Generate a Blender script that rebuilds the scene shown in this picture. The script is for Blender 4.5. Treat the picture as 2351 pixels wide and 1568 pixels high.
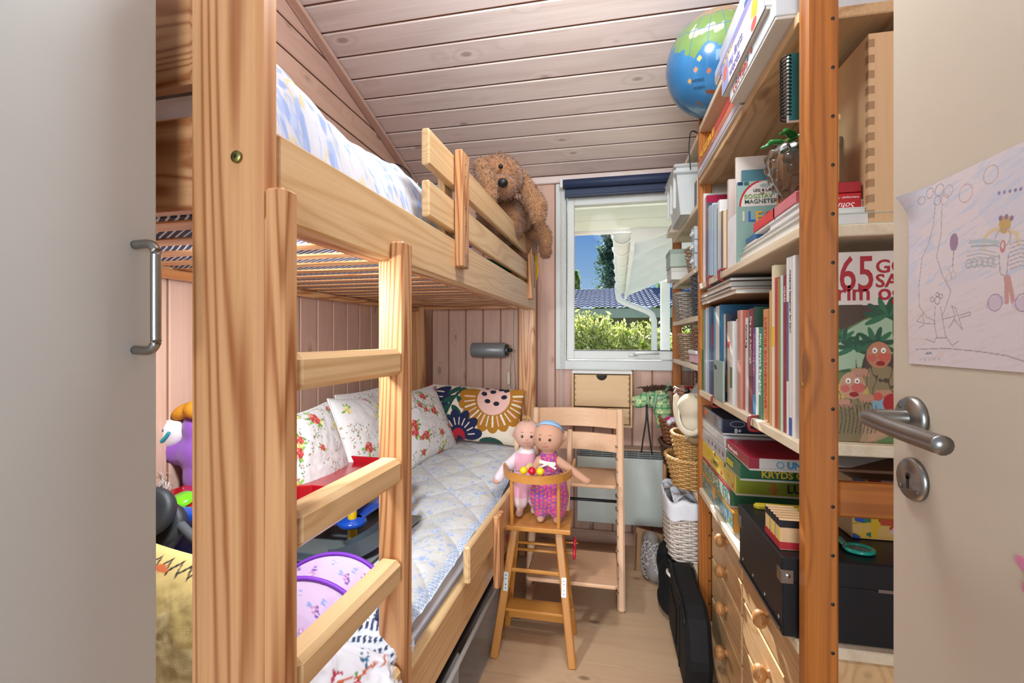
import bpy, bmesh, math, random
import numpy as np
from mathutils import Vector, Matrix, Euler
for _o in list(bpy.data.objects): bpy.data.objects.remove(_o, do_unlink=True)
random.seed(7); RS = np.random.RandomState(11)
SC = bpy.context.scene; COL = SC.collection
pi = math.pi

# ---------------------------------------------------------------- camera
FPX, CXP, HYP, CAMH = 1045., 1175.5, 779., 1.2          # focal length, centre column, horizon row (2351x1568 frame), eye height
YAW = math.atan((1390 - CXP) / FPX)
cd = bpy.data.cameras.new('camera'); cam = bpy.data.objects.new('camera', cd); COL.objects.link(cam)
cd.sensor_width = 36; cd.lens = FPX / 2351 * 36; cd.clip_start = .02; cd.clip_end = 300
cam.location = (0, 0, CAMH); cam.rotation_euler = (pi/2, 0, YAW)
cd.shift_y = -(784 - HYP) / 2351
SC.camera = cam
# ---------------------------------------------------------------- world, sun, added fill lights, exposure
W = bpy.data.worlds.new('sky'); SC.world = W; W.use_nodes = True
wn = W.node_tree; wn.nodes.clear()
tcw = wn.nodes.new('ShaderNodeTexCoord'); sep = wn.nodes.new('ShaderNodeSeparateXYZ'); wn.links.new(tcw.outputs['Generated'], sep.inputs[0])
ramp = wn.nodes.new('ShaderNodeValToRGB'); wn.links.new(sep.outputs[2], ramp.inputs[0])        # clear summer sky, paler towards the horizon
for pos, c in ((.0, (.62, .80, .97)), (.12, (.36, .60, .93)), (.24, (.16, .39, .84)), (.5, (.22, .40, .72)), (1., (.24, .40, .66))):
    e = ramp.color_ramp.elements.new(pos) if pos not in (0., 1.) else ramp.color_ramp.elements[0 if pos == 0. else -1]
    e.color = (*c, 1)
bg = wn.nodes.new('ShaderNodeBackground'); bg.inputs[1].default_value = .42
wo = wn.nodes.new('ShaderNodeOutputWorld')
wn.links.new(ramp.outputs[0], bg.inputs[0]); wn.links.new(bg.outputs[0], wo.inputs[0])
def light(name, kind, energy, loc, rot, color=(1, 1, 1), **k):
    l = bpy.data.lights.new(name, kind); l.energy = energy; l.color = color
    for a, v in k.items(): setattr(l, a, v)
    o = bpy.data.objects.new(name, l); COL.objects.link(o); o.location = loc; o.rotation_euler = rot
    return o
sd = Vector((.17, -1, -.62))
light('sun', 'SUN', 8.0, (0, 8, 6), sd.to_track_quat('-Z', 'Y').to_euler(), (1, .97, .93), angle=.009)
# added fill lights: a large panel behind the camera, a point above frame
light('hall_fill', 'AREA', 160, (.1, -4.6, 1.35), Vector((0, 1, .02)).to_track_quat('-Z', 'Y').to_euler(), (.90, .96, 1), shape='RECTANGLE', size=3.0, size_y=2.4)
light('overhead_fill', 'POINT', 24, (-.02, .95, 2.32), (0, 0, 0), (.86, .94, 1), shadow_soft_size=.14)
SC.view_settings.view_transform = 'Standard'; SC.view_settings.look = 'None'
SC.view_settings.gamma = 1; SC.view_settings.use_curve_mapping = False
SC.view_settings.exposure = 0.8

# ---------------------------------------------------------------- pixel -> place helpers
_c, _s = math.cos(YAW), math.sin(YAW)
def ray(px, py):
    a = (px - CXP) / FPX; b = (HYP - py) / FPX
    return (-_s + a*_c, _c + a*_s, b)
def P(px, py, x=None, y=None, z=None):
    r = ray(px, py)
    k = x/r[0] if x is not None else (y/r[1] if y is not None else (z - CAMH)/r[2])
    return Vector((r[0]*k, r[1]*k, CAMH + r[2]*k))
def D(px, d):                       # column px at distance d along the view axis -> x, y
    r = ray(px, 0); return r[0]*d, r[1]*d

# ---------------------------------------------------------------- object helpers
def lin(h):
    if isinstance(h, str):
        v = [int(h[i:i+2], 16)/255 for i in (0, 2, 4)]
    else: v = list(h)
    return tuple((c/12.92 if c <= .04045 else ((c+.055)/1.055)**2.4) for c in v)
WORLD = set()
def tag(o, label=None, cat=None, group=None, kind=None):
    if label: o['label'] = label
    if cat: o['category'] = cat
    if group: o['group'] = group
    if kind: o['kind'] = kind
    return o
def thing(name, label, cat, loc=(0, 0, 0), rz=0, group=None, world=True, rot=None):
    o = bpy.data.objects.new(name, None); COL.objects.link(o); o.empty_display_size = .05
    o.location = loc
    o.rotation_euler = rot if rot else (0, 0, rz)
    tag(o, label, cat, group)
    if world and not rz and not rot: WORLD.add(o.name)
    return o
def link(name, me, mat=None, parent=None, loc=(0, 0, 0), rot=(0, 0, 0), smooth=False):
    o = bpy.data.objects.new(name, me); COL.objects.link(o)
    if mat is not None:
        if isinstance(mat, (list, tuple)):
            if not me.materials:
                for m in mat: me.materials.append(m)
        elif not me.materials: me.materials.append(mat)
    loc = Vector(loc)
    if parent is not None:
        o.parent = parent
        p = parent
        while p is not None:
            if p.name in WORLD or p.name in OFFS: loc = loc - p.location
            p = p.parent
    o.location = loc
    o.rotation_euler = rot if not isinstance(rot, Matrix) else rot.to_euler()
    if parent is None and not any(abs(a) > 1e-6 for a in o.rotation_euler): WORLD.add(o.name)
    if parent is not None:
        OFFS.add(o.name)
        if parent.name in OFFS and any(abs(a) > 1e-6 for a in parent.rotation_euler):
            o.matrix_parent_inverse = parent.rotation_euler.to_matrix().to_4x4().inverted()
    if smooth: me.polygons.foreach_set('use_smooth', [True]*len(me.polygons))
    return o
OFFS = set()
def mesh(name, v, f):
    me = bpy.data.meshes.new(name); me.from_pydata([tuple(p) for p in v], [], [tuple(q) for q in f]); me.update(); return me
_bc = {}
def boxmesh(sx, sy, sz, bev=.002):
    key = (round(sx, 4), round(sy, 4), round(sz, 4), bev)
    if key in _bc: return _bc[key]
    bm = bmesh.new(); bmesh.ops.create_cube(bm, size=1)
    for v in bm.verts: v.co = Vector((v.co.x*sx, v.co.y*sy, v.co.z*sz))
    if bev: bmesh.ops.bevel(bm, geom=bm.edges[:], offset=min(bev, .45*min(sx, sy, sz)), segments=1, affect='EDGES')
    me = bpy.data.meshes.new('box'); bm.to_mesh(me); bm.free(); return me
_bcm = {}
def box(name, lo, hi, mat, parent=None, bev=.002, rot=(0, 0, 0), smooth=False):
    lo = Vector(lo); hi = Vector(hi); s = hi - lo
    key = (round(abs(s.x), 4), round(abs(s.y), 4), round(abs(s.z), 4), bev, mat.name)
    if key in _bcm: me = _bcm[key]
    else:
        me = boxmesh(abs(s.x), abs(s.y), abs(s.z), bev).copy(); me.materials.append(mat); _bcm[key] = me
    return link(name, me, None, parent, (lo+hi)/2, rot)
def beam(name, a, b, w, h, mat, parent=None, bev=.002, up=(0, 0, 1)):
    """bar from a to b, its grain along local Z; w across, h along the up hint"""
    a = Vector(a); b = Vector(b); d = (b-a); L = d.length; d.normalize()
    u = Vector(up); x = u.cross(d)
    if x.length < 1e-4: x = Vector((1, 0, 0)).cross(d)
    x.normalize(); y = d.cross(x)
    R = Matrix((x, y, d)).transposed()
    key = (round(w, 4), round(h, 4), round(L, 3), bev, mat.name)
    if key in _bcm: me = _bcm[key]
    else: me = boxmesh(w, h, L, bev).copy(); me.materials.append(mat); _bcm[key] = me
    return link(name, me, None, parent, (a+b)/2, R)
def tubemesh(pts, r, n=8, closed=False, cap=True):
    pts = [Vector(p) for p in pts]; N = len(pts)
    rr = r if isinstance(r, (list, tuple)) else [r]*N
    v = []; f = []
    prev = None
    for i, p in enumerate(pts):
        if closed: t = pts[(i+1) % N]-pts[i-1]
        else: t = pts[min(i+1, N-1)]-pts[max(i-1, 0)]
        t.normalize()
        if prev is None:
            q = Vector((0, 0, 1)) if abs(t.z) < .9 else Vector((1, 0, 0))
            x = t.cross(q).normalized()
        else: x = (prev - t*prev.dot(t)).normalized()
        prev = x; y = t.cross(x)
        for k in range(n):
            a = 2*pi*k/n; v.append(p + (x*math.cos(a)+y*math.sin(a))*rr[i])
    M = N if closed else N-1
    for i in range(M):
        j = (i+1) % N
        for k in range(n):
            l = (k+1) % n; f.append((i*n+k, i*n+l, j*n+l, j*n+k))
    if cap and not closed:
        f.append(tuple(range(n-1, -1, -1))); f.append(tuple((N-1)*n+k for k in range(n)))
    return v, f
def tube(name, pts, r, mat, parent=None, n=8, closed=False, smooth=True):
    pts = [Vector(p) for p in pts]; c = pts[0] if not closed else sum(pts, Vector())/len(pts)
    v, f = tubemesh([p-c for p in pts], r, n, closed)
    return link(name, mesh(name, v, f), mat, parent, c, (0, 0, 0), smooth)
def arcpts(pts, seg=6):
    """Catmull-Rom through pts"""
    pts = [Vector(p) for p in pts]; out = []
    for i in range(len(pts)-1):
        p0 = pts[max(i-1, 0)]; p1 = pts[i]; p2 = pts[i+1]; p3 = pts[min(i+2, len(pts)-1)]
        for k in range(seg):
            t = k/seg
            out.append(.5*((2*p1)+(p2-p0)*t+(2*p0-5*p1+4*p2-p3)*t*t+(3*p1-p0-3*p2+p3)*t**3))
    out.append(pts[-1]); return out
def lathe(name, prof, mat, parent=None, loc=(0, 0, 0), rot=(0, 0, 0), n=24, smooth=True, ang=2*pi):
    v = []; f = []; m = len(prof); full = abs(ang-2*pi) < 1e-6; N = n if full else n+1
    for i in range(N):
        a = ang*i/n
        for r, z in prof: v.append((r*math.cos(a), r*math.sin(a), z))
    for i in range(n):
        j = (i+1) % N
        for k in range(m-1): f.append((i*m+k, j*m+k, j*m+k+1, i*m+k+1))
    me = mesh(name, v, f)
    bm = bmesh.new(); bm.from_mesh(me); bmesh.ops.remove_doubles(bm, verts=bm.verts, dist=1e-5); bmesh.ops.recalc_face_normals(bm, faces=bm.faces); bm.to_mesh(me); bm.free()
    return link(name, me, mat, parent, loc, rot, smooth)
def cyl(name, a, b, r, mat, parent=None, n=16, smooth=True, r2=None):
    a = Vector(a); b = Vector(b); L = (b-a).length; r2 = r if r2 is None else r2
    e = min(.15*min(r, max(r2, .0001)), .2*L)
    q = (b-a).to_track_quat('Z', 'Y').to_euler()
    return lathe(name, [(0, 0), (r-e, 0), (r, e), (r2, L-e), (max(r2-e, 0), L), (0, L)], mat, parent, a, q, n, smooth)
def prism(name, poly, z0, z1, mat, parent=None, loc=(0, 0, 0), rot=(0, 0, 0), bev=0):
    n = len(poly); v = [(p[0], p[1], z0) for p in poly]+[(p[0], p[1], z1) for p in poly]
    f = [tuple(range(n-1, -1, -1)), tuple(range(n, 2*n))]+[(i, (i+1) % n, n+(i+1) % n, n+i) for i in range(n)]
    me = mesh(name, v, f)
    bm = bmesh.new(); bm.from_mesh(me); bmesh.ops.recalc_face_normals(bm, faces=bm.faces)
    if bev: bmesh.ops.bevel(bm, geom=bm.edges[:], offset=bev, segments=1, affect='EDGES')
    bm.to_mesh(me); bm.free()
    return link(name, me, mat, parent, loc, rot)
def grid(name, X, mat, parent=None, loc=(0, 0, 0), rot=(0, 0, 0), col=None, wrapu=False, smooth=True, flip=False):
    """X: (nu,nv,3) array of points -> quad sheet; col: (nu,nv,3) sRGB print stored as colour attribute"""
    nu, nv = X.shape[:2]; v = X.reshape(-1, 3)
    iu = np.arange(nu if wrapu else nu-1); jv = np.arange(nv-1)
    I, J = np.meshgrid(iu, jv, indexing='ij'); I2 = (I+1) % nu
    q = np.stack([I*nv+J, I2*nv+J, I2*nv+J+1, I*nv+J+1], -1).reshape(-1, 4)
    if flip: q = q[:, ::-1]
    me = bpy.data.meshes.new(name)
    me.from_pydata(v.tolist(), [], q.tolist()); me.update()
    if col is not None: setcol(me, col.reshape(-1, 3))
    return link(name, me, mat, parent, loc, rot, smooth)
def setcol(me, c):
    at = me.color_attributes.new('Col', 'FLOAT_COLOR', 'POINT')
    c = np.asarray(c, float); l = np.where(c <= .04045, c/12.92, ((c+.055)/1.055)**2.4)
    at.data.foreach_set('color', np.concatenate([l, np.ones((len(l), 1))], 1).ravel())
def blob(name, parts, vox, mat, parent=None, loc=(0, 0, 0), rot=(0, 0, 0), smooth=8, noise=0, paint=None):
    """one continuous surface grown from ellipsoids (centre, radii[, euler]) and capsules (a, b, ra, rb)"""
    bm = bmesh.new()
    def ell(c, r, e=(0, 0, 0)):
        M = Matrix.Translation(Vector(c)) @ Euler(e).to_matrix().to_4x4() @ Matrix.Diagonal((*r, 1))
        bmesh.ops.create_icosphere(bm, subdivisions=3, radius=1, matrix=M)
    for p in parts:
        if len(p) == 4 and not isinstance(p[2], (tuple, list)):
            a, b = Vector(p[0]), Vector(p[1]); n = max(2, int((b-a).length/(min(p[2], p[3])*.35))+1)
            for i in range(n+1):
                t = i/n; r = p[2]*(1-t)+p[3]*t; ell(a.lerp(b, t), (r, r, r))
        else: ell(*p)
    me = bpy.data.meshes.new(name); bm.to_mesh(me); bm.free()
    o = bpy.data.objects.new(name, me); COL.objects.link(o)
    m = o.modifiers.new('r', 'REMESH'); m.mode = 'VOXEL'; m.voxel_size = vox
    s = o.modifiers.new('s', 'SMOOTH'); s.iterations = smooth; s.factor = .5
    dg = bpy.context.evaluated_depsgraph_get(); me2 = bpy.data.meshes.new_from_object(o.evaluated_get(dg))
    bpy.data.objects.remove(o, do_unlink=True); me2.name = name; me2.materials.clear()
    if paint:
        co = np.empty(len(me2.vertices)*3); me2.vertices.foreach_get('co', co); setcol(me2, paint(co.reshape(-1, 3)))
    return link(name, me2, mat, parent, loc, rot, True)
_fonts = {}
def lettering(text, size, loc, right, up, mat, parent, name='lettering', ext=.0004, align='LEFT', sx=1., shear=0., bold=0.):
    cu = bpy.data.curves.new('t', 'FONT'); cu.body = text; cu.size = size; cu.extrude = ext; cu.align_x = align; cu.shear = shear; cu.offset = bold; cu.resolution_u = 3
    o = bpy.data.objects.new('t', cu); COL.objects.link(o)
    dg = bpy.context.evaluated_depsgraph_get(); me = bpy.data.meshes.new_from_object(o.evaluated_get(dg))
    bpy.data.objects.remove(o, do_unlink=True)
    if sx != 1:
        for v in me.vertices: v.co.x *= sx
    r = Vector(right).normalized(); u = Vector(up).normalized()
    return link(name, me, mat, parent, loc, Matrix((r, u, r.cross(u))).transposed())
RX, UZ = Vector((1, 0, 0)), Vector((0, 0, 1))          # lettering on faces that look at -y
RYM = Vector((0, -1, 0))                                 # on faces that look at -x
def fbm(x, y, sc, seed=0, oct=3):
    """smooth value noise on arrays"""
    r = np.random.RandomState(seed); out = 0; amp = 1; tot = 0
    for k in range(oct):
        T = r.rand(64, 64); fx = x*sc*2**k+100; fy = y*sc*2**k+100
        i = np.floor(fx).astype(int); j = np.floor(fy).astype(int); u = fx-i; v = fy-j; u = u*u*(3-2*u); v = v*v*(3-2*v)
        a = T[i % 64, j % 64]; b = T[(i+1) % 64, j % 64]; c = T[i % 64, (j+1) % 64]; d = T[(i+1) % 64, (j+1) % 64]
        out = out+amp*((a*(1-u)+b*u)*(1-v)+(c*(1-u)+d*u)*v); tot += amp; amp *= .5
    return out/tot
class Cv:
    """flat print evaluated at points U,V (any unit)"""
    def __init__(s, U, V, base): s.U = U; s.V = V; s.c = np.zeros(U.shape+(3,)); s.c[:] = s.h(base)
    def h(s, c): return [int(c[i:i+2], 16)/255 for i in (0, 2, 4)] if isinstance(c, str) else c
    def m(s, mask, c): s.c[mask] = s.h(c); return s
    def ell(s, x, y, rx, ry, c, a=0):
        dx = s.U-x; dy = s.V-y; ca, sa = math.cos(a), math.sin(a)
        return s.m(((dx*ca+dy*sa)/rx)**2+((-dx*sa+dy*ca)/ry)**2 < 1, c)
    def ring(s, x, y, r, w, c): return s.m(np.abs(np.hypot(s.U-x, s.V-y)-r) < w/2, c)
    def line(s, x0, y0, x1, y1, w, c):
        dx, dy = x1-x0, y1-y0; L = dx*dx+dy*dy+1e-12
        t = np.clip(((s.U-x0)*dx+(s.V-y0)*dy)/L, 0, 1)
        return s.m(np.hypot(s.U-x0-t*dx, s.V-y0-t*dy) < w/2, c)
    def path(s, pts, w, c):
        for a, b in zip(pts[:-1], pts[1:]): s.line(*a, *b, w, c)
        return s
    def rect(s, x0, y0, x1, y1, c): return s.m((s.U > x0) & (s.U < x1) & (s.V > y0) & (s.V < y1), c)
    def poly(s, pts, c):
        ins = np.zeros(s.U.shape, bool); n = len(pts)
        for i in range(n):
            x0, y0 = pts[i]; x1, y1 = pts[(i+1) % n]
            if y0 == y1: continue
            k = ((s.V < y0) != (s.V < y1)) & (s.U < (x1-x0)*(s.V-y0)/(y1-y0)+x0); ins ^= k
        return s.m(ins, c)
def panel(name, w, h, nu, nv, paint, mat, parent, loc, right, up):
    """flat printed sheet w x h (origin lower left), print from paint(Cv) with U in 0..w, V in 0..h"""
    U, V = np.meshgrid(np.linspace(0, w, nu), np.linspace(0, h, nv), indexing='ij')
    cv = Cv(U, V, 'ffffff'); paint(cv)
    X = np.stack([U, V, 0*U], -1); r = Vector(right).normalized(); u = Vector(up).normalized()
    return grid(name, X, mat, parent, loc, Matrix((r, u, r.cross(u))).transposed(), cv.c, smooth=False)
def copy_tree(o, parent=None):
    c = o.copy(); COL.objects.link(c); c.parent = parent
    if o.name in WORLD: WORLD.add(c.name)
    for ch in list(o.children): copy_tree(ch, c)
    return c

# ---------------------------------------------------------------- materials
class NB:
    def __init__(s, name):
        s.mat = bpy.data.materials.new(name); s.mat.use_nodes = True; s.t = s.mat.node_tree; s.t.nodes.clear()
        s.out = s.t.nodes.new('ShaderNodeOutputMaterial'); s.bs = s.n('BsdfPrincipled'); s.l(s.bs.outputs[0], s.out.inputs[0])
    def n(s, typ, props=None, **ins):
        nd = s.t.nodes.new('ShaderNode'+typ)
        for k, v in (props or {}).items(): setattr(nd, k, v)
        for k, v in ins.items():
            i = nd.inputs[int(k[1:])] if k[0] == 'i' and k[1:].isdigit() else nd.inputs[k.replace('_', ' ')]
            if isinstance(v, bpy.types.NodeSocket): s.t.links.new(v, i)
            else: i.default_value = v
        return nd
    def l(s, a, b): s.t.links.new(a, b)
    def math(s, op, a, b=0., c=0., clamp=False): return s.n('Math', dict(operation=op, use_clamp=clamp), i0=a, i1=b, i2=c).outputs[0]
    def mixc(s, f, a, b, blend='MIX'):
        m = s.n('Mix', dict(data_type='RGBA', blend_type=blend)); ins = m.inputs
        for k, v in ((0, f), (6, a), (7, b)):
            if isinstance(v, bpy.types.NodeSocket): s.l(v, ins[k])
            else: ins[k].default_value = v if k == 0 else (*v, 1)
        return m.outputs[2]
    def rng(s, v, a, b, c=0., d=1.): return s.n('MapRange', dict(clamp=True), i0=v, i1=a, i2=b, i3=c, i4=d).outputs[0]
    def bump(s, h, st=.3, dist=.002): s.l(s.n('Bump', Strength=st, Distance=dist, Height=h).outputs[0], s.bs.inputs['Normal'])
    def set(s, **k):
        for a, v in k.items(): s.bs.inputs[a.replace('_', ' ')].default_value = v
_mc = {}
def plain(hexc, rough=.5, metal=0., bump=0., bscale=400., vary=.06, spec=.5, coat=0., sheen=0., trans=0., ior=1.45, key=''):
    k = (hexc, rough, metal, bump, bscale, vary, spec, coat, sheen, trans, key)
    if k in _mc: return _mc[k]
    b = NB('m_'+hexc); c = lin(hexc); b.set(Roughness=rough, Metallic=metal, Specular_IOR_Level=spec, Coat_Weight=coat, Sheen_Weight=sheen, Transmission_Weight=trans, IOR=ior)
    tc = b.n('TexCoord'); nz = b.n('TexNoise', Vector=tc.outputs['Object'], Scale=9., Detail=4.)
    f = b.rng(nz.outputs[0], .3, .7)
    lo = tuple(x*(1-vary) for x in c); hi = tuple(min(1, x*(1+vary)) for x in c)
    b.l(b.mixc(f, lo, hi), b.bs.inputs['Base Color'])
    if bump: b.bump(b.n('TexNoise', Vector=tc.outputs['Object'], Scale=bscale, Detail=3.).outputs[0], bump, .002)
    _mc[k] = b.mat; return b.mat
def vcol(rough=.75, bump=.25, bscale=700., sheen=.0, coat=0., spec=.3, key=''):
    k = ('vcol', rough, bump, bscale, sheen, coat, spec, key)
    if k in _mc: return _mc[k]
    b = NB('print'); b.set(Roughness=rough, Sheen_Weight=sheen, Coat_Weight=coat, Specular_IOR_Level=spec)
    at = b.n('Attribute', dict(attribute_name='Col')); b.l(at.outputs[0], b.bs.inputs['Base Color'])
    if bump:
        tc = b.n('TexCoord'); b.bump(b.n('TexNoise', Vector=tc.outputs['Object'], Scale=bscale, Detail=2.).outputs[0], bump, .001)
    _mc[k] = b.mat; return b.mat
def wood(key, light, dark, axis='Z', ring=.55, fine=.35, knots=.8, rough=.42, across=8., along=.8, turns=16., kscale=(3.2, 8.), coat=0., kcol=None, pink=None):
    k = ('wood', key, axis)
    if k in _mc: return _mc[k]
    b = NB('wood_'+key+'_'+axis); b.set(Roughness=rough, Coat_Weight=coat, Coat_Roughness=.25, Specular_IOR_Level=.35)
    tc = b.n('TexCoord'); oi = b.n('ObjectInfo')
    r = oi.outputs['Random']
    off = b.n('CombineXYZ', X=b.math('MULTIPLY', r, 37.), Y=b.math('MULTIPLY', r, 71.3), Z=b.math('MULTIPLY', r, 53.7))
    v0 = b.n('VectorMath', dict(operation='ADD'), i0=tc.outputs['Object'], i1=off.outputs[0]).outputs[0]
    ai = 'XYZ'.index(axis)
    def sc(al, ac):
        m = [ac]*3; m[ai] = al
        return b.n('VectorMath', dict(operation='MULTIPLY'), i0=v0, i1=tuple(m)).outputs[0]
    n1 = b.n('TexNoise', Vector=sc(along, across), Scale=1., Detail=1.2, Roughness=.4).outputs[0]
    vk = b.n('TexVoronoi', dict(feature='F1'), Vector=sc(*kscale), Scale=1.).outputs['Distance']
    halo = b.rng(vk, .0, .34, 1., 0.)
    rings = b.math('SINE', b.math('ADD', b.math('MULTIPLY', n1, turns*6.28), b.math('MULTIPLY', halo, 9. if knots else 0.)))
    rings = b.math('POWER', b.math('MULTIPLY_ADD', rings, .5, .5), 2.4)
    n2 = b.n('TexNoise', Vector=sc(3.5, 170.), Scale=1., Detail=3., Roughness=.6).outputs[0]
    fn = b.rng(n2, .3, .72)
    f = b.math('ADD', b.math('MULTIPLY', rings, ring), b.math('MULTIPLY', fn, fine), clamp=True)
    c = b.mixc(f, lin(light), lin(dark))
    n3 = b.n('TexNoise', Vector=sc(.5, 2.), Scale=1., Detail=2.).outputs[0]      # slow tone drift from board to board
    c = b.mixc(b.rng(n3, .3, .75, 0., .55), c, lin(pink or dark), 'MIX') if pink else b.mixc(b.rng(n3, .3, .75, 0., .22), c, lin(dark))
    if knots:
        kk = b.rng(vk, .085, .135, knots, 0.)
        c = b.mixc(kk, c, lin(kcol or '6b4426'))
    b.l(c, b.bs.inputs['Base Color'])
    b.bump(b.math('ADD', fn, rings), .10, .0012)
    _mc[k] = b.mat; return b.mat
def pine(axis='Z'): return wood('pine', 'd6a170', '9a5c32', axis, ring=.78, fine=.28, knots=.75, rough=.36, turns=22, across=9, along=.4, kscale=(2.6, 8.), coat=.12, kcol='6e4120')
def pinelight(axis='Z'): return wood('pinelight', 'dfbd8e', 'bd8f5c', axis, ring=.45, fine=.25, knots=.6, rough=.38, turns=15, across=8, along=.4, kscale=(2.6, 8.), coat=.12, kcol='7d5a38')  # paler pine: brightness of the bed's lit sides put into the colour
def pinedark(axis='Z'): return wood('pinedark', 'b8702f', '8c5022', axis, ring=.5, fine=.45, knots=.6, rough=.4, turns=20, across=9, along=.4, coat=.1, kcol='5a3416')
def wall(axis='Z'): return wood('wall', 'd2ad97', 'b98f79', axis, ring=.35, fine=.35, knots=.55, rough=.5, turns=5, across=8, kscale=(4.2, 8.5), kcol='84695b', pink='c29a8d')
def ceilw(axis='X'): return wood('ceil', 'ead9cf', 'c9b4a9', axis, ring=.35, fine=.45, knots=.55, rough=.42, turns=4, across=8, kscale=(4.2, 8.5), kcol='8a6d60', pink='dac3bb')
def floorw(axis='X'): return wood('floor', 'd9b994', 'bd966e', axis, ring=.3, fine=.35, knots=.7, rough=.38, turns=4, across=8, kscale=(4.2, 8.5), kcol='6f543d', pink='c9a587')
def shelfw(axis='Y'): return wood('shelf', 'd8b68a', 'a87f54', axis, ring=.55, fine=.4, knots=.45, rough=.5, turns=7, across=8)
def beech(axis='Z'): return wood('beech', 'e2b893', 'cf9f78', axis, ring=.2, fine=.5, knots=0, rough=.45, turns=3, across=9)
def dollw(axis='Z'): return wood('doll', 'c8893f', 'a86a2a', axis, ring=.25, fine=.5, knots=0, rough=.3, turns=4, across=9, coat=.25)
def birch(axis='Z'): return wood('birch', 'ddb98d', 'c79c6c', axis, ring=.25, fine=.3, knots=0, rough=.5, turns=3, across=5)
WHITE = plain('d9d9d3', .45, vary=.02); STEEL = plain('9a9894', .34, 1., bump=.05, bscale=900, vary=.05)
BLACK = plain('161618', .45, vary=.1); CREAM = plain('cfc6b4', .4, vary=.02)
def glassmat():
    b = NB('window_glass'); g = b.n('BsdfGlossy', Roughness=.0); t = b.n('BsdfTransparent'); fr = b.n('Fresnel', IOR=1.45)
    mx = b.n('MixShader', i0=b.math('MULTIPLY', fr.outputs[0], .03), i1=t.outputs[0], i2=g.outputs[0]); b.l(mx.outputs[0], b.out.inputs[0]); return b.mat
def milky(hexc, alpha=.5, rough=.3):
    b = NB('milky_'+hexc); d = b.n('BsdfPrincipled', Base_Color=(*lin(hexc), 1), Roughness=rough); t = b.n('BsdfTransparent', Color=(.92, .93, .95, 1))
    mx = b.n('MixShader', i0=alpha, i1=t.outputs[0], i2=d.outputs[0]); b.l(mx.outputs[0], b.out.inputs[0]); return b.mat

# ================================================================ THE ROOM
XL, XR, YB, YF = -1.2, .72, 2.74, -.75
def zc(y): return 2.185 + .28*(YB - y)
def struct(name, lo, hi, mat, label=None, cat=None):
    o = box(name, lo, hi, mat, None, 0); o['kind'] = 'structure'
    if label: tag(o, label, cat)
    return o
dark = plain('9a6f55', .8)
fl = struct('floor', (XL-.05, YF, -.06), (XR+.05, YB+.05, -.021), dark, 'pale knotty pine plank floor running across the narrow aisle', 'floor')
BW = .1145
y = YB
while y > YF+.05:
    box('plank', (XL, y-BW+.0014, -.022), (XR, y, 0), floorw('X'), fl, .0005); y -= BW
# back wall: backing in four pieces round the window, tongue-and-groove boards in front
WX0, WX1, WZ0, WZ1 = -.252, .62, 1.055, 2.125
wb = bpy.data.objects.new('wall_back', None); COL.objects.link(wb); wb.location = (0, YB, 0); wb['kind'] = 'structure'; WORLD.add('wall_back')
tag(wb, 'far wall of vertical pinkish pine boards around the window', 'wall')
T = .008
for lo, hi in (((XL-.1, YB+T, 0), (WX0, YB+.16, 2.4)), ((WX1, YB+T, 0), (XR+.1, YB+.16, 2.4)), ((WX0, YB+T, 0), (WX1, YB+.16, WZ0)), ((WX0, YB+T, WZ1), (WX1, YB+.16, 2.4))):
    box('backing', lo, hi, dark, wb, 0)
bw = .1125; x = XL
while x < XR-.01:
    x1 = min(x+bw, XR); g = .007
    if x1 > WX0 and x < WX1 and (x > WX0-.06):
        box('board', (x+g, YB, .07), (x1, YB+T, WZ0-.02), wall('Z'), wb, .003)
        box('board', (x+g, YB, WZ1), (x1, YB+T, 2.185), wall('Z'), wb, .003)
    else: box('board', (x+g, YB, .07), (x1, YB+T, 2.185), wall('Z'), wb, .003)
    x += bw
bb = box('baseboard_back', (XL, YB-.014, 0), (XR, YB, .075), wall('X'), None, .003); tag(bb, 'pinkish pine baseboard along the far wall', 'baseboard', kind='structure')
# left wall: vertical boards below, horizontal boards above the upper bunk
wl = bpy.data.objects.new('wall_left', None); COL.objects.link(wl); wl.location = (XL, 0, 0); wl['kind'] = 'structure'; WORLD.add('wall_left')
tag(wl, 'left wall of pinkish pine boards beside the bunk bed', 'wall')
box('backing', (XL-.1, YF, 0), (XL-.008, YB, 2.185), dark, wl, 0); prism('backing', [(YF, 2.185), (YB, 2.185), (YF, zc(YF))], 0, .08, dark, wl, (XL-.09, 0, 0), Matrix(((0, 0, 1), (1, 0, 0), (0, 1, 0))))
y = YB
while y > YF+.02:
    box('board', (XL-.008, y-bw+.007, .0), (XL, y, 1.60), wall('Z'), wl, .003); y -= bw
z = 1.602
while z < 3.1:
    ye = YB if z < 2.17 else YB-(z-2.185)/.28
    box('board', (XL-.008, YF, z), (XL, ye, z+.112), wall('Y'), wl, .003); z += .1185
# right wall behind the shelves
wr = bpy.data.objects.new('wall_right', None); COL.objects.link(wr); wr.location = (XR, 0, 0); wr['kind'] = 'structure'; WORLD.add('wall_right')
tag(wr, 'right wall of pinkish pine boards behind the shelf unit', 'wall')
box('backing', (XR+.008, YF, 0), (XR+.1, YB, 3.2), dark, wr, 0)
y = YB
while y > YF+.02:
    box('board', (XR, y-bw+.007, 0), (XR+.008, y, 2.14+.28*(YB-y)), wall('Z'), wr, .003); y -= bw
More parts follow.
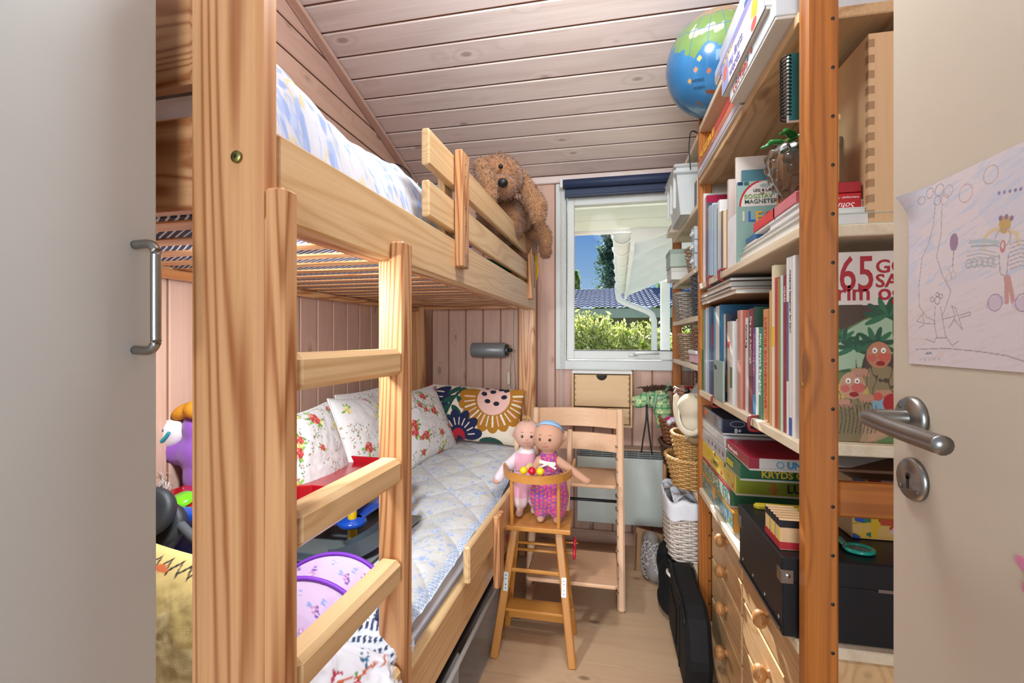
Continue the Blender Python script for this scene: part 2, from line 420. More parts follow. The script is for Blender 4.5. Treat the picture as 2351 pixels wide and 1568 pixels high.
# sloping ceiling, boards across the room
ce = bpy.data.objects.new('ceiling', None); COL.objects.link(ce); ce.location = (0, YB, 2.185); ce['kind'] = 'structure'; WORLD.add('ceiling')
tag(ce, 'sloping ceiling of wide pinkish pine boards', 'ceiling')
sl = math.atan(.28); step = .1195
n = int((YB-YF)/math.cos(sl)/step)
u = Vector((0, -math.cos(sl), math.sin(sl))); nn = Vector((0, math.sin(sl), math.cos(sl)))
p0 = Vector((0, YB, 2.185))
for i in range(n):
    c = p0+u*(step*(i+.5))+nn*.0045
    me = _bcm.get('cb')
    if me is None:
        me = boxmesh(XR-XL+.04, step-.009, .009, .003).copy(); me.materials.append(ceilw('X')); _bcm['cb'] = me
    link('board', me, None, ce, c+Vector(((XL+XR)/2, 0, 0)), (-sl, 0, 0))
c = p0+u*(step*n/2)+nn*.034
link('backing', boxmesh(XR-XL+.2, step*n+.1, .05, 0).copy(), dark, ce, c+Vector(((XL+XR)/2, 0, 0)), (-sl, 0, 0))
# trims
a = p0+u*.0-nn*.006; e = p0+u*3.2-nn*.006
t1 = beam('trim_1', (XL+.022, a.y, a.z-.01), (XL+.022, e.y, e.z-.01), .044, .02, wall('Z'), None, .004, up=nn); tag(t1, 'slanted pine trim strip between left wall and ceiling', 'trim', kind='structure')
t2 = box('trim_2', (XL+.03, YB-.022, 2.135), (XR, YB, 2.178), ceilw('X'), None, .005); tag(t2, 'pine trim strip above the window under the ceiling', 'trim', kind='structure')

# ---------------------------------------------------------------- window
wi = thing('window_1', 'white framed window above the drawer box, open view of garden', 'window', ((WX0+WX1)/2, YB, WZ0)); wi['kind'] = 'structure'
GREY = plain('cfd0cb', .45, vary=.02)
def ring(name, x0, x1, z0, z1, w, y0, y1, mat, par, ws=None):
    wl_, wr_, wb_, wt_ = ws or (w, w, w, w)
    box(name, (x0, y0, z0), (x0+wl_, y1, z1), mat, par, .003); box(name, (x1-wr_, y0, z0), (x1, y1, z1), mat, par, .003)
    box(name, (x0+wl_, y0, z0), (x1-wr_, y1, z0+wb_), mat, par, .003); box(name, (x0+wl_, y0, z1-wt_), (x1-wr_, y1, z1), mat, par, .003)
ring('casing', -.292, .66, 1.02, 2.13, .055, YB-.018, YB+.002, GREY, wi, (.052, .05, .052, .05))
ring('jamb', WX0, WX1, WZ0, WZ1, .02, YB, YB+.14, WHITE, wi)
ring('sash', -.224, .60, 1.082, 2.085, .045, YB+.012, YB+.07, WHITE, wi, (.04, .045, .054, .082))
gl = box('pane', (-.186, YB+.04, 1.134), (.557, YB+.046, 2.006), glassmat(), wi, 0)
box('gasket', (-.186, YB+.008, 1.132), (.557, YB+.012, 1.137), BLACK, wi, 0)
h = box('latch', (.13, YB-.002, 1.100), (.185, YB+.012, 1.122), WHITE, wi, .004)
tube('latch_lever', [(.16, YB-.012, 1.112), (.19, YB-.026, 1.117), (.30, YB-.026, 1.120)], .0075, GREY, wi, 8)
tube('vent_handle', arcpts([(.055, YB+.005, 2.035), (.058, YB-.012, 2.065), (.075, YB-.014, 2.072), (.145, YB-.014, 2.072), (.162, YB-.012, 2.065), (.165, YB+.005, 2.035)], 4), .004, WHITE, wi, 8)
# roller blind
rb = thing('roller_blind', 'navy blue roller blind rolled up above the window', 'blind', (-.245, YB-.05, 2.06))
NAVY = plain('25324f', .55, bump=.1, bscale=300)
box('bracket', (-.262, YB-.082, 2.085), (-.244, YB-.019, 2.145), WHITE, rb, .004); box('bracket', (.60, YB-.082, 2.085), (.618, YB-.019, 2.145), WHITE, rb, .004)
cyl('roll', (-.244, YB-.052, 2.113), (.60, YB-.052, 2.113), .026, NAVY, rb, 20)
box('fabric', (-.235, YB-.032, 2.05), (.59, YB-.030, 2.113), NAVY, rb, 0)
box('hem_bar', (-.235, YB-.036, 2.038), (.59, YB-.026, 2.055), plain('1d2740', .5), rb, .003)
ball = []
bm = bmesh.new()
for i in range(260):
    for dx in (0, .008):
        bmesh.ops.create_icosphere(bm, subdivisions=1, radius=.0024, matrix=Matrix.Translation((dx, 0, -.0056*i)))
me = bpy.data.meshes.new('chain'); bm.to_mesh(me); bm.free()
o = link('bead_chain', me, plain('e4e2da', .4), rb, (-.258, YB-.052, 2.10)); o['kind'] = 'stuff'

# ================================================================ OUTSIDE
OW = plain('eff0ec', .55, vary=.03); OG = plain('e2e6da', .6, vary=.03)
gr = box('lawn', (-30, 3.2, -.6), (30, 60, -.5), plain('b2b4a0', .9, vary=.15), None, 0); tag(gr, 'green garden ground outside the window', 'ground', kind='structure')
so = thing('eave_soffit', 'pale green board soffit of the eave over the window', 'soffit', (0, 2.95, 2.03))
for i in range(4): box('board', (-1.6, 2.9+i*.155, 2.02+.004*(i % 2)), (.75, 3.05+i*.155, 2.045), OG, so, .006)
box('fascia', (-1.6, 3.52, 2.0), (.23, 3.55, 2.16), OW, so, .004)
wg = thing('wing_eave', 'white painted rafters and roof edge of the side wing with gutter', 'eave', (.5, 5, 1.86))
gA = P(1452, 560, y=3.50); gB = P(1437, 676, y=7.1)
def edge(yy): t = (yy-gA.y)/(gB.y-gA.y); return gA.lerp(gB, t)
def slopeboard(name, yy, h, th, L, rise=.42, dz=0):
    e = edge(yy); v = [(0, 0, 0), (L, 0, L*rise), (L, 0, L*rise+h), (0, 0, h*.75)]
    pts = v+[(a, th, c) for a, b, c in v]
    f = [(3, 2, 1, 0), (4, 5, 6, 7), (0, 1, 5, 4), (1, 2, 6, 5), (2, 3, 7, 6), (3, 0, 4, 7)]
    return link(name, mesh(name, pts, f), OW, wg, (e.x, yy, e.z-.02+dz))
slopeboard('gable_board', 3.50, .46, .05, 2.2, .30, .02)
for yy in (3.95, 4.75, 5.6, 6.5, 7.2): slopeboard('rafter', yy, .22, .05, 2.2)
# deck between rafters
e0, e1 = edge(3.5), edge(7.4)
pts = [(e0.x, 3.5, e0.z+.17), (e0.x+2.2, 3.5, e0.z+.17+.95), (e1.x+2.2, 7.4, e1.z+.17+.95), (e1.x, 7.4, e1.z+.17)]
pts += [(a, b, c+.05) for a, b, c in pts]
o = link('roof_deck', mesh('d', pts, [(3, 2, 1, 0), (4, 5, 6, 7), (0, 1, 5, 4), (1, 2, 6, 5), (2, 3, 7, 6), (3, 0, 4, 7)]), OG, wg, (0, 0, 0))
beam('fascia', e0+Vector((0, 0, .03)), e1+Vector((0, 0, .03)), .03, .16, OW, wg, .003)
gu = thing('rain_gutter', 'white rain gutter with brackets along the wing roof edge', 'gutter', (.2, 3.5, 1.95))
def hal(yy, dz=0): e = edge(yy); return Vector((e.x-.075, yy, e.z+.085+dz))
v = []; f = []; N = 18
for i in range(N):
    c = hal(3.5+3.65*i/(N-1))
    for k in range(9): a = pi+pi*k/8; v.append((c.x+.07*math.cos(a), c.y, c.z+.075*math.sin(a)))
    for k in range(9): a = 2*pi-pi*k/8; v.append((c.x+.064*math.cos(a), c.y, c.z+.069*math.sin(a)))
for i in range(N-1):
    for k in range(18): l = (k+1) % 18; f.append((i*18+k, i*18+l, i*18+18+l, i*18+18+k))
f.append(tuple(range(9)))
link('trough', mesh('g', v, f), OW, gu, (0, 0, 0), smooth=True)
for yy in (3.52, 4.0, 4.6, 5.2, 5.8, 6.4, 7.0):
    c = hal(yy); tube('bracket', [(c.x+.078*math.cos(pi+pi*k/10), yy, c.z+.082*math.sin(pi+pi*k/10)) for k in range(11)], .008, OW, gu, 6)
dp = thing('downpipe', 'white bent downpipe below the gutter end', 'downpipe', P(1502, 800, y=7.1))
tube('pipe', arcpts([P(1417, 655, y=7.05), P(1419, 676, y=7.05), P(1428, 692, y=7.06), P(1488, 716, y=7.1), P(1500, 732, y=7.1), P(1502, 752, y=7.1), P(1502, 860, y=7.1)], 5), .042, OW, dp, 12)
ps = thing('porch_post', 'white square post under the wing roof', 'post', P(1527, 900, y=7.35))
p = P(1527, 640, y=7.35); box('shaft', (p.x-.065, 7.29, -.5), (p.x+.065, 7.41, p.z), OW, ps, .006); box('cap', (p.x-.08, 7.27, p.z-.06), (p.x+.10, 7.43, p.z), OW, ps, .004)
# neighbour house
nh = thing('neighbour_house', 'low neighbouring house with dark grey-blue tiled roof', 'house', (1, 15, -.5))
box('wall', (-7, 14.4, -.5), (9, 19, 2.0), plain('8b8468', .8), nh, 0)
box('fascia', (-7.2, 13.6, 1.82), (9.2, 13.7, 2.10), plain('c4cfb6', .6), nh, .01)
rows, per = 13, 96
TL = plain('8288a0', .9, vary=.12, spec=.15)
U = np.linspace(-7.2, 9.2, per*6+1)
pr = []
for r in range(rows):
    for t in (0, 1):
        tt = (r+t)/rows; pr.append((13.5+4.2*tt, 2.08+1.02*tt+(.035 if t == 0 else 0)))
Xg = np.zeros((len(U), len(pr), 3))
for j, (yy, zz) in enumerate(pr): Xg[:, j, 0] = U; Xg[:, j, 1] = yy; Xg[:, j, 2] = zz+-.0+.035*np.abs(np.sin(U*per*pi/16.4))
o = grid('roof_tiles', Xg, TL, nh, smooth=False); o['kind'] = 'stuff'
# foliage
def leaves(name, centres, size, mat, parent, seed, aspect=.45):
    r = np.random.RandomState(seed); n = len(centres); C = np.asarray(centres)
    A = r.normal(size=(n, 3)); A /= np.linalg.norm(A, axis=1)[:, None]; B = np.cross(A, r.normal(size=(n, 3))); B /= np.linalg.norm(B, axis=1)[:, None]
    S = (size*(.6+.8*r.rand(n)))[:, None]
    V = np.stack([C-A*S, C+B*S*aspect, C+A*S, C-B*S*aspect], 1).reshape(-1, 3)
    F = np.arange(4*n).reshape(-1, 4)
    me = bpy.data.meshes.new(name); me.from_pydata(V.tolist(), [], F.tolist()); me.update()
    o = link(name, me, mat, parent, (0, 0, 0)); o['kind'] = 'stuff'; return o
def leafmat(name, cols):
    b = NB(name); tc = b.n('TexCoord'); nz = b.n('TexNoise', Vector=tc.outputs['Object'], Scale=7., Detail=2.)
    cr = b.n('ValToRGB', Fac=nz.outputs[0]); e = cr.color_ramp.elements
    e[0].position = .3; e[0].color = (*lin(cols[0]), 1); e[1].position = .7; e[1].color = (*lin(cols[2]), 1); m = e.new(.5); m.color = (*lin(cols[1]), 1)
    b.l(cr.outputs[0], b.bs.inputs['Base Color']); b.set(Roughness=.6, Specular_IOR_Level=.2)
    tr = b.n('BsdfTranslucent'); b.l(cr.outputs[0], tr.inputs[0]); mx = b.n('MixShader', i0=.4, i1=b.bs.outputs[0], i2=tr.outputs[0]); b.l(mx.outputs[0], b.out.inputs[0])
    return b.mat
def bush(x0, x1, yy, ztop, label, seed, n):
    t = thing('garden_shrub', label, 'shrub', ((x0+x1)/2, yy, -.5)); r = np.random.RandomState(seed); C = []
    sv = []; sf = []
    for i in range(n):
        bx = r.uniform(x0, x1); by = yy+r.uniform(-.5, .5); tz = ztop*(.62+.38*r.rand())+.12*math.sin(bx*3+seed)
        tx = bx+r.uniform(-.35, .35); ty = by+r.uniform(-.3, .3)
        v, f = tubemesh([Vector((bx, by, -.4)), Vector((bx*.6+tx*.4, by, tz*.5)), Vector((tx, ty, tz))], [.012, .008, .003], 4)
        sf += [tuple(k+len(sv) for k in q) for q in f]; sv += v
        m = 46
        for k in range(m):
            tt = .25+.75*k/m; s_ = .11*(1-tt)+.03
            C.append((bx*(1-tt)+tx*tt+r.normal()*s_, by*(1-tt)+ty*tt+r.normal()*s_, -.4+(tz+.4)*tt+r.normal()*.03))
    link('stem', mesh('s', sv, sf), plain('7a7040', .8), t, (0, 0, 0))
    leaves('leaf', C, .05, leafmat('leaf_shrub', ('86a63a', 'cfd878', 'f0f0c8')), t, seed)
bush(-.75, 1.0, 9.2, 1.68, 'large yellow-green flowering shrub seen in the left of the window', 3, 430)
bush(1.75, 3.6, 10.4, 1.62, 'yellow-green shrub seen behind the downpipe and white post', 4, 300)
def conifer(name, label, c, h, w, seed, n, cols, size, top=.3):
    t = thing(name, label, 'tree', c); r = np.random.RandomState(seed)
    tube('trunk', [c, c+Vector((0, 0, h*.97))], [w*.05, w*.01], plain('5b4a3a', .9), t, 8)
    C = []; bv = []; bf = []
    for i in range(n):
        t_ = r.rand()**.8; zz = h*(.06+.92*t_); R = w*(1-t_*(1-top)**.4)*(.55+.45*r.rand())*(1 if t_ < .9 else .6); a = r.uniform(0, 2*pi)
        tip = Vector((R*math.cos(a), R*math.sin(a), zz+R*.22)); root = Vector((0, 0, zz-R*.1))
        v, f = tubemesh([c+root, c+tip], [.03, .006], 4); bf += [tuple(k+len(bv) for k in q) for q in f]; bv += v
        for k in range(26):
            q = root.lerp(tip, .25+.8*r.rand())+Vector(r.normal(size=3))*w*.075; C.append(c+q)
    link('branch', mesh('b', bv, bf), plain('5b4a3a', .9), t, (0, 0, 0))
    leaves('leaf', C, size, leafmat('leaf_'+name, cols), t, seed, .4)
c = P(1403, 800, y=27); conifer('fir_tree', 'tall dark grey-green conifer beyond the neighbouring roof', Vector((c.x+.2, 27, -.5)), 13, 1.75, 5, 330, ('33504a', '5d7d6e', '8aa58a'), .16)
c = P(1333, 800, y=24); conifer('garden_tree', 'small light green tree at the left edge of the window view', Vector((c.x-.3, 24, -.5)), 5.3, .95, 6, 160, ('55753a', '86a552', 'b3c87a'), .12)
c = P(1378, 800, y=22); conifer('garden_tree', 'low bright green tree top just above the tiled roof', Vector((c.x, 22, -.5)), 4.0, 1.1, 8, 160, ('55753a', '8fae52', 'b9cd7a'), .12)
c = P(1520, 800, y=24); conifer('garden_tree', 'green tree top between downpipe and white porch post', Vector((c.x, 24, -.5)), 4.3, 1.5, 9, 160, ('45653a', '76954a', '9fba6a'), .13)

# ================================================================ BUNK BED (local frame: X out into the aisle, Y along the bed, Z up)
BA = -math.atan(.03125)
bed = thing('bunk_bed', 'honey-coloured pine bunk bed with ladder and guard rails along the left wall', 'bunk bed', (-.436, .55, 0), BA, world=False)
BM = Matrix.Translation((-.436, .55, 0)) @ Matrix.Rotation(BA, 4, 'Z')
def BW_(x, y, z): return BM @ Vector((x, y, z))             # bed frame -> world
BL, FARY = -.745, 1.955
for (x0, x1, y0, y1, zt) in ((-.112, .002, -.042, -.006, 1.73), (BL, BL+.08, -.042, -.006, 1.73), (-.096, -.004, 1.92, 1.957, 1.63), (BL, BL+.085, 1.92, 1.957, 1.63)):
    box('post', (x0, y0, 0), (x1, y1, zt), pine('Z'), bed, .007)
pb = cyl('bolt', (-.032, -.0425, 1.437), (-.032, -.046, 1.437), .008, plain('8d8a52', .35, 1.), bed, 16); cyl('bolt_socket', (-.032, -.0458, 1.437), (-.032, -.0464, 1.437), .0028, BLACK, pb, 6)
for lv in (0, 1):
    z0, z1 = ((1.362, 1.482), (.332, .468))[lv]
    box('side_rail', (-.030, -.006, z0), (0, 1.92, z1), pinelight('Y'), bed, .004)
    box('side_rail', (BL, -.006, z0+.01), (BL+.028, 1.92, z1-.02), pine('Y'), bed, .004)
    box('slat_ledge', (BL+.028, .0, z0-.002), (BL+.055, 1.92, z0+.022), pine('Y'), bed, .003)
    box('slat_ledge', (-.058, .0, z0+.0), (-.030, 1.92, z0+.020), pine('Y'), bed, .003)
    box('end_rail', (BL+.085, 1.925, z0+.01), (-.096, 1.95, z1), pine('X'), bed, .004)
for a, b in ((1.55, 1.686), (1.377, 1.506), (.33, .468)): box('head_board', (BL+.08, -.036, a), (-.112, -.010, b), pine('X'), bed, .005)
box('foot_board', (BL+.085, 1.925, 1.52), (-.096, 1.95, 1.62), pine('X'), bed, .004)
n = 19
for i in range(n): box('slat', (BL+.03, .045+i*.099, 1.386), (-.031, .045+i*.099+.046, 1.394), pine('X'), bed, .002)
for i in range(0, n, 2): box('slat', (BL+.03, .045+i*.099, .354), (-.031, .045+i*.099+.07, .370), pine('X'), bed, .002)
# guard rail of the upper bunk (boards on the inner side of two uprights)
for a, b in ((1.632, 1.722), (1.504, 1.594)): box('guard_board', (-.026, .505, a), (-.004, 1.775, b), pinelight('Y'), bed, .004)
box('guard_upright', (-.002, .672, 1.405), (.022, .735, 1.735), pine('Z'), bed, .003)
box('guard_upright', (-.002, 1.715, 1.405), (.020, 1.772, 1.70), pine('Z'), bed, .003)
box('guard_upright', (-.052, .672, 1.41), (-.0305, .735, 1.70), pinelight('Z'), bed, .003)
box('guard_upright', (-.052, 1.715, 1.41), (-.0305, 1.772, 1.70), pinelight('Z'), bed, .003)
for zz in (1.70, 1.665, 1.575, 1.525, 1.44): cyl('screw', (.0215, .7, zz), (.0228, .7, zz), .0035, STEEL, bed, 8)
# guard of the lower bunk
box('guard_board', (.001, .735, .478), (.023, 1.90, .588), pinelight('Y'), bed, .005)
box('guard_upright', (.0235, .985, .335), (.046, 1.05, .585), pine('Z'), bed, .003)
box('guard_upright', (.0235, 1.75, .335), (.046, 1.81, .585), pine('Z'), bed, .003)
# ladder
def stile(y0, y1):
    prism('ladder_stile', [(-.026, 0), (.030, 0), (.030, 1.398), (.0005, 1.398), (.0005, 1.3605), (-.026, 1.3605)], -y1, -y0, pine('Y'), bed, (0, 0, 0), (pi/2, 0, 0), .004)
stile(-.034, -.004); stile(.300, .342)
for zt in (1.181, .964, .762, .55, .335): box('ladder_rung', (-.018, -.003, zt-.052), (.0295, .299, zt), pinelight('Y'), bed, .009)

# ---------------------------------------------------------------- mattresses and bedding (world placed through the bed frame)
def bedthing(name, label, cat, x, y, z, group=None): return thing(name, label, cat, BW_(x, y, z), BA, group, world=False)
def stripes():
    b = NB('ticking'); tc = b.n('TexCoord'); sp = b.n('SeparateXYZ', Vector=tc.outputs['Object'])
    a = b.math('ADD', b.math('MULTIPLY', sp.outputs[0], .55), b.math('MULTIPLY', sp.outputs[1], .85))
    nz = b.n('TexNoise', Vector=tc.outputs['Object'], Scale=8.).outputs[0]
    w = b.math('SINE', b.math('ADD', b.math('MULTIPLY', a, 620.), b.math('MULTIPLY', nz, 6.)))
    b.l(b.mixc(b.rng(w, .35, .75), lin('2f3045'), lin('cfcfd8')), b.bs.inputs['Base Color']); b.set(Roughness=.85); return b.mat
STR = stripes()
m1 = bedthing('mattress', 'dark blue striped mattress on the upper bunk slats', 'mattress', -.37, .95, 1.3895)
box('core', (-.335, -.93, 0), (.333, .945, .086), STR, m1, .012)
m2 = bedthing('mattress', 'white sheeted mattress of the lower bunk', 'mattress', -.37, .95, .3705)
SHEET = plain('dfe1ec', .8, bump=.25, bscale=60, vary=.03)
box('core', (-.335, -.93, 0), (.333, .945, .12), SHEET, m2, .02)
def sheetgrid(nu, nv, fn):
    U, V = np.meshgrid(np.linspace(0, 1, nu), np.linspace(0, 1, nv), indexing='ij'); return U, V, fn(U, V)
sh = bedthing('fitted_sheet', 'crumpled white sheet bulging over the lower mattress edge', 'sheet', -.36, .0, .49)
U, V = np.meshgrid(np.linspace(0, 1, 120), np.linspace(0, 1, 40), indexing='ij')
Y = .03+1.86*U; prof = V
X = np.where(prof < .5, -.33+.63*prof*2, .30+.028*np.sin((prof-.5)*pi)); Z = np.where(prof < .5, .012, .012-.11*(prof-.5)*2)
w = fbm(Y*1., X+Z, 7, 3)-.5
X = X+np.where(prof > .45, .018*w, 0); Z = Z+.02*(w+.3)*(prof < .55)
grid('cloth', np.stack([X, Y, Z], -1), SHEET, sh, flip=True)

def quilt_print(cv, s, seed, blue=False):
    """pale quilt with blue scrolls and sprigs"""
    r = np.random.RandomState(seed); U0, U1, V0, V1 = cv.U.min(), cv.U.max(), cv.V.min(), cv.V.max()
    n1 = fbm(cv.U, cv.V, 9, seed, 2); cv.c += ((n1-.5)*.05)[..., None]*np.array([.2, .4, 1.])
    n2 = fbm(cv.U, cv.V, 22, seed+1, 3); k = np.abs(n2-.5) < .018; cv.m(k, 'a3b3da' if blue else 'b0bbd6')
    n3 = fbm(cv.U+5, cv.V, 30, seed+2, 2); cv.m((np.abs(n3-.52) < .012), 'b9bcc0'); n4 = fbm(cv.U, cv.V+9, 14, seed+4, 2); cv.m(np.abs(n4-.5) < .010, 'cfc5a0')
    for i in range(int(170*s)):
        x, y = r.uniform(U0, U1), r.uniform(V0, V1)
        for k in range(5): a = r.rand()*6; cv.ell(x+.012*math.cos(a), y+.012*math.sin(a), .007, .005, (('a3b5de', '94a8d8', 'b6c4e4') if blue else ('b4c0dc', 'a2b1d6', 'bec8e0'))[k % 3], a)
    cv.c = np.clip(cv.c, 0, 1)
FAB = vcol(.85, .3, 500, sheen=.15)
def quilt(name, label, x, y, z, W, L, hfun, seed, nu=230, nv=330, cell=.16, amp=.012, border=True, print_=1., base='cfcdca', blue=False):
    t = bedthing(name, label, 'quilt', x, y, z)
    U, V = np.meshgrid(np.linspace(-W/2, W/2, nu), np.linspace(0, L, nv), indexing='ij')
    Z = hfun(U, V)
    a = (U+V)/cell/1.414; b = (U-V)/cell/1.414
    q = np.minimum(np.abs(a-np.round(a)), np.abs(b-np.round(b)))*2
    Z = Z+amp*np.sqrt(np.clip(q, 0, 1))*1.0+.010*(fbm(U, V, 11, seed, 3)-.5)
    cv = Cv(U, V, base); quilt_print(cv, print_, seed, blue)
    if border:
        e = np.minimum(np.minimum(U+W/2, W/2-U), np.minimum(V, L-V)); k = e < .02
        ch = ((np.floor(U/.006)+np.floor(V/.006)) % 2) == 0; cv.m(k & ch, '9db4d8'); cv.m(k & ~ch, 'dfe4ec')
    grid('cover', np.stack([U, V, Z], -1), FAB, t, (0, 0, 0), (0, 0, 0), cv.c)
    Zb = Z-.006
    grid('lining', np.stack([U, V, Zb], -1)[::4, ::4], plain('d9dbe2', .85), t, flip=True)
    return t
def low_h(U, V):
    e = (.31-U)
    h = .030-.040*np.exp(-np.clip(e, 0, 9)/.035)*(1+.3*np.sin(V*9)) - .02*np.exp(-np.clip(V, 0, 9)/.05)+.060*np.clip((V-.62)/.5, 0, 1)
    h = h-.022*np.clip((.62-V)/.1, 0, 1)*np.clip((.20-U)/.08, 0, 1)
    return h+.010*np.sin(V*5+U*4)*np.clip((V-.5)/.2, 0, 1)
quilt('quilt', 'pale blue printed quilt with checked border on the lower bunk', -.345, .44, .532, .625, 1.46, low_h, 21)
def up_h(U, V):
    e = (.315-U); en = np.clip((.97-V)/.22, 0, 1)**.6
    h = (.165*np.clip(e/.10, 0, 1)**.6)*(.25+.75*en)+.02*np.exp(-((V-.08)/.1)**2)
    rip = np.sin(V*62+3*np.sin(V*7)+4*U)*.009*np.exp(-np.clip(e-.02, 0, 9)/.10)
    return h+rip+.012*np.sin(V*13+2*U)-.035*np.exp(-(np.clip(e, 0, 9)/.018)**2)
quilt('quilt', 'white and blue floral quilt heaped on the upper bunk', -.355, .035, 1.487, .63, 1.05, up_h, 33, cell=.22, amp=.012, border=False, print_=2.4, base='cccdd6', blue=True)
us = bedthing('bed_sheet', 'crumpled white sheet showing between the head boards of the upper bunk', 'sheet', -.36, .02, 1.49)
U, V = np.meshgrid(np.linspace(-.30, .24, 90), np.linspace(0, 1, 16), indexing='ij')
w = fbm(U, V*.1, 16, 5)
grid('cloth', np.stack([U, -.012+.03*np.sin(V*pi*.5)*(0*U+1)+.02*(w-.5), V*.09+.015*(w-.5)], -1), SHEET, us)

# ---------------------------------------------------------------- pillows
def pillow(name, label, cat, parent_loc, rot, W, H, T, paint, seed, nu=170, nv=130, group=None, frill=0, mat=None, pinch=.10):
    t = thing(name, label, cat, parent_loc, group=group, rot=rot, world=False)
    u, v = np.meshgrid(np.linspace(-1, 1, nu), np.linspace(-1, 1, nv), indexing='ij')
    px = u*W/2*(1-pinch*(v*v)*(1-0*np.abs(u)))*(1); py = v*H/2*(1-pinch*(u*u))
    px = u*W/2*(1-pinch*(1-v*v)*.55); py = v*H/2*(1-pinch*(1-u*u)*.55)
    h = T/2*np.clip(1-np.abs(u)**2.6, 0, 1)**.55*np.clip(1-np.abs(v)**2.6, 0, 1)**.55
    h = h*(1+.16*(fbm(u, v, 2.2, seed)-.5))+.006*(fbm(u, v, 6, seed+1)-.5)*np.clip(h/T*6, 0, 1)
    cv = Cv(px, py, 'ffffff'); paint(cv)
    m = mat or FAB
    grid('front', np.stack([px, py, h], -1), m, t, (0, 0, 0), (0, 0, 0), cv.c)
    grid('back', np.stack([px, py, -h*.7], -1)[::3, ::3], m, t, (0, 0, 0), (0, 0, 0), cv.c[::3, ::3], flip=True)
    if frill:
        B = [(px[i, 0], py[i, 0]) for i in range(0, nu, 5)]+[(px[-1, j], py[-1, j]) for j in range(0, nv, 5)]+[(px[i, -1], py[i, -1]) for i in range(nu-1, 0, -5)]+[(px[0, j], py[0, j]) for j in range(nv-1, 0, -5)]
        tube('piping', [(a, b, 0) for a, b in B], frill, plain('e6e2dc', .8), t, 6, True)
    return t
def rose_print(seed):
    def f(cv):
        r = np.random.RandomState(seed); cv.m(np.ones(cv.U.shape, bool), 'eae5e3')
        x0, x1, y0, y1 = cv.U.min(), cv.U.max(), cv.V.min(), cv.V.max()
        for i in range(46):                                    # thin green sprays
            x, y = r.uniform(x0, x1), r.uniform(y0, y1); a = r.rand()*6.3
            for k in range(6):
                xx = x+.010*k*math.cos(a+.25*k); yy = y+.010*k*math.sin(a+.25*k)
                cv.ell(xx+.003*(-1)**k, yy, .0045, .0018, ('7a9a55', '5f7f45')[k % 2], a+k)
                if k % 3 == 0: cv.ell(xx+.004, yy+.004, .0026, .0026, 'd77a70')
        for i in range(15):
            x, y = r.uniform(x0, x1), r.uniform(y0, y1); s = r.uniform(.011, .021); yel = r.rand() < .22
            for k in range(4): a = r.rand()*6.3; cv.ell(x+s*1.3*math.cos(a), y+s*1.3*math.sin(a), s*.7, s*.28, ('6ea044', '8fbf5c')[k % 2], a)
            cs = ('efe39a', 'd9c468', 'f4ecc0') if yel else ('d8574f', 'b83a38', 'ee9a90')
            for k in range(9): a = k*.7; cv.ell(x+s*.62*math.cos(a), y+s*.62*math.sin(a), s*.5, s*.42, cs[k % 2] if k % 3 else cs[2], a)
            cv.ell(x, y, s*.45, s*.4, cs[1]); cv.ell(x+s*.1, y, s*.2, s*.16, cs[2])
    return f
def onbed(x, y, z): return BW_(x, y, z)
def tilt(ax, az, ay=0): return (Matrix.Rotation(BA+az, 4, 'Z') @ Matrix.Rotation(ax, 4, 'X') @ Matrix.Rotation(ay, 4, 'Z')).to_euler()
PG = 'rose print pillows on the lower bunk'
pillow('pillow', 'white rose-print pillow nearest the ladder, leaning on the wall boards', 'pillow', onbed(-.575, .83, .78), tilt(1.25, pi/2, .06), .34, .36, .11, rose_print(1), 1, group=PG, frill=.004)
pillow('pillow', 'largest rose-print pillow in the middle against the wall', 'pillow', onbed(-.57, 1.20, .785), tilt(1.2, pi/2+.1, -.10), .48, .36, .13, rose_print(2), 2, group=PG, frill=.004)
pillow('pillow', 'rose-print pillow half hidden behind the middle pillow', 'pillow', onbed(-.665, 1.33, .80), tilt(1.42, pi/2, .0), .42, .34, .08, rose_print(3), 3, group=PG, frill=.004)
pillow('pillow', 'rose-print pillow right of the ladder next to the colourful cushion', 'pillow', onbed(-.52, 1.60, .775), tilt(1.15, pi/2-.25, .05), .40, .36, .12, rose_print(4), 4, group=PG, frill=.004)
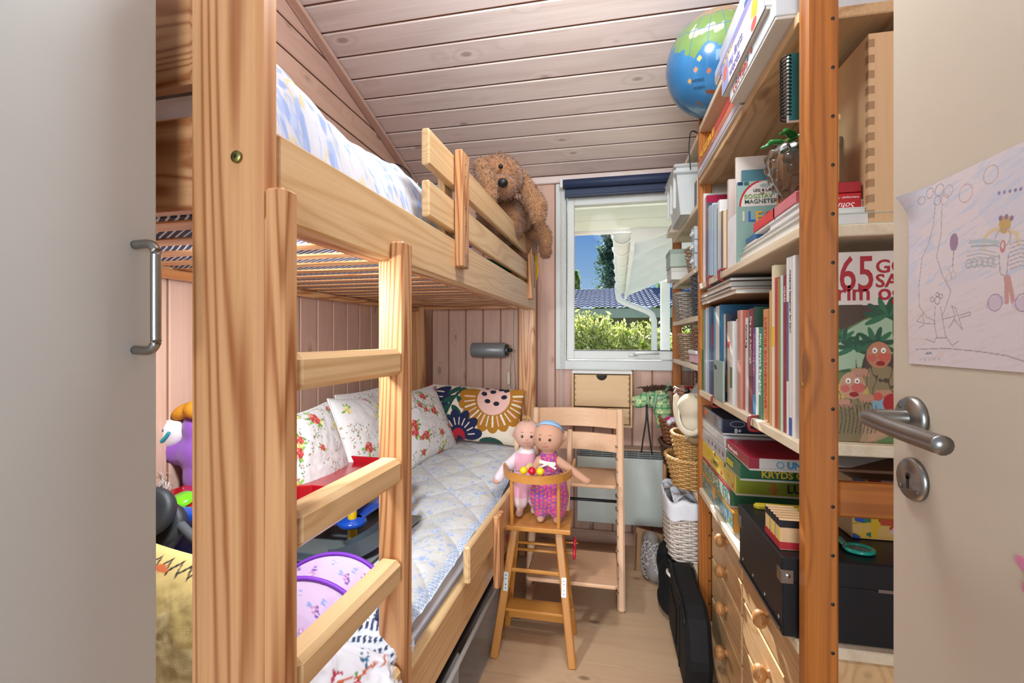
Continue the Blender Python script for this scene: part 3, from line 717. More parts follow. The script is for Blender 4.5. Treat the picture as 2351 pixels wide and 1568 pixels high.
def bigflowers(cv):
    # U -.28..28, V -.15...15 (metres)
    cv.m(np.ones(cv.U.shape, bool), 'e3d3bd'); N, G, O, R, K, PK = '1d2348', '1f4a3f', 'a9701f', 'b3202f', '1b1d26', 'e3b3a6'
    cv.poly([(-.285, .16), (-.255, .15), (-.25, .02), (-.285, -.02)], R)
    for a in np.linspace(-.9, .55, 6): cv.ell(-.245+.05*math.cos(a), .06+.05*math.sin(a), .085, .032, N, a)
    for k, yv in enumerate((.105, .075, .045)): cv.line(-.22, yv, -.165, yv-.004, .007, 'e3d3bd'); cv.line(-.245, yv, -.228, yv, .006, R)
    cv.path([(-.245, .02), (-.215, -.04), (-.19, -.15)], .034, N); cv.path([(-.235, -.03), (-.21, -.075)], .007, 'e3d3bd')
    cv.path([(-.155, -.16), (-.135, -.04), (-.105, .05), (-.06, .13)], .018, G)
    for k in range(5):
        t = k/4; x = -.15+.08*t; y = -.11+.21*t
        cv.ell(x-.035, y+.012, .04, .016, G, .25+.1*k); cv.ell(x+.042, y+.004, .042, .017, G, -.75)
    ox, oy = .125, .085
    for k in range(11): a = -pi*1.02+k*pi*1.1/10; cv.ell(ox+.118*math.cos(a), oy+.112*math.sin(a), .075, .04, O, a)
    for k in range(17):
        a = -pi*1.0+k*pi*1.06/16; cv.line(ox+.105*math.cos(a), oy+.10*math.sin(a), ox+.158*math.cos(a), oy+.152*math.sin(a), .010-.004*(k % 2), 'e3d3bd' if k % 3 else PK)
    cv.ell(ox, oy, .088, .092, PK)
    for x, y in ((-.05, .06), (-.055, .02), (-.01, .035), (.03, .055), (.055, .01), (-.03, -.02), (.02, -.03), (.06, .05), (0, .065)): cv.ell(ox+x, oy+y, .016, .012, K, 5*x)
    bx, by = -.045, -.125
    for k in range(6): a = pi*.95-k*pi*.9/5; cv.ell(bx+.075*math.cos(a), by+.078*math.sin(a), .058, .029, N, a)
    for k in range(9): a = pi*.95-k*pi*.9/8; cv.line(bx+.055*math.cos(a), by+.055*math.sin(a), bx+.09*math.cos(a), by+.09*math.sin(a), .006, 'e3d3bd')
    cv.ell(bx, by, .036, .036, R); cv.ell(bx+.004, by-.018, .018, .018, N)
    cv.ell(.13, -.155, .07, .035, G); cv.ell(.13, -.16, .025, .016, R)
pillow('cushion', 'oblong cushion with bold navy, green and ochre flower print', 'cushion', onbed(-.335, 1.83, .795), tilt(1.25, 0, -.045), .56, .30, .13, bigflowers, 9, nu=300, nv=170, pinch=.06)
def duckprint(cv):
    cv.m(np.ones(cv.U.shape, bool), 'dcc07a'); n = fbm(cv.U, cv.V, 5, 3); cv.m((n > .56) & (cv.V < .02), 'd2a637'); cv.m((n < .40), 'e2cc92')
    for k in range(9): cv.path([(-.15+.03*k, .155), (-.13+.03*k, .17), (-.12+.03*k, .15)], .004, '2a2320')
    cv.ell(-.02, .155, .02, .006, 'cf6a3a'); cv.ell(.10, -.16, .05, .05, '2f6b4a')
    for k in range(14): a = k*.3; cv.line(.06+.012*k*.5, -.12, .055+.013*k*.5, -.095+.01*math.sin(k), .003, '26221f')
pillow('pillow', 'mustard yellow picture pillow at the near end of the lower bunk', 'pillow', onbed(-.36, .13, .615), tilt(1.35, -.15), .42, .38, .12, duckprint, 12)

# added fill light and shade, hidden behind the near post, brightening the lower bunk
bl = thing('bunk_fill', 'small white shade of an added fill light, hidden behind the near post', 'lamp', BW_(-.215, .17, 1.33), BA, world=False)
lathe('shade', [(0, .052), (.03, .05), (.05, .03), (.075, .012), (.073, .011), (.048, .028), (.028, .047), (0, .049)], WHITE, bl, (0, 0, 0), (0, 0, 0), 24)
light('bunk_fill_light', 'AREA', 7.5, BW_(-.215, .17, 1.335), Vector((-.15, 1.0, -.6)).to_track_quat('-Z', 'Y').to_euler(), (.86, .94, 1), shape='DISK', size=.13)

# ================================================================ WARDROBE AND DOOR NEAR THE CAMERA
wd = thing('wardrobe', 'plain white wardrobe front with steel bow handle at the left', 'wardrobe', (-.85, -.1, 0))
WW = plain('bdbdb9', .5, vary=.015)
box('body', (-1.17, -.7, .06), (-.580, .474, 2.42), WW, wd, .003); box('plinth', (-1.17, -.7, 0), (-.60, .46, .06), WW, wd, .002)
d1 = box('door', (-.578, -.105, .062), (-.557, .476, 2.418), WW, wd, .003); box('door', (-.578, -.698, .062), (-.557, -.111, 2.418), WW, wd, .003)
a = P(281, 556, x=-.557); b = P(281, 803, x=-.557)
hy = .447; z1, z0 = 1.314, 1.187
tube('handle', arcpts([(-.557, hy, z1), (-.535, hy, z1), (-.526, hy, z1-.009), (-.526, hy, z1-.02), (-.526, hy, z0+.02), (-.526, hy, z0+.009), (-.535, hy, z0), (-.557, hy, z0)], 5), .0055, STEEL, d1, 12)
DC = plain('cdbfab', .38, vary=.015, bump=.02, bscale=250)
dr = thing('door_1', 'open cream room door with steel lever at the right edge', 'door', (.39, .28, 0)); dr['kind'] = 'structure'
box('leaf', (.370, -.14, .008), (.410, .688, 2.06), DC, dr, .003)
hw = thing('door_handle', 'brushed steel lever handle with round rose on the cream door', 'door handle', (.37, .64, 1.10)); bpy.data.objects.remove(hw, do_unlink=True)
lx = .370
rose = lathe('rose', [(0, .0), (.026, .0), (.026, .005), (.0235, .009), (.012, .0095), (.0095, .011), (0, .011)], STEEL, dr, (lx, .643, 1.104), (0, -pi/2, 0), 32)
tube('lever', arcpts([(lx, .643, 1.104), (lx-.030, .643, 1.104), (lx-.047, .641, 1.104), (lx-.055, .632, 1.104), (lx-.056, .615, 1.103), (lx-.054, .58, 1.100), (lx-.051, .545, 1.098), (lx-.050, .515, 1.097)], 6), .0098, STEEL, dr, 14)
es = lathe('keyhole_plate', [(0, 0), (.026, 0), (.026, .004), (.023, .0075), (0, .0078)], STEEL, dr, (lx, .643, 1.029), (0, -pi/2, 0), 32)
cyl('keyhole', (lx-.0078, .643, 1.033), (lx-.0083, .643, 1.033), .0042, BLACK, es, 16); box('keyhole_slot', (lx-.0083, .641, 1.018), (lx-.0076, .645, 1.033), BLACK, es, 0)
for dy, dz in ((.015, -.012), (-.015, -.012)): cyl('screw', (lx-.0072, .643+dy, 1.029+dz), (lx-.0084, .643+dy, 1.029+dz), .0032, plain('7f7d79', .4, 1.), es, 10)
cyl('screw', (lx-.0085, .656, 1.117), (lx-.0098, .656, 1.117), .003, plain('7f7d79', .4, 1.), rose, 10)
# child's drawing taped to the door
PY0, PZ0 = .652, 1.170
def dq(zx, zy):
    q = P(1980+zx/2.0916, 250+zy/2.0916, x=.3685); return (PY0-q.y, q.z-PZ0)
def drawing(cv):
    W_, H_ = .297, .208
    cv.m(np.ones(cv.U.shape, bool), 'd6c8c8')
    n = fbm(cv.U*1, (cv.V-.35*cv.U), 22, 8); up = cv.V > .075+.02*np.sin(cv.U*9)
    cv.m(up & (n > .5), 'cbc4cc'); n2 = fbm(cv.U*6, (cv.V-.3*cv.U)*40, 9, 4); cv.m((cv.V > .09) & (n2 > .62), 'b9bfd0')
    cv.m((cv.V < .2-.0*cv.U) & (cv.V < .085) & (n2 > .66), 'd2c0bb')
    L = lambda pts, w, c: cv.path([dq(*p) for p in pts], w, c)
    G = '8c8080'
    L([(350, 455), (340, 560), (318, 640), (285, 720), (272, 860), (275, 950), (310, 1000), (350, 1020)], .0011, G)
    L([(382, 455), (376, 600), (355, 710), (385, 800), (425, 875), (400, 950), (382, 1000)], .0011, G)
    for cx, cy, R_ in ((290, 440, 18), (325, 405, 22), (370, 390, 26), (412, 395, 26), (360, 440, 20), (395, 435, 22), (495, 405, 36), (615, 315, 34)):
        c0 = dq(cx, cy); cv.ring(c0[0], c0[1], R_/2.09*.00053, .0011, 'b08f8a' if cx > 380 else G)
    c0 = dq(438, 640); cv.ell(*c0, .0062, .0095, '7c5a78'); L([(438, 680), (432, 755)], .0011, '7c5a78')
    for cx, cy, R_ in ((425, 770, 14), (415, 810, 16), (435, 800, 16)): c0 = dq(cx, cy); cv.ring(*c0, R_*.00025, .0009, 'b59a9a')
    for a_, b_ in (((360, 920), 14), ((335, 915), 9), ((378, 900), 8), ((360, 892), 8)): c0 = dq(*a_); cv.ring(*c0, b_*.0003, .0010, '6b6163')
    L([(350, 950), (345, 1030), (358, 1100), (400, 1100), (385, 1010), (375, 950)], .0011, G); L([(358, 1090), (345, 1122), (305, 1105)], .0011, G); L([(400, 1090), (430, 1138), (460, 1115)], .0011, G)
    L([(350, 1032), (300, 1030), (262, 1020), (290, 985), (300, 1035), (272, 1052)], .0011, G)
    L([(385, 1010), (445, 995), (428, 945), (450, 960), (455, 995), (515, 975), (518, 990), (462, 1005), (480, 1062), (440, 1010), (415, 1052), (445, 1000)], .0011, G)
    L([(255, 1155), (400, 1150), (560, 1165), (690, 1185), (800, 1220), (950, 1260)], .0012, G)
    # crowned figure
    c0 = dq(682, 555); cv.ell(c0[0], c0[1], .0068, .0085, 'b98b35')
    for a_ in ((662, 525), (690, 518), (715, 525)): cv.ell(*dq(*a_), .0022, .0026, '6d4a6e')
    L([(585, 670), (585, 620), (610, 590), (650, 575)], .004, 'd2b682'); L([(700, 585), (740, 600), (745, 640)], .004, 'd2b682')
    cv.ring(*dq(672, 620), .0085, .0010, G)
    L([(655, 700), (660, 790), (690, 810), (700, 700)], .0010, G); cv.ell(*dq(672, 660), .0032, .0062, 'b5615c'); cv.ell(*dq(672, 655), .0014, .003, 'd6c8c8')
    for k in range(5): L([(500, 690+18*k), (560, 675+18*k), (640, 690+18*k)], .0011, '9aa0a0'); 
    for k in range(6): cv.ring(*dq(510+26*k, 745-3*k), .0042, .0010, '8f9494')
    L([(515, 640), (580, 632), (650, 642)], .004, '9fb0b4'); L([(520, 660), (640, 655)], .0016, '7f8f94')
    for k in range(7): L([(705, 650+20*k), (760, 630+20*k), (840, 660+18*k)], .0011, '9b8f96')
    L([(690, 810), (692, 860), (690, 925)], .0055, 'b9786f'); L([(700, 810), (712, 870), (722, 925)], .0045, 'b9786f')
    for cx in (635, 770): c0 = dq(cx, 930); cv.ell(*c0, .0115, .0062, 'c3aebc', .25); cv.ring(c0[0], c0[1], .008, .0011, '8a6a94')
    for k in range(5): cv.ell(*dq(655+26*k, 405-5*k), .0016, .0018, '6a5a86')
    L([(305, 1175), (330, 1172)], .0025, '6f7a9a')
    for k in range(5): L([(270+22*k, 1195), (278+22*k, 1208), (284+22*k, 1192)], .0008, '8c8a92')
U, V = np.meshgrid(np.linspace(0, .297, 420), np.linspace(0, .208, 300), indexing='ij')
cv = Cv(U, V, 'd6c8c8'); drawing(cv); cv.c = cv.c*.66+np.array([.84, .785, .785])*.34
curl = .012*np.clip((.03-U)/.03, 0, 1)*np.clip((V-.17)/.038, 0, 1)**2+.0010*np.abs(np.sin(V*22))*np.exp(-U*20)+.0012
Xd = np.stack([U-.004*np.clip((V-.19)/.02, 0, 1)*np.clip((.03-U)/.03, 0, 1), V, curl], -1)
o = grid('child_drawing', Xd, vcol(.7, .05, 300), None, (.370, PY0, PZ0), Matrix((RYM, UZ, RYM.cross(UZ))).transposed(), cv.c)
tag(o, 'child\'s pale pink crayon drawing of a crowned figure taped on the door', 'drawing')
q = P(2345, 1305, x=.3695); st = thing('flower_sticker', 'small pink petal sticker low on the cream door', 'sticker', (.3695, q.y, q.z))
for k in range(5):
    a = 2*pi*k/5+.3; prism('petal', [(.011*math.cos(t)+.014, .006*math.sin(t)) for t in np.linspace(0, 2*pi, 14)[:-1]], 0, .0008, plain('d884a4', .5), st, (.3695, q.y-.018, q.z), (Matrix((RYM, UZ, RYM.cross(UZ))).transposed() @ Matrix.Rotation(a, 3, 'Z')))

# ================================================================ FURNITURE BY THE WINDOW
BE = plain('e0b596', .5)
ch = thing('childs_chair', 'tall beech child\'s chair with curved back slats below the window', 'chair', (-.145, 2.2, 0))
def yz(z): return 2.065+.235*z/.85
for x0 in (-.360, .052):
    L = [(0, 0)]
    beam('upright', (x0+.017, yz(0), .0), (x0+.017, yz(.852), .852), .034, .052, beech('Z'), ch, .008, up=(0, 1, 0))
    beam('floor_runner', (x0+.017, yz(0)+.02, .02), (x0+.017, 2.60, .02), .034, .04, beech('Z'), ch, .008)
    for k in range(12): zz = .08+k*.055; beam('groove', (x0+.034 if x0 < 0 else x0-.0002, yz(zz)-.028, zz), (x0+.0345 if x0 < 0 else x0+.0003, yz(zz)+.02, zz), .012, .006, plain('8a6a50', .7), ch, 0)
def plate(name, z, y0, y1, th=.016):
    U = [(x, y0+.02*(1-math.cos((x+.145)/.204*pi))*0) for x in (-.352, .05)]
    pts = [(-.326, y1), (-.326, y0+.012), (-.314, y0), (.038, y0), (.05, y0+.012), (.05, y1)]
    prism(name, pts, z, z+th, beech('X'), ch, (0, 0, 0), bev=.004)
plate('seat', .520, 2.11, 2.40); plate('foot_plate', .196, 1.865, 2.16)
for z0, z1, ds in ((.765, .852, .0), (.655, .735, .0)):
    v = []; f = []; N = 15
    for i in range(N):
        t = i/(N-1); x = -.328+.382*t; dy = .045*math.sin(pi*t)
        for zz in (z0, z1):
            for th in (0, .014): v.append((x, yz(zz)+dy-.006+th, zz))
    for i in range(N-1):
        a_ = 4*i; b_ = a_+4
        f += [(a_, b_, b_+2, a_+2), (a_+1, a_+3, b_+3, b_+1), (a_, a_+1, b_+1, b_), (a_+2, b_+2, b_+3, a_+3)]
    f += [(0, 2, 3, 1), (4*N-4, 4*N-3, 4*N-1, 4*N-2)]
    link('back_slat', mesh('slat', v, f), beech('X'), ch, (0, 0, 0))
cyl('cross_rod', (-.328, yz(.44), .44), (.052, yz(.44), .44), .007, BLACK, ch, 12); cyl('cross_rod', (-.328, yz(.16), .15), (.052, yz(.16), .15), .007, BLACK, ch, 12)
beam('rear_bar', (-.328, 2.56, .022), (.052, 2.56, .022), .03, .02, beech('Z'), ch, .004)
# drawer box on the wall
DB = birch('X')
wbx = thing('drawer_box', 'birch plywood drawer box fixed to the wall under the window', 'drawer box', (-.02, 2.67, .71))
x0, x1, y0 = -.188, .147, 2.60
box('top', (x0, y0-.004, 1.006), (x1, YB, 1.022), plain('dcd8d2', .5), wbx, .003); box('bottom', (x0, y0, .708), (x1, YB, .722), DB, wbx, .002)
for xa in (x0, x1-.012): box('side', (xa, y0, .722), (xa+.012, YB, 1.006), birch('Z'), wbx, .002)
box('back', (x0+.012, YB-.01, .722), (x1-.012, YB-.002, 1.006), DB, wbx, 0)
for za, zb in ((.822, 1.0), (.726, .814)):
    d = box('drawer', (x0+.016, y0+.004, za), (x1-.016, y0+.016, zb), DB, wbx, .002)
    lathe('finger_hole', [(0, 0), (.03, 0), (.03, .0012), (0, .0012)], plain('3b342c', .8), d, ((x0+x1)/2, y0+.0045, zb-.0005), (pi/2, pi, 0), 20, True, pi)
    for k in range(int((zb-za)/.016)):
        if k % 2: 
            for xa in (x0+.017, x1-.025): box('finger_joint', (xa, y0+.0035, za+.01+k*.016), (xa+.008, y0+.006, za+.024+k*.016), plain('b08a60', .6), d, 0)
# panel heater
ht = thing('panel_heater', 'flat grey-green electric panel heater with dark grille under the window', 'heater', (.08, 2.69, .15))
HM = plain('d0d6cc', .45, vary=.02)
box('front_panel', (-.16, 2.640, .155), (.335, 2.648, .530), HM, ht, .003); box('casing', (-.155, 2.65, .16), (.33, 2.735, .572), plain('5b5c58', .6), ht, .003)
box('top_cap', (-.16, 2.640, .572), (.335, 2.738, .582), plain('b79a86', .5), ht, .002)
for k in range(3): box('grille_bar', (-.158, 2.641, .538+k*.0115), (.333, 2.647, .5415+k*.0115), plain('9a9d97', .5), ht, 0)
for k in range(8): box('grille_rib', (-.15+k*.066, 2.642, .532), (-.147+k*.066, 2.648, .572), plain('9a9d97', .5), ht, 0)
# reading lamp with cord
lm = thing('wall_lamp', 'grey cylindrical reading lamp on the wall above the cushion', 'lamp', (-.68, YB-.02, 1.135))
LG = plain('8f9292', .4, .3, vary=.04)
cyl('shade', (-.797, 2.665, 1.135), (-.585, 2.665, 1.135), .044, LG, lm, 32); cyl('end_cap', (-.585, 2.665, 1.135), (-.568, 2.665, 1.135), .036, plain('55585a', .35, .7), lm, 24)
cyl('knob', (-.568, 2.665, 1.135), (-.545, 2.665, 1.135), .010, BLACK, lm, 12); box('wall_mount', (-.70, 2.70, 1.11), (-.66, YB, 1.16), LG, lm, .003)
CW = plain('d8cdbd', .6)
tube('cord', arcpts([P(1171, 815, y=2.68), P(1169, 850, y=2.71), P(1169, 870, y=2.715), P(1172, 905, y=2.71), P(1177, 925, y=2.69), P(1181, 880, y=2.71), P(1177, 800, y=2.72), P(1178, 712, y=2.72)], 5), .0028, CW, lm, 6)
q = P(1168, 868, y=2.71); box('cord_switch', (q.x-.009, 2.70, q.z-.04), (q.x+.009, 2.722, q.z+.04), plain('d9cdb4', .5), lm, .004)
# hobby horse
hh = thing('hobby_horse', 'green patterned hobby horse head with brown yarn mane by the heater', 'toy', (.30, 2.50, .0))
def hpaint(co):
    c = np.zeros((len(co), 3)); c[:] = (.62, .76, .55); u = co[:, 0]*1; v = co[:, 2]
    c[(np.abs(np.sin(u*95)) > .93) | (np.abs(np.sin(v*95)) > .93)] = (.30, .55, .38)
    r = np.hypot((u*20 % 1)-.5, (v*20 % 1)-.5); c[r < .25] = (.87, .85, .62); c[r < .09] = (.45, .62, .42); c[u < .150] = (.78, .72, .55)
    return c
blob('head', [((.17, 2.50, .868), (.042, .035, .034), (0, .25, 0)), ((.225, 2.50, .885), (.052, .04, .045)), ((.275, 2.50, .885), (.05, .042, .055)), ((.285, 2.50, .88), (.305, 2.50, .76), .05, .042)], .008, vcol(.85, .2, 400), hh, paint=hpaint)
cyl('stick', (.305, 2.50, .02), (.307, 2.50, .78), .012, pine('Z'), hh, 10)
for a_, b_ in (((.215, .925), (.222, .845)), ((.262, .935), (.245, .835)), ((.25, .875), (.325, .92))): tube('bridle_strap', [(a_[0], 2.458, a_[1]), ((a_[0]+b_[0])/2, 2.452, (a_[1]+b_[1])/2), (b_[0], 2.458, b_[1])], .006, plain('8fa58c', .8), hh, 6)
tube('rein', arcpts([(.208, 2.455, .86), (.205, 2.44, .78), (.19, 2.44, .68), (.182, 2.44, .615)], 4), .0045, BLACK, hh, 6); tube('rein', arcpts([(.212, 2.455, .86), (.214, 2.44, .78), (.225, 2.44, .68), (.235, 2.44, .61)], 4), .0045, BLACK, hh, 6)
cyl('eye', (.222, 2.462, .895), (.222, 2.455, .895), .009, plain('4a2f22', .4), hh, 12); cyl('nostril', (.142, 2.475, .872), (.142, 2.468, .872), .006, plain('6b4630', .6), hh, 10)
prism('ear', [(0, 0), (.028, .012), (.022, .05)], -.004, .004, plain('5f9a72', .8), hh, (.30, 2.48, .93), (pi/2, 0, 0))
sv = []; sf = []
for i in range(150):
    t = RS.rand(); b_ = Vector((.20+.15*t, 2.50+RS.normal()*.015, .925+.012*math.sin(t*3))); e = b_+Vector((RS.normal()*.02, RS.normal()*.02-.005, RS.uniform(-.012, .022)))
    v, f = tubemesh([b_, b_.lerp(e, .5)+Vector((0, 0, .014)), e], [.003, .0026, .0015], 4); sf += [tuple(k+len(sv) for k in q) for q in f]; sv += v
o = link('mane', mesh('mane', sv, sf), plain('4c3224', .9), hh, (0, 0, 0)); o['kind'] = 'stuff'

# ================================================================ DOLL'S HIGH CHAIR
dc = thing('doll_high_chair', 'small varnished wooden doll\'s high chair with ring tray in the aisle', 'doll chair', (-.265, 1.8, 0))
SZ = .462
for sx, fx, tx in ((-1, -.412, -.350), (1, -.118, -.178)):
    hz = .268; tpf = Vector((tx, 1.765, SZ)); ft = Vector((fx, 1.668, 0))
    beam('front_leg', ft, tpf, .030, .020, dollw('Z'), dc, .004, up=(0, 1, 0))
    beam('rear_leg', Vector((fx-.008*sx, 1.872, 0)), Vector((tx, 1.81, SZ)), .026, .020, dollw('Z'), dc, .004, up=(0, 1, 0))
    m = ft.lerp(tpf, .58)
    hg = beam('hinge', m+Vector((0, -.0185, -.034)), m+Vector((0, -.0043, .034)), .019, .002, plain('d5d6d2', .3, .8), dc, .004, up=(0, 1, 0))
    for dz in (-.022, -.010, .010, .022): cyl('screw', m+Vector((0, -.0118+dz*.21, dz)), m+Vector((0, -.0136+dz*.21, dz)), .0022, BLACK, dc, 8)
    for t1, t2 in ((.33, .35), (.76, .74)): beam('side_bar', ft.lerp(tpf, t1)+Vector((0, .012, 0)), Vector((fx-.008*sx, 1.872, 0)).lerp(Vector((tx, 1.81, SZ)), t2)-Vector((0, .01, 0)), .012, .02, dollw('Z'), dc, .002)
    box('arm_post', (tx-.004-(.01 if sx < 0 else 0), 1.728, SZ+.016), (tx+.010-(.01 if sx < 0 else 0), 1.742, .664), dollw('Z'), dc, .003)
    bx = fx+.001*sx; 
    beam('back_post', (tx+.020*sx, 1.925, .10+SZ-.10), (tx+.030*sx, 1.955, .815), .020, .016, dollw('Z') if 0 else beech('Z'), dc, .003, up=(0, 1, 0))
prism('seat', [(-.400, 1.718), (-.128, 1.718), (-.135, 1.945), (-.393, 1.945)], SZ, SZ+.018, dollw('X'), dc, bev=.003)
N = 40; v = []; f = []
for i in range(N+1):
    a = pi+pi*i/N; cx, cy = -.2645, 1.80
    for r_, zz in ((.137, .664), (.137, .694), (.127, .694), (.127, .664)):
        x = cx+r_*math.cos(a); y = cy+(r_+.005)*math.sin(a)*1.0
        v.append((x, y, zz))
for i in range(N):
    for k in range(4): l = (k+1) % 4; f.append((4*i+k, 4*i+l, 4*i+4+l, 4*i+4+k))
f += [(0, 3, 2, 1), (4*N, 4*N+1, 4*N+2, 4*N+3)]
link('tray_ring', mesh('ring', v, f), dollw('X'), dc, (0, 0, 0))
for x_ in (-.4015, -.1275): box('arm_rail', (x_-.005, 1.80, .664), (x_+.005, 1.95, .694), dollw('Y'), dc, .002)
wy = 1.700; cyl('bead_wire', (-.366, wy, .700), (-.165, wy, .697), .0012, STEEL, dc, 6)
for k, cc in ((-.3035, 'e8c21c'), (-.272, 'c0152a'), (-.240, 'e8c21c')): lathe('bead', [(.0154*math.sin(t), -.0154*math.cos(t)) for t in np.linspace(0, pi, 12)], plain(cc, .2, coat=.4), dc, (k, wy, .7025), (0, pi/2, 0), 20)
def yl(z, front=True): t = z/SZ; return 1.668+(1.765-1.668)*t if front else 1.872-(.062)*t
def xl(z, s): t = z/SZ; return (-.412+.062*t) if s < 0 else (-.118-.060*t)
for zz, fr, n_ in ((.375, False, 'rod'), (.345, False, 'rod'), (.305, True, 'front_bar'), (.10, False, 'rod')):
    y_ = yl(zz, fr); (cyl('rod', (xl(zz, -1)+.008, y_, zz), (xl(zz, 1)-.008, y_, zz), .0062, dollw('X'), dc, 10) if n_ == 'rod' else beam('front_bar', (xl(zz, -1)+.012, y_+.004, zz), (xl(zz, 1)-.012, y_+.004, zz), .012, .014, dollw('Z'), dc, .003))
prism('foot_rest', [(-.398, 1.72), (-.132, 1.72), (-.128, 1.80), (-.402, 1.80)], .150, .160, dollw('X'), dc, bev=.002)
box('rear_board', (-.398, 1.846, .048), (-.122, 1.856, .115), dollw('X'), dc, .003)
for zz, y_ in ((.385, 1.835), (.355, 1.81)):
    w_ = lathe('wheel', [(0, 0), (.021, 0), (.0235, .003), (.0235, .008), (.021, .011), (0, .011)], plain('b3122a', .25, coat=.4), dc, (-.125, y_, zz), (0, pi/2, 0), 24); cyl('axle', (-.16, y_, zz), (-.108, y_, zz), .004, dollw('X'), dc, 8)
lathe('wheel', [(0, 0), (.021, 0), (.0235, .003), (.0235, .008), (.021, .011), (0, .011)], plain('b3122a', .25, coat=.4), dc, (-.405, 1.835, .385), (0, pi/2, 0), 24)

# ---------------------------------------------------------------- two rag dolls standing on the seat
def doll(label, bx, by, skin, hc, lean, arms, legs, body, outfit_paint, headc, hr, facerot, bonnet):
    t = thing('rag_doll', label, 'doll', (bx, by, SZ+.018), group='rag dolls in the doll chair')
    z0 = SZ+.018
    SK = plain(skin, .85, bump=.2, bscale=600, sheen=.1)
    parts = [(headc, (hr*.98, hr*.9, hr))]
    parts += [((headc[0]-hr*.97*s, headc[1], headc[2]-.006), (.012, .008, .013)) for s in (-1, 1)]
    parts += [((headc[0], headc[1], headc[2]-hr*.8), body[0], .022, .026)]
    parts += [(body[0], body[1], .036, .044)]
    for a in arms: parts += [(a[0], a[1], .021, .017), (a[1], a[2], .017, .0145), (a[2], (.020, .012, .015))]
    for l in legs: parts += [(l[0], l[1], .034, .026), (l[1], l[2], .024, .018), ((l[2][0], l[2][1]-.016, z0+.0135), (.0165, .026, .0135))]
    b = blob('body', parts, .0052, SK, t, smooth=4)
    # clothes: an outer shell over torso and legs (and sleeves)
    cl = outfit_paint['shell'](body, legs, arms)
    blob('outfit', cl, .0055, vcol(.85, .3, 600, sheen=.2), t, paint=outfit_paint['paint'], smooth=4)
    # face
    f = Vector((facerot, -1, -.05)).normalized(); r = f.cross(Vector((0, 0, 1))).normalized()*-1; u = Vector((0, 0, 1)); r = Vector((-f.y, f.x, 0)).normalized()*1
    H = Vector(headc)
    def onface(a, e, out=.0):
        d = (f*math.cos(a)*math.cos(e)+r*math.sin(a)*math.cos(e)+u*math.sin(e)); return H+Vector((d.x*hr*.98, d.y*hr*.9, d.z*hr))*(1+out), d
    for s in (-1, 1):
        p, d = onface(.34*s, .02, .0); q = d.to_track_quat('Z', 'Y').to_euler()
        e = lathe('eye', [(0, .003), (.004, .0022), (.0058, 0)], plain('2a2420', .25), t, p, q, 14); p2 = p+d*.0026+u*.0016-r*.001; lathe('glint', [(0, .0008), (.0012, 0)], plain('f4f0ea', .3), e, p2, q, 8)
        p3 = [onface(s*a, e2, .004)[0] for a, e2 in ((.24, .27), (.34, .33), (.44, .28))]; tube('eyebrow', p3, .0009, plain('7a5040', .9), t, 5)
    p, d = onface(0, -.14, .0); lathe('nose', [(0, .004), (.004, .0025), (.006, 0)], SK, t, p, d.to_track_quat('Z', 'Y').to_euler(), 10)
    tube('mouth', [onface(a, e2, .006)[0] for a, e2 in ((-.22, -.40), (-.10, -.45), (0, -.43), (.10, -.45), (.22, -.40))], .0012, plain('b0605a', .8), t, 5)
    if bonnet:
        v = []; nA, nB = 24, 12
        back = Vector((-f.x*.6, -f.y*.6, .8)).normalized(); q = back.to_track_quat('Z', 'Y').to_euler()
        lathe('cap', [(hr*1.04*math.sin(a_), hr*1.04*math.cos(a_)) for a_ in np.linspace(0, 1.12, 12)]+[(hr*1.0*math.sin(a_), hr*1.0*math.cos(a_)) for a_ in np.linspace(1.15, .9, 3)], plain(bonnet, .85, bump=.2), t, H, q, 32)
    hv = []; hf = []
    base = H+Vector((0, -.01, hr*.97))
    for i in range(hc):
        a_ = RS.uniform(0, 6.3); e = base+Vector((math.cos(a_)*.018, math.sin(a_)*.018-.008, RS.uniform(.0, .022))); m = base.lerp(e, .5)+Vector((0, 0, .008))
        vv, ff = tubemesh([base, m, e], [.0016, .0014, .0007], 4); hf += [tuple(k+len(hv) for k in q_) for q_ in ff]; hv += vv
    if hc: o = link('hair', mesh('hair', hv, hf), plain('c9a06a', .8), t, (0, 0, 0)); o['kind'] = 'stuff'
    return t
zs = SZ+.018
def shellA(body, legs, arms):
    s = [(body[0], body[1], .040, .049)]
    for a in arms: s += [(a[0], a[1], .025, .024), (a[1], a[1].lerp(a[2], .75), .024, .021)]
    for l in legs: s += [(l[0], l[1], .040, .034), (l[1], l[1].lerp(l[2], .62), .034, .031)]
    return s
def paintA(co):
    c = np.zeros((len(co), 3)); c[:] = (.86, .62, .68); z = co[:, 2]
    c[(z < .555)] = (.87, .76, .76); c[z > .735] = (.86, .84, .82)
    c[(np.abs(co[:, 0]+.318) > .046) & (z > .62)] = (.85, .79, .80)
    k = ((co[:, 0]+.298)/.022)**2+((z-.685)/.014)**2 < 1; c[k & (co[:, 1] < 1.85)] = (.90, .85, .55)
    k2 = np.abs(np.hypot((co[:, 0]+.298)/.022, (z-.685)/.014)-1) < .12; c[k2 & (co[:, 1] < 1.85)] = (.75, .45, .65)
    return c
V_ = Vector
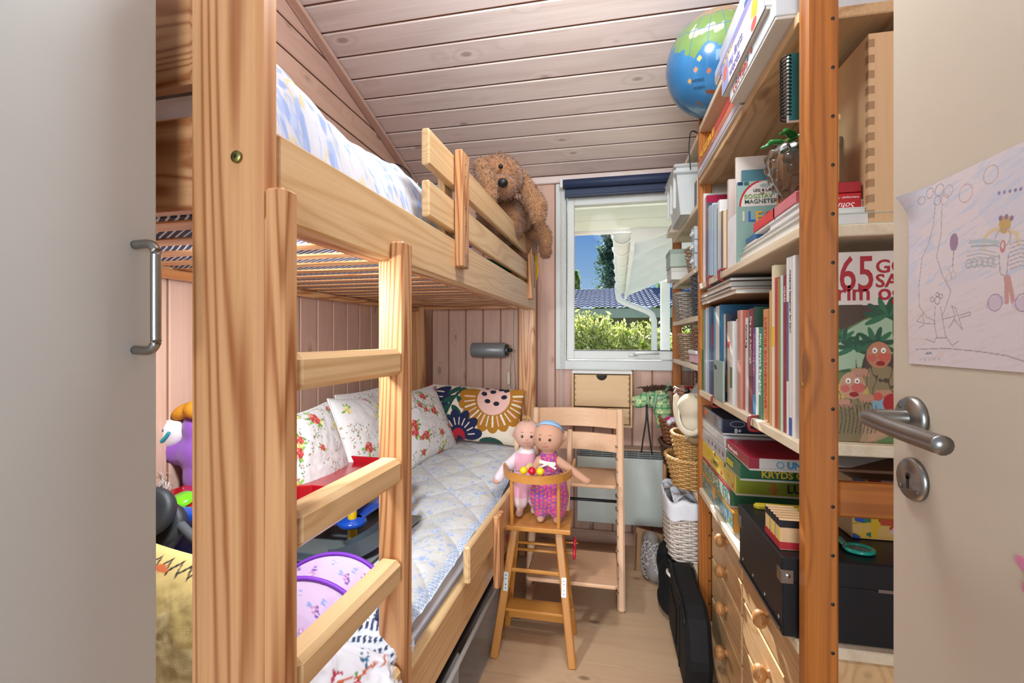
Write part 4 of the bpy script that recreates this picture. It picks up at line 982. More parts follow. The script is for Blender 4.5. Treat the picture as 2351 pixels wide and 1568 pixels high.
doll('rag doll in pink romper with white sleeves, left in the doll chair', -.318, 1.852, 'c79a86', 34, 0,
     [(V_((-.352, 1.85, .715)), V_((-.405, 1.83, .665)), V_((-.432, 1.80, .625)))], [(V_((-.335, 1.855, .64)), V_((-.340, 1.845, .575)), V_((-.344, 1.835, .51))), (V_((-.298, 1.87, .64)), V_((-.292, 1.875, .575)), V_((-.288, 1.88, .51)))],
     (V_((-.318, 1.855, .725)), V_((-.318, 1.858, .655))), dict(shell=shellA, paint=paintA), (-.314, 1.846, .812), .058, .10, None)
def shellB(body, legs, arms):
    s = [(body[0], body[1], .041, .052)]
    for l in legs: s += [(l[0], l[1], .046, .050), (l[1], l[1].lerp(l[2], .75), .050, .034), (l[1].lerp(l[2], .75), l[1].lerp(l[2], .9), .028, .030)]
    return s
def paintB(co):
    c = np.zeros((len(co), 3)); c[:] = (.70, .20, .52); u = co[:, 0]*1+co[:, 1]*.3; v = co[:, 2]
    n = fbm(u, v, 160, 3, 2); c[n > .60] = (.45, .30, .62); c[n < .36] = (.80, .30, .60)
    for (ph, cc) in ((0, (.85, .42, .22)), (.5, (.35, .48, .40))):
        a = (u*62+ph) % 1-.5; b = (v*62+ph+.5*(np.floor(u*62+ph) % 2)) % 1-.5; c[np.hypot(a, b) < (.26 if ph == 0 else .16)] = cc
    return c
dB = doll('bald rag doll in purple dotted jumpsuit with blue cap, right in the doll chair', -.222, 1.815, 'c08f74', 0, 0,
     [(V_((-.192, 1.815, .718)), V_((-.13, 1.80, .685)), V_((-.072, 1.79, .650))), (V_((-.256, 1.805, .715)), V_((-.278, 1.782, .68)), V_((-.262, 1.768, .655)))], [(V_((-.240, 1.815, .64)), V_((-.250, 1.805, .575)), V_((-.250, 1.80, .51))), (V_((-.200, 1.815, .64)), V_((-.190, 1.81, .575)), V_((-.184, 1.80, .51)))],
     (V_((-.222, 1.818, .722)), V_((-.220, 1.82, .655))), dict(shell=shellB, paint=paintB), (-.222, 1.808, .812), .062, -.16, '8fb0d2')
RB = plain('e2dccb', .6)
for s in (-1, 1):
    beam('ribbon', (-.222, 1.770, .715), (-.222+.032*s, 1.768, .718-.004*s), .003, .014, RB, dB, .001, up=(0, 0, 1)); beam('ribbon', (-.222, 1.769, .713), (-.222+.034*s, 1.764, .697), .002, .009, RB, dB, .001, up=(0, 0, 1))
box('ribbon_knot', (-.228, 1.763, .707), (-.216, 1.772, .721), RB, dB, .003)

# ================================================================ SHELF UNIT
SX0, SX1 = .36, .655
su = thing('shelf_unit', 'tall pine shelf unit with drilled posts filling the right wall', 'shelf unit', (.5, 1.8, 0))
def frame(y0, y1, zt, w=.055):
    a = box('post', (SX0, y0, 0), (SX0+w, y1, zt), pinedark('Z'), su, .005); box('post', (SX1-.05, y0, 0), (SX1, y1, zt), pinedark('Z'), su, .005)
    for z0, z1 in ((.876, .939), (.03, .09), (zt-.12, zt-.06)): box('cross_bar', (SX0+w, y0+.006, z0), (SX1-.05, y1-.006, z1), pinedark('X'), su, .004)
    return a
NY0, NY1, MY0, MY1, FY0, FY1 = .925, .96, 1.895, 1.93, 2.60, 2.635
pn = frame(NY0, NY1, 2.26); pm = frame(MY0, MY1, 2.07, .048); pf = frame(FY0, FY1, 2.02, .045)
hx = P(1912, 700, y=NY0).x
for k in range(24): cyl('peg_hole', (hx, NY0+.0004, .10+.0885*k), (hx, NY0-.0006, .10+.0885*k), .0034, BLACK, pn, 8)
for k in range(20): cyl('peg_hole', (SX0+.038, MY0+.0004, .08+.0885*k), (SX0+.038, MY0-.0006, .08+.0885*k), .0034, BLACK, pm, 8)
cyl('screw', (SX0+.0005, NY0+.018, 1.115), (SX0-.001, NY0+.018, 1.115), .004, plain('b9a56a', .35, 1.), pn, 12)
ZA, ZB, ZC, ZD, ZE = 2.032, 1.825, 1.415, 1.003, .620
SW = shelfw('Y'); SWL = wood('shelflit', 'e6d8be', 'cdb693', 'Y', ring=.35, fine=.4, knots=.3, rough=.5, turns=6)  # SWL: shelf wood paled to carry the bright light on board edges
for z, m in ((ZA, SWL), (ZB, SW), (ZC, SWL), (ZD, SWL), (ZE, SWL), (.10, SW)): box('shelf_board', (SX0, NY1, z-.022), (SX1, MY0, z), m, su, .002)
FZ = (2.02, 1.745, 1.495, 1.295, 1.095, .835, .570, .262, .075)
for z in FZ: box('shelf_board', (SX0, MY1, z-.022), (SX1, FY0, z), SWL, su, .002)
# drawer chest in the lower near bay
dcst = thing('drawer_chest', 'pine chest of drawers with round wooden knobs inside the shelf unit', 'drawers', (.52, 1.4, .10))
CX0 = .395; KN = wood('knob', 'b98550', '8f5f33', 'X', ring=.6, fine=.3, knots=0, rough=.35, turns=14, across=30, along=6)
box('carcass', (CX0+.012, .965, .101), (.64, 1.885, .594), pinelight('Y'), dcst, .003)
def knob(par, x, y, z):
    lathe('knob', [(0, .036), (.013, .035), (.020, .028), (.0215, .021), (.018, .013), (.010, .008), (.0085, .004), (.011, 0)], KN, par, (x, y, z), (0, -pi/2, 0), 20)
for y0, y1, rows in ((1.435, 1.82, ((.492, .588), (.392, .488), (.245, .388), (.105, .241))), (.968, 1.43, ((.452, .588), (.328, .448), (.215, .324), (.105, .211)))):
    for r, (a, b) in enumerate(rows):
        d = box('drawer', (CX0-.006, y0, a), (CX0+.014, y1-.004, b), pinelight('Y'), dcst, .005)
        yy = (1.60, 1.205)[y0 < 1]; knob(d, CX0-.006, yy, (a+b)/2)

# ---------------------------------------------------------------- books
ORD = 'first second third fourth fifth sixth seventh eighth ninth tenth eleventh twelfth thirteenth fourteenth fifteenth sixteenth seventeenth eighteenth nineteenth twentieth twenty-first twenty-second twenty-third twenty-fourth twenty-fifth twenty-sixth twenty-seventh twenty-eighth twenty-ninth thirtieth thirty-first thirty-second thirty-third thirty-fourth thirty-fifth thirty-sixth thirty-seventh thirty-eighth'.split()
PAGE = plain('e4dccb', .8, bump=.15, bscale=500)
def bookmesh(dx, dy, dz, c=.0018, hollow=True):
    """cover standing on its tail, spine towards -x: spine and two boards in one mesh"""
    v = []; f = []
    def bx(x0, y0, x1, y1, z0, z1):
        n = len(v); v.extend([(x0, y0, z0), (x1, y0, z0), (x1, y1, z0), (x0, y1, z0), (x0, y0, z1), (x1, y0, z1), (x1, y1, z1), (x0, y1, z1)])
        f.extend([tuple(n+i for i in q) for q in ((3, 2, 1, 0), (4, 5, 6, 7), (0, 1, 5, 4), (1, 2, 6, 5), (2, 3, 7, 6), (3, 0, 4, 7))])
    c = min(c, dy*.2)
    bx(0, 0, c, dy, 0, dz); bx(c, 0, dx, c, 0, dz); bx(c, dy-c, dx, dy, 0, dz)
    return mesh('cover', v, f)
def book(name, label, cat, x, y, z, dx, dy, dz, colour, group, lean=0., title=None, tcol='f0ead8', tsize=None, page=None, rough=.45, band=None):
    t = thing(name, label, cat, (x, y, z), group=group, rot=(lean, 0, 0), world=False)
    M = plain(colour, rough, vary=.05, coat=.15)
    link('cover', bookmesh(dx, dy, dz), M, t)
    c = min(.0018, dy*.2); box('pages', (c, c, .002), (dx-.003, dy-c, dz-.003), page or PAGE, t, 0)
    if title:
        s = tsize or min(dy*.75, .02)
        lettering(title, s, (-.0003, dy/2+s*.36*1, dz*.93), (0, 0, -1), (0, -1, 0), plain(tcol, .6), t, ext=.0003)
    if band: box('band', (-.0004, .0004, band[0]*dz), (.0006, dy-.0004, band[1]*dz), plain(band[2], .5), t, 0)
    return t
# (px0, px1, top row, colour, words, title, title colour, band)
BX = .372
BK = [(1608, 1617, 711, '8d8a2e', 'olive green', None, None, (.0, .5, '2e6b3a')), (1617.4, 1621, 711, '7d93a8', 'grey-blue', None, None, None), (1621.4, 1624.4, 707, 'd9d6d2', 'white thin', None, None, None),
 (1624.8, 1629, 707, '9fb9b8', 'pale sea-green', None, None, None), (1629.4, 1634.2, 705, '33578f', 'blue', None, None, None), (1634.6, 1639.8, 706, '2b2c55', 'navy', None, None, (.55, .8, '8a1d4a')),
 (1640.2, 1644.4, 708, '4c9ab0', 'turquoise', None, None, None), (1644.8, 1652.6, 703, 'd5cfc8', 'torn white', None, None, (.2, .3, 'c23a3a')), (1653, 1656.6, 700, '0f5577', 'tall teal', None, None, None),
 (1657, 1661.8, 721, 'd8d0bd', 'cream', None, None, None), (1662.2, 1666.8, 720, '2c3347', 'dark slate', None, None, (.1, .35, 'b07a3a')), (1667.2, 1676, 738, 'd9c3b4', 'pinkish cream', None, None, (.68, .75, 'c23a3a')),
 (1676.6, 1682.6, 738, 'd6d3cc', 'off-white', None, None, (.2, .45, '5f7a55')), (1683, 1687.6, 733, 'cfcac6', 'light grey', None, None, None), (1688, 1692, 732, 'b3302b', 'thin red', None, None, None),
 (1692.4, 1699.6, 713, 'c9917f', 'salmon pink', None, None, None), (1700, 1704.4, 713, 'b8604f', 'brick red', None, None, None), (1704.8, 1710.6, 730, 'e3dfd8', 'plain white', 'Karius og', '2a2420', None),
 (1711, 1715.2, 718, '6f8799', 'steel blue', None, None, None), (1715.8, 1724.6, 709, '7c2a3a', 'maroon', 'De tre Aeslinge', 'd9c7b8', None), (1725.2, 1726.8, 705, '2c4a38', 'wide dark green', None, None, None),
 (1727.2, 1731, 753, '2a3350', 'short navy', None, None, None), (1731.4, 1736.8, 752, '6d4a86', 'purple', 'Musikerne pa togtur', 'd58ab0', (.0, .25, '2f8fc0')), (1737.2, 1740.2, 752, 'e4e0da', 'short white', None, None, None),
 (1740.6, 1749, 751, '2f7d5b', 'bright green', 'Min forste Sangbog', 'e9efe6', None), (1749.6, 1760.4, 710, 'c68455', 'orange', 'LYSTIGE BORNEVENNER', 'b3221f', None), (1761, 1767.6, 701, 'bdb6b2', 'grey-white', None, None, None),
 (1768.2, 1773.6, 667, 'c6955a', 'tan', None, None, None), (1774, 1780.6, 610, 'dcc9a2', 'tall cream', None, None, (.5, .62, 'd8b432')), (1781.2, 1787, 638, 'b02f38', 'red', None, None, None),
 (1787.4, 1793.8, 639, '9a7a2c', 'ochre', None, None, None), (1794.2, 1800, 633, 'b9d0c4', 'pale mint', None, None, None), (1800.6, 1807.4, 632, '8a2338', 'crimson', 'VORES', 'e0c9c0', None),
 (1808, 1813.4, 592, 'dcd8d6', 'tall white', None, None, (.3, .75, '6a5a78')), (1814, 1821, 590, 'd8d2ca', 'tall pale', 'moderne festsalmer for born', '3a3a3a', (.0, .1, '32549a')), (1821.6, 1828.4, 587, 'e6e4e0', 'tall glossy white', None, None, None)]
ys = []
for i, (a, b, tp, c, w, ti, tc_, bd) in enumerate(BK):
    y1 = P(a, 900, x=BX).y; y0 = P(b, 900, x=BX).y
    zt = P((a+b)/2, tp, x=BX).z; zt = min(zt, ZC-.026)
    dxs = .17+.03*RS.rand() if zt < 1.3 else .21
    if w in ('tall teal', 'wide dark green'): dxs = .24
    fx = BX+.0+RS.uniform(-.004, .008) if zt < 1.3 else BX-.002
    book('book', f'{w} book standing {ORD[i]} from the window end of the lower book row', 'book', fx, y0+.0004, ZD+.0005, dxs, y1-y0-.0008, zt-ZD, c, 'upright books on the lower book shelf', title=ti, tcol=tc_ or 'ffffff', band=bd)
# small green comic leaning out at the front
t = thing('picture_book', 'small grey-green picture book propped in front of the book row', 'book', (BX-.012, P(1648, 900, x=BX-.012).y, ZD), group='upright books on the lower book shelf')
a = P(1640, 826, x=BX-.012); b = P(1661, 915, x=BX-.012)
box('cover', (BX-.014, b.y, ZD+.0005), (BX-.008, a.y, a.z), plain('8fa39a', .5), t, .001)
lettering('Mu', .024, (BX-.0145, a.y-.012, a.z-.03), RYM, UZ, plain('26282c', .6), t)
# flat books on top of the row
FB = [('d8d4cc', 'a57f5a', 1604, 1690, 1.345, .014), ('cfcac0', '4a4038', 1600, 1680, 1.332, .012), ('d6d2c8', 'a07a55', 1600, 1676, 1.362, .016), ('dedad2', '3b3a3e', 1612, 1678, 1.379, .010)]
zz = max(P(1650, 703, x=BX).z, 1.325)+.004
for i, (pg, cv_, a, b, z, th) in enumerate(FB):
    y1 = min(P(a+8, 800, x=BX-.01).y, MY0-.004)-.01*i; y0 = P(b, 800, x=BX-.01).y
    t = thing('flat_book', f'{("cream", "dark brown", "light brown", "black")[i]} covered book lying flat, {("lowest", "second", "third", "topmost")[i]} of the pile on the book row', 'book', (BX+.08, (y0+y1)/2, zz), group='flat books on top of the book row')
    M = plain(cv_, .5); x1_ = BX+.22
    box('cover', (BX-.012, y0, zz), (x1_, y1, zz+.0016), M, t, 0); box('cover', (BX-.012, y0, zz+th-.0016), (x1_, y1, zz+th), M, t, 0); box('pages', (BX-.010, y0+.002, zz+.0016), (x1_-.002, y1-.002, zz+th-.0016), plain(pg, .8, bump=.2, bscale=600), t, 0)
    zz += th+.0005
# ---- upper book shelf (magazines, folders)
MG = [(1607, 1611, 452, '9aa08c', 'sage grey'), (1611.5, 1614.6, 447, 'd6d3ce', 'white glossy'), (1615, 1617.6, 456, 'e2e0dc', 'bright white'), (1618, 1621, 451, 'a51d43', 'tall crimson'), (1621.5, 1624.6, 467, '4d4a5c', 'dark violet'), (1625, 1628, 476, 'b5b0a2', 'beige'),
 (1628.4, 1631, 473, '8d95a0', 'grey'), (1631.4, 1634, 468, 'd0dbe2', 'icy blue'), (1634.4, 1637.6, 476, '6a6a66', 'charcoal'), (1638, 1641.2, 470, '95a3ad', 'blue-grey'), (1641.6, 1645, 478, '55514c', 'dark grey'), (1645.4, 1649.4, 461, 'e0dcd8', 'speckled white'),
 (1649.8, 1654, 487, 'd7c7a6', 'sand coloured'), (1654.4, 1657.6, 486, '6b4a40', 'brown'), (1658, 1661, 486, 'a5473c', 'rust red'), (1661.4, 1664, 485, 'd6c49a', 'straw coloured'), (1664.4, 1666.6, 481, '932d45', 'wine red'), (1667, 1670, 414, 'c9b7ac', 'tall pale pink')]
for i, (a, b, tp, c, w) in enumerate(MG):
    y1 = P(a, 700, x=BX).y; y0 = P(b, 700, x=BX).y; zt = min(P((a+b)/2, tp, x=BX).z, ZB-.03)
    book('magazine', f'{w} magazine standing {ORD[i]} from the window end of the upper book row', 'magazine', BX+RS.uniform(-.004, .010), y0+.0004, ZC+.0005, .20 if i != 17 else .24, y1-y0-.0008, zt-ZC, c, 'magazines on the upper book shelf', rough=.3, page=plain('d8d6d2', .5))
# white file box + letter magnets package
y0 = P(1694, 700, x=BX).y; y1 = P(1671, 700, x=BX).y
t = thing('magazine_file', 'white open magazine file beside the letter magnet package', 'magazine file', (BX+.1, (y0+y1)/2, ZC))
WF = plain('e3e3e2', .5); zA = P(1682, 497, x=BX).z
box('front', (BX, y0, ZC+.001), (BX+.003, y1, zA), WF, t, .001); box('side', (BX+.003, y1-.003, ZC+.001), (BX+.23, y1, zA), WF, t, 0); box('side', (BX+.003, y0, ZC+.001), (BX+.23, y0+.003, zA), WF, t, 0); box('rear', (BX+.227, y0+.003, ZC+.001), (BX+.23, y1-.003, zA+.08), WF, t, 0); box('base', (BX+.003, y0+.003, ZC+.001), (BX+.227, y1-.003, ZC+.004), WF, t, 0)
for i, (xx, c) in enumerate(((0, 'd8c9bd'), (.0, '4f7780'))):
    yy = y1-.012-.018*i; book('activity_book', ('tall pink striped activity book standing in the white file', 'teal activity book standing in the white file')[i], 'book', BX+.02+.012*i, yy, ZC+.006, .19, .008, (1.752, 1.705)[i]-ZC, c, None)
yk = y0-.016
t = thing('magnet_package', 'pale green package of alphabet letter magnets with red arch', 'package', (BX+.06, yk, ZC))
kx0, kx1, kz1 = P(1693, 600, y=yk).x, P(1693, 600, y=yk).x+.165, P(1692, 418, y=yk).z-.0
kz1 = min(kz1, 1.775)
box('card', (kx0, yk, ZC+.001), (kx1, yk+.012, kz1), plain('8ea89c', .45, vary=.03), t, .001)
def kq(px, py): q = P(px, py, y=yk-.001); return (q.x-kx0, q.z-ZC)
def magnetprint(cv):
    cv.m(np.ones(cv.U.shape, bool), '8fa99d'); h = kz1-ZC
    zs_ = kq(1700, 475)[1]; c0 = kq(1760, 470)
    k = (cv.V > zs_); arch = ((cv.U-c0[0])/(kq(1760, 470)[0]-kq(1697, 470)[0]))**2+((cv.V-zs_)/(kq(1757, 411)[1]-zs_))**2
    cv.m(k & (arch < 1.0), 'b32330'); cv.m(k & (arch < .86), 'cfc3b8'); cv.m((cv.V <= zs_), '7f978d')
    cv.rect(*kq(1694, 427), *kq(1706, 418), '26335c'); cv.rect(*kq(1708, 427), *kq(1720, 417), '3b5f52'); cv.ell(*kq(1757, 426), .014, .006, '9aa3a0')
panel('print', kx1-kx0, kz1-ZC-.002, 130, 200, magnetprint, vcol(.45, 0), t, (kx0, yk-.0006, ZC+.001), RX, UZ)
def put_text(px, py, s, size, col, par, y, bold=0., sx=1.):
    q = P(px, py, y=y); lettering(s, size, q, RX, UZ, plain(col, .6), par, bold=bold, sx=sx, ext=.0003)
for px, py, s, sz, c in ((1729, 440, 'LEG & LÆR', .011, '33302e'), (1745, 444, 'med', .006, 'b56a5a'), (1708, 456, 'BOGSTAV', .0165, '6f9a45'), (1709, 468, 'MAGNETER', .0165, '2f4f45')): put_text(px, py, s, sz, c, t, yk-.0012, .0001)
for px, s, c in ((1703, 'I', 'c7b9ad'), (1716, 'L', '2f5aa8'), (1734, 'E', 'd69a35'), (1754, 'G', 'a0262f')): put_text(px, 508, s, .040, c, t, yk-.0016, .0006)
# brown leather case, flat books and boxes in front of it
yb_ = P(1757, 600, x=BX+.03).y
bc = thing('brown_case', 'brown leather-like case leaning behind the glass jar', 'case', (.46, 1.16, ZC))
prism('shell', [(0, 0), (.12, 0), (.14, .19), (.125, .205), (.01, .212), (-.006, .20)], 0, .035, plain('a0683c', .5, bump=.08, bscale=200), bc, (.405, 1.205, ZC+.045), (pi/2, 0, 0), .006)
FL = [(1696, 1832, 0, .022, 'bcc5b4', 'page', 'thick pale book lying lowest in the small pile'), (1706, 1832, .0225, .012, 'e0ded8', 'w', 'white thin book second in the small pile by the post'), (1764, 1832, .035, .016, 'd8dbe0', 'b', 'white spined book above the pale blue box'), ]
z_ = ZC+.001
for i, (a, b, dz, th, c, k, lab) in enumerate(FL):
    y1 = P(a, 580, x=BX).y; y0 = NY1+.006+.01*i
    t = thing('flat_book', lab, 'book', (BX+.09, (y0+y1)/2, z_+dz), group='small pile near the front post'); M = plain(c, .5)
    x1_ = BX+.16; box('cover', (BX, y0, z_+dz), (x1_, y1, z_+dz+.0015), M, t, 0); box('cover', (BX, y0, z_+dz+th-.0015), (x1_, y1, z_+dz+th), M, t, 0); box('pages', (BX+.003, y0+.003, z_+dz+.0015), (x1_-.002, y1-.003, z_+dz+th-.0015), plain('dedcd6', .8, bump=.2, bscale=700), t, 0)
for i, (y0, y1, z0, th, x0, x1, c, lab, nm) in enumerate(((1.12, 1.27, .052, .030, .372, .47, 'c9151c', 'bright red card box on the small pile', 'card_box'), (1.005, 1.13, .052, .030, .372, .47, 'c56a72', 'pink and white game box on the small pile', 'card_box'), (1.26, 1.335, .036, .020, .372, .46, '315d86', 'small blue picture booklet at the end of the small pile', 'booklet'))):
    t = thing(nm, lab, 'box', ((x0+x1)/2, (y0+y1)/2, ZC+z0), group='small pile near the front post'); box('lid', (x0, y0, ZC+z0+.006), (x1, y1, ZC+z0+th), plain(c, .4, coat=.2), t, .0015); box('tray', (x0+.002, y0+.002, ZC+z0), (x1-.002, y1-.002, ZC+z0+.006), plain('dcd6cf', .6), t, .001)
# glass strawberry jar
jx, jy, jz = .435, 1.125, ZC+.085
GL = plain('e8ecec', .03, trans=1., vary=0., ior=1.45)
q0 = P(1830, 400, y=1.05)
jr = thing('glass_jar', 'clear dimpled glass jar shaped like a strawberry with green leaves', 'jar', (jx, jy, jz))
st_ = box('jar_foot', (jx-.045, jy-.05, ZC+.0), (jx+.045, jy+.05, ZC+.0), GL, jr, 0) if 0 else None
KZ = .68
prof = [(a_, b_*KZ) for a_, b_ in [(0, 0), (.028, .0), (.040, .012), (.056, .05), (.070, .10), (.078, .145), (.074, .175), (.058, .195), (.040, .202), (.036, .199), (.054, .19), (.070, .172), (.074, .145), (.066, .10), (.052, .052), (.036, .016), (0, .006)]]
lathe('bowl', prof, GL, jr, (jx, jy, jz), (0, 0, 0), 40)
for r_ in range(5):
    zz = .03+.033*r_; R_ = np.interp(zz, [0, .012, .05, .10, .145, .175], [.028, .04, .056, .07, .078, .074]); m = 9+r_
    for k in range(m): a = 2*pi*(k+.5*(r_ % 2))/m; d = V_((math.cos(a), math.sin(a), -.15)); lathe('dimple', [(0, .0045), (.006, .004), (.010, .002), (.0115, 0)], GL, jr, V_((jx+R_*math.cos(a), jy+R_*math.sin(a), jz+zz*KZ)), d.to_track_quat('Z', 'Y').to_euler(), 12)
GN = plain('2f8a3a', .1, trans=.3, coat=.5)
for k in range(7):
    a = 2*pi*k/7+.2; blob('leaf', [((0, 0, 0), (.012, .012, .006)), ((.03, 0, .008), (.026, .013, .006), (0, -.3, 0)), ((.058, 0, .004), (.016, .006, .005), (0, .3, 0))], .004, GN, jr, (jx+.018*math.cos(a), jy+.018*math.sin(a), jz+.206*KZ), (0, 0, a))
cyl('lid', (jx, jy, jz+.199*KZ), (jx, jy, jz+.215*KZ), .042, GN, jr, 24)
pd = thing('book_stack', 'low stack of two grey books under the glass jar', 'books', (jx, jy, ZC)); bpy.data.objects.remove(pd, do_unlink=True)
t = thing('storage_tin', 'dark flat tin under the glass jar', 'tin', (jx, jy, ZC)); box('body', (jx-.05, jy-.06, ZC+.036), (jx+.06, jy+.06, ZC+.07), plain('3a3d40', .4, .5), t, .004); box('lid', (jx-.052, jy-.062, ZC+.07), (jx+.062, jy+.062, ZC+.0845), plain('45494c', .4, .5), t, .004)
# spiral pad on a small wooden box, birch crate, red boxes by the front post
t = thing('wooden_box', 'small birch box on the red packs behind the near post', 'box', (.42, 1.01, 1.503)); box('body', (.40, .986, 1.503), (.442, 1.05, 1.622), birch('Z'), t, .002); box('lid', (.398, .984, 1.622), (.444, 1.052, 1.634), birch('Y'), t, .002)
sp = thing('spiral_pad', 'black wire spiral pad standing under the top shelf beside the near post', 'notepad', (.40, 1.0, 1.635))
box('pages', (.358, 1.000, 1.636), (.438, 1.012, 1.768), plain('dfe3e6', .7), sp, .001); box('cover', (.358, .997, 1.636), (.438, .9995, 1.768), plain('2f6a66', .4), sp, 0)
tube('wire', [(.354+.009*math.cos(a), 1.004+.012*math.sin(a), 1.640+.124*a/(2*pi*17)) for a in np.linspace(0, 2*pi*17, 17*14)], .0016, BLACK, sp, 5)
cr = thing('birch_crate', 'open birch plywood crate with finger joints standing at the near end', 'crate', (.55, 1.06, ZC))
BI = birch('Z'); c0, c1, cy0, cy1, cz1 = .482, .648, .968, 1.18, 1.772
box('side', (c0, cy0+.010, ZC+.001), (c0+.010, cy1, cz1), BI, cr, .001); box('side', (c1-.010, cy0+.010, ZC+.001), (c1, cy1, cz1), BI, cr, .001); box('front', (c0, cy0, ZC+.001), (c1, cy0+.010, cz1), BI, cr, .001); box('back', (c0+.01, cy1-.01, ZC+.001), (c1-.01, cy1, cz1), BI, cr, .001); box('base', (c0+.01, cy0+.01, ZC+.001), (c1-.01, cy1-.01, ZC+.01), BI, cr, 0)
for k in range(12): box('finger_joint', (c0-.0004, cy0-.0004, ZC+.012+k*.029), (c0+.0100, cy0+.0102, ZC+.0265+k*.029), plain('a98560', .7), cr, 0)
q = P(1930, 504, y=.99)
for i, (za, zb, c, lab) in enumerate(((.001, .030, '1f2124', 'black flat box under the red packs by the birch crate'), (.031, .066, 'b5161d', 'red pack with upside-down white lettering by the birch crate'), (.067, .087, 'a11420', 'plain red pack on top by the birch crate'))):
    t = thing('card_pack', lab, 'pack', (.45, 1.0, ZC+za), group='packs beside the birch crate'); box('body', (.425, .985, ZC+za), (.479, 1.09, ZC+zb), plain(c, .35, coat=.3), t, .0015)
    if i == 1:
        lettering('Sofus', .016, (.468, .9846, ZC+.047-.0), (-1, 0, 0), (0, 0, -1), plain('f1e8e4', .5), t, ext=.0003, shear=.3); lettering('Indlaeringsspil - Trylle', .005, (.474, .9846, ZC+.0585), (-1, 0, 0), (0, 0, -1), plain('f1e8e4', .5), t, ext=.0003)
# big troll picture book standing face out
yy = .985; q0 = P(1915, 1037, y=yy); q1 = P(2080, 577, y=yy)
tb = thing('picture_book', 'large picture book with red title 365 and bearded forest trolls, face out', 'book', ((q0.x+q1.x)/2, yy, ZD))
x0, x1, z1 = .425, .635, P(1990, 577, y=yy).z
box('cover', (x0, yy, ZD+.001), (x1, yy+.003, z1), plain('d9cfc4', .4), tb, .001); box('pages', (x0+.002, yy+.003, ZD+.003), (x1-.004, yy+.022, z1-.003), PAGE, tb, 0); box('back_cover', (x0, yy+.022, ZD+.001), (x1, yy+.025, z1), plain('6b5a3a', .4), tb, .001)
def tq(px, py): q = P(px, py, y=yy-.001); return (q.x-x0, q.z-ZD-.001)
def trolls(cv):
    cv.m(np.ones(cv.U.shape, bool), 'd8cdc3'); zt = tq(1990, 700)[1]; k = cv.V < zt
    n = fbm(cv.U, cv.V, 18, 5); cv.m(k, '5e7a4a'); cv.m(k & (n > .5), '466b45'); cv.m(k & (n > .62), '86a05c')
    cv.poly([tq(1925, 700), tq(2052, 700), tq(2020, 715), (tq(1960, 745)), tq(1925, 760)], '4c3a2e'); cv.poly([tq(1925, 770), tq(1985, 735), tq(2050, 720), tq(2050, 830), tq(1925, 850)], '9fb89a')
    for bx_, by_, s in ((1960, 800, 1), (1935, 780, .8), (2010, 790, 1.1), (2035, 725, 1.2)):
        c0 = tq(bx_, by_)
        for a in np.linspace(-.4, 3.6, 8): cv.ell(c0[0]+.016*s*math.cos(a), c0[1]+.014*s*math.sin(a), .017*s, .0045*s, ('23523a', '2f6a48')[int(a*2) % 2], a)
    n2 = fbm(cv.U*2.2, cv.V, 34, 9, 2)
    # grey-bearded troll
    def troll(cx, cy, s, hair, skin, nose):
        c0 = tq(cx, cy)
        cv.ell(c0[0], c0[1]-.03*s, .030*s, .050*s, hair); cv.ell(c0[0]+.004*s, c0[1]-.075*s, .045*s, .055*s, '8a7a58'); m = (np.abs(n2-.5) < .03) & (((cv.U-c0[0])/(.05*s))**2+((cv.V-c0[1]+.06*s)/(.085*s))**2 < 1); cv.m(m, '4e4433')
        cv.ell(c0[0], c0[1], .022*s, .026*s, skin); cv.ell(c0[0]+.010*s, c0[1]-.004*s, .012*s, .009*s, nose); cv.ell(c0[0]-.012*s, c0[1]-.006*s, .008*s, .007*s, nose)
        for e in (-.007, .008): cv.ell(c0[0]+e*s, c0[1]+.009*s, .0045*s, .0055*s, 'efe9dd'); cv.ell(c0[0]+e*s, c0[1]+.008*s, .0016*s, .002*s, '1c1a18')
        cv.ell(c0[0]+.003*s, c0[1]-.017*s, .008*s, .005*s, '8e2420'); cv.path([(c0[0]-.022*s, c0[1]+.026*s), (c0[0], c0[1]+.03*s), (c0[0]+.022*s, c0[1]+.02*s)], .0014, '2a221c')
    troll(2018, 815, .95, '4a3b30', 'b87c5e', 'c4614f'); troll(1957, 885, 1.0, 'c2a55a', 'c09274', 'c4665a')
    for cx, cy in ((1935, 925), (1990, 915), (1975, 855), (2030, 905)):
        c0 = tq(cx, cy)
        for k_ in range(4): cv.ell(c0[0]+.006*k_-.008, c0[1], .0045, .009, 'bb8a70', .5); cv.line(c0[0]+.006*k_-.006, c0[1]-.008, c0[0]+.006*k_-.003, c0[1]+.008, .0009, '4a3026')
    c0 = tq(2022, 940); cv.ell(c0[0], c0[1], .016, .022, '7fa6b5'); cv.ell(c0[0]+.018, c0[1]+.012, .014, .018, 'a8252a'); cv.ell(c0[0]-.004, c0[1]+.024, .008, .008, 'c4564a')
    c0 = tq(1985, 1000); cv.ell(c0[0], c0[1]+.004, .05, .018, 'a58a6a', .2); cv.ell(*tq(1940, 985), .03, .04, '7d7050')
    for k_ in range(5): cv.ell(*tq(2000+9*k_, 1005-4*k_), .005, .007, 'b58f70')
    for k_ in range(10): x_ = 1930+9*k_; cv.path([tq(x_, 930), tq(x_+4, 960), tq(x_-2, 995)], .0012, '3d352a')
panel('print', x1-x0, z1-ZD-.002, 210, 360, trolls, vcol(.35, 0, coat=.3, key='tb'), tb, (x0, yy-.0006, ZD+.001), RX, UZ)
RD = 'a81f2a'
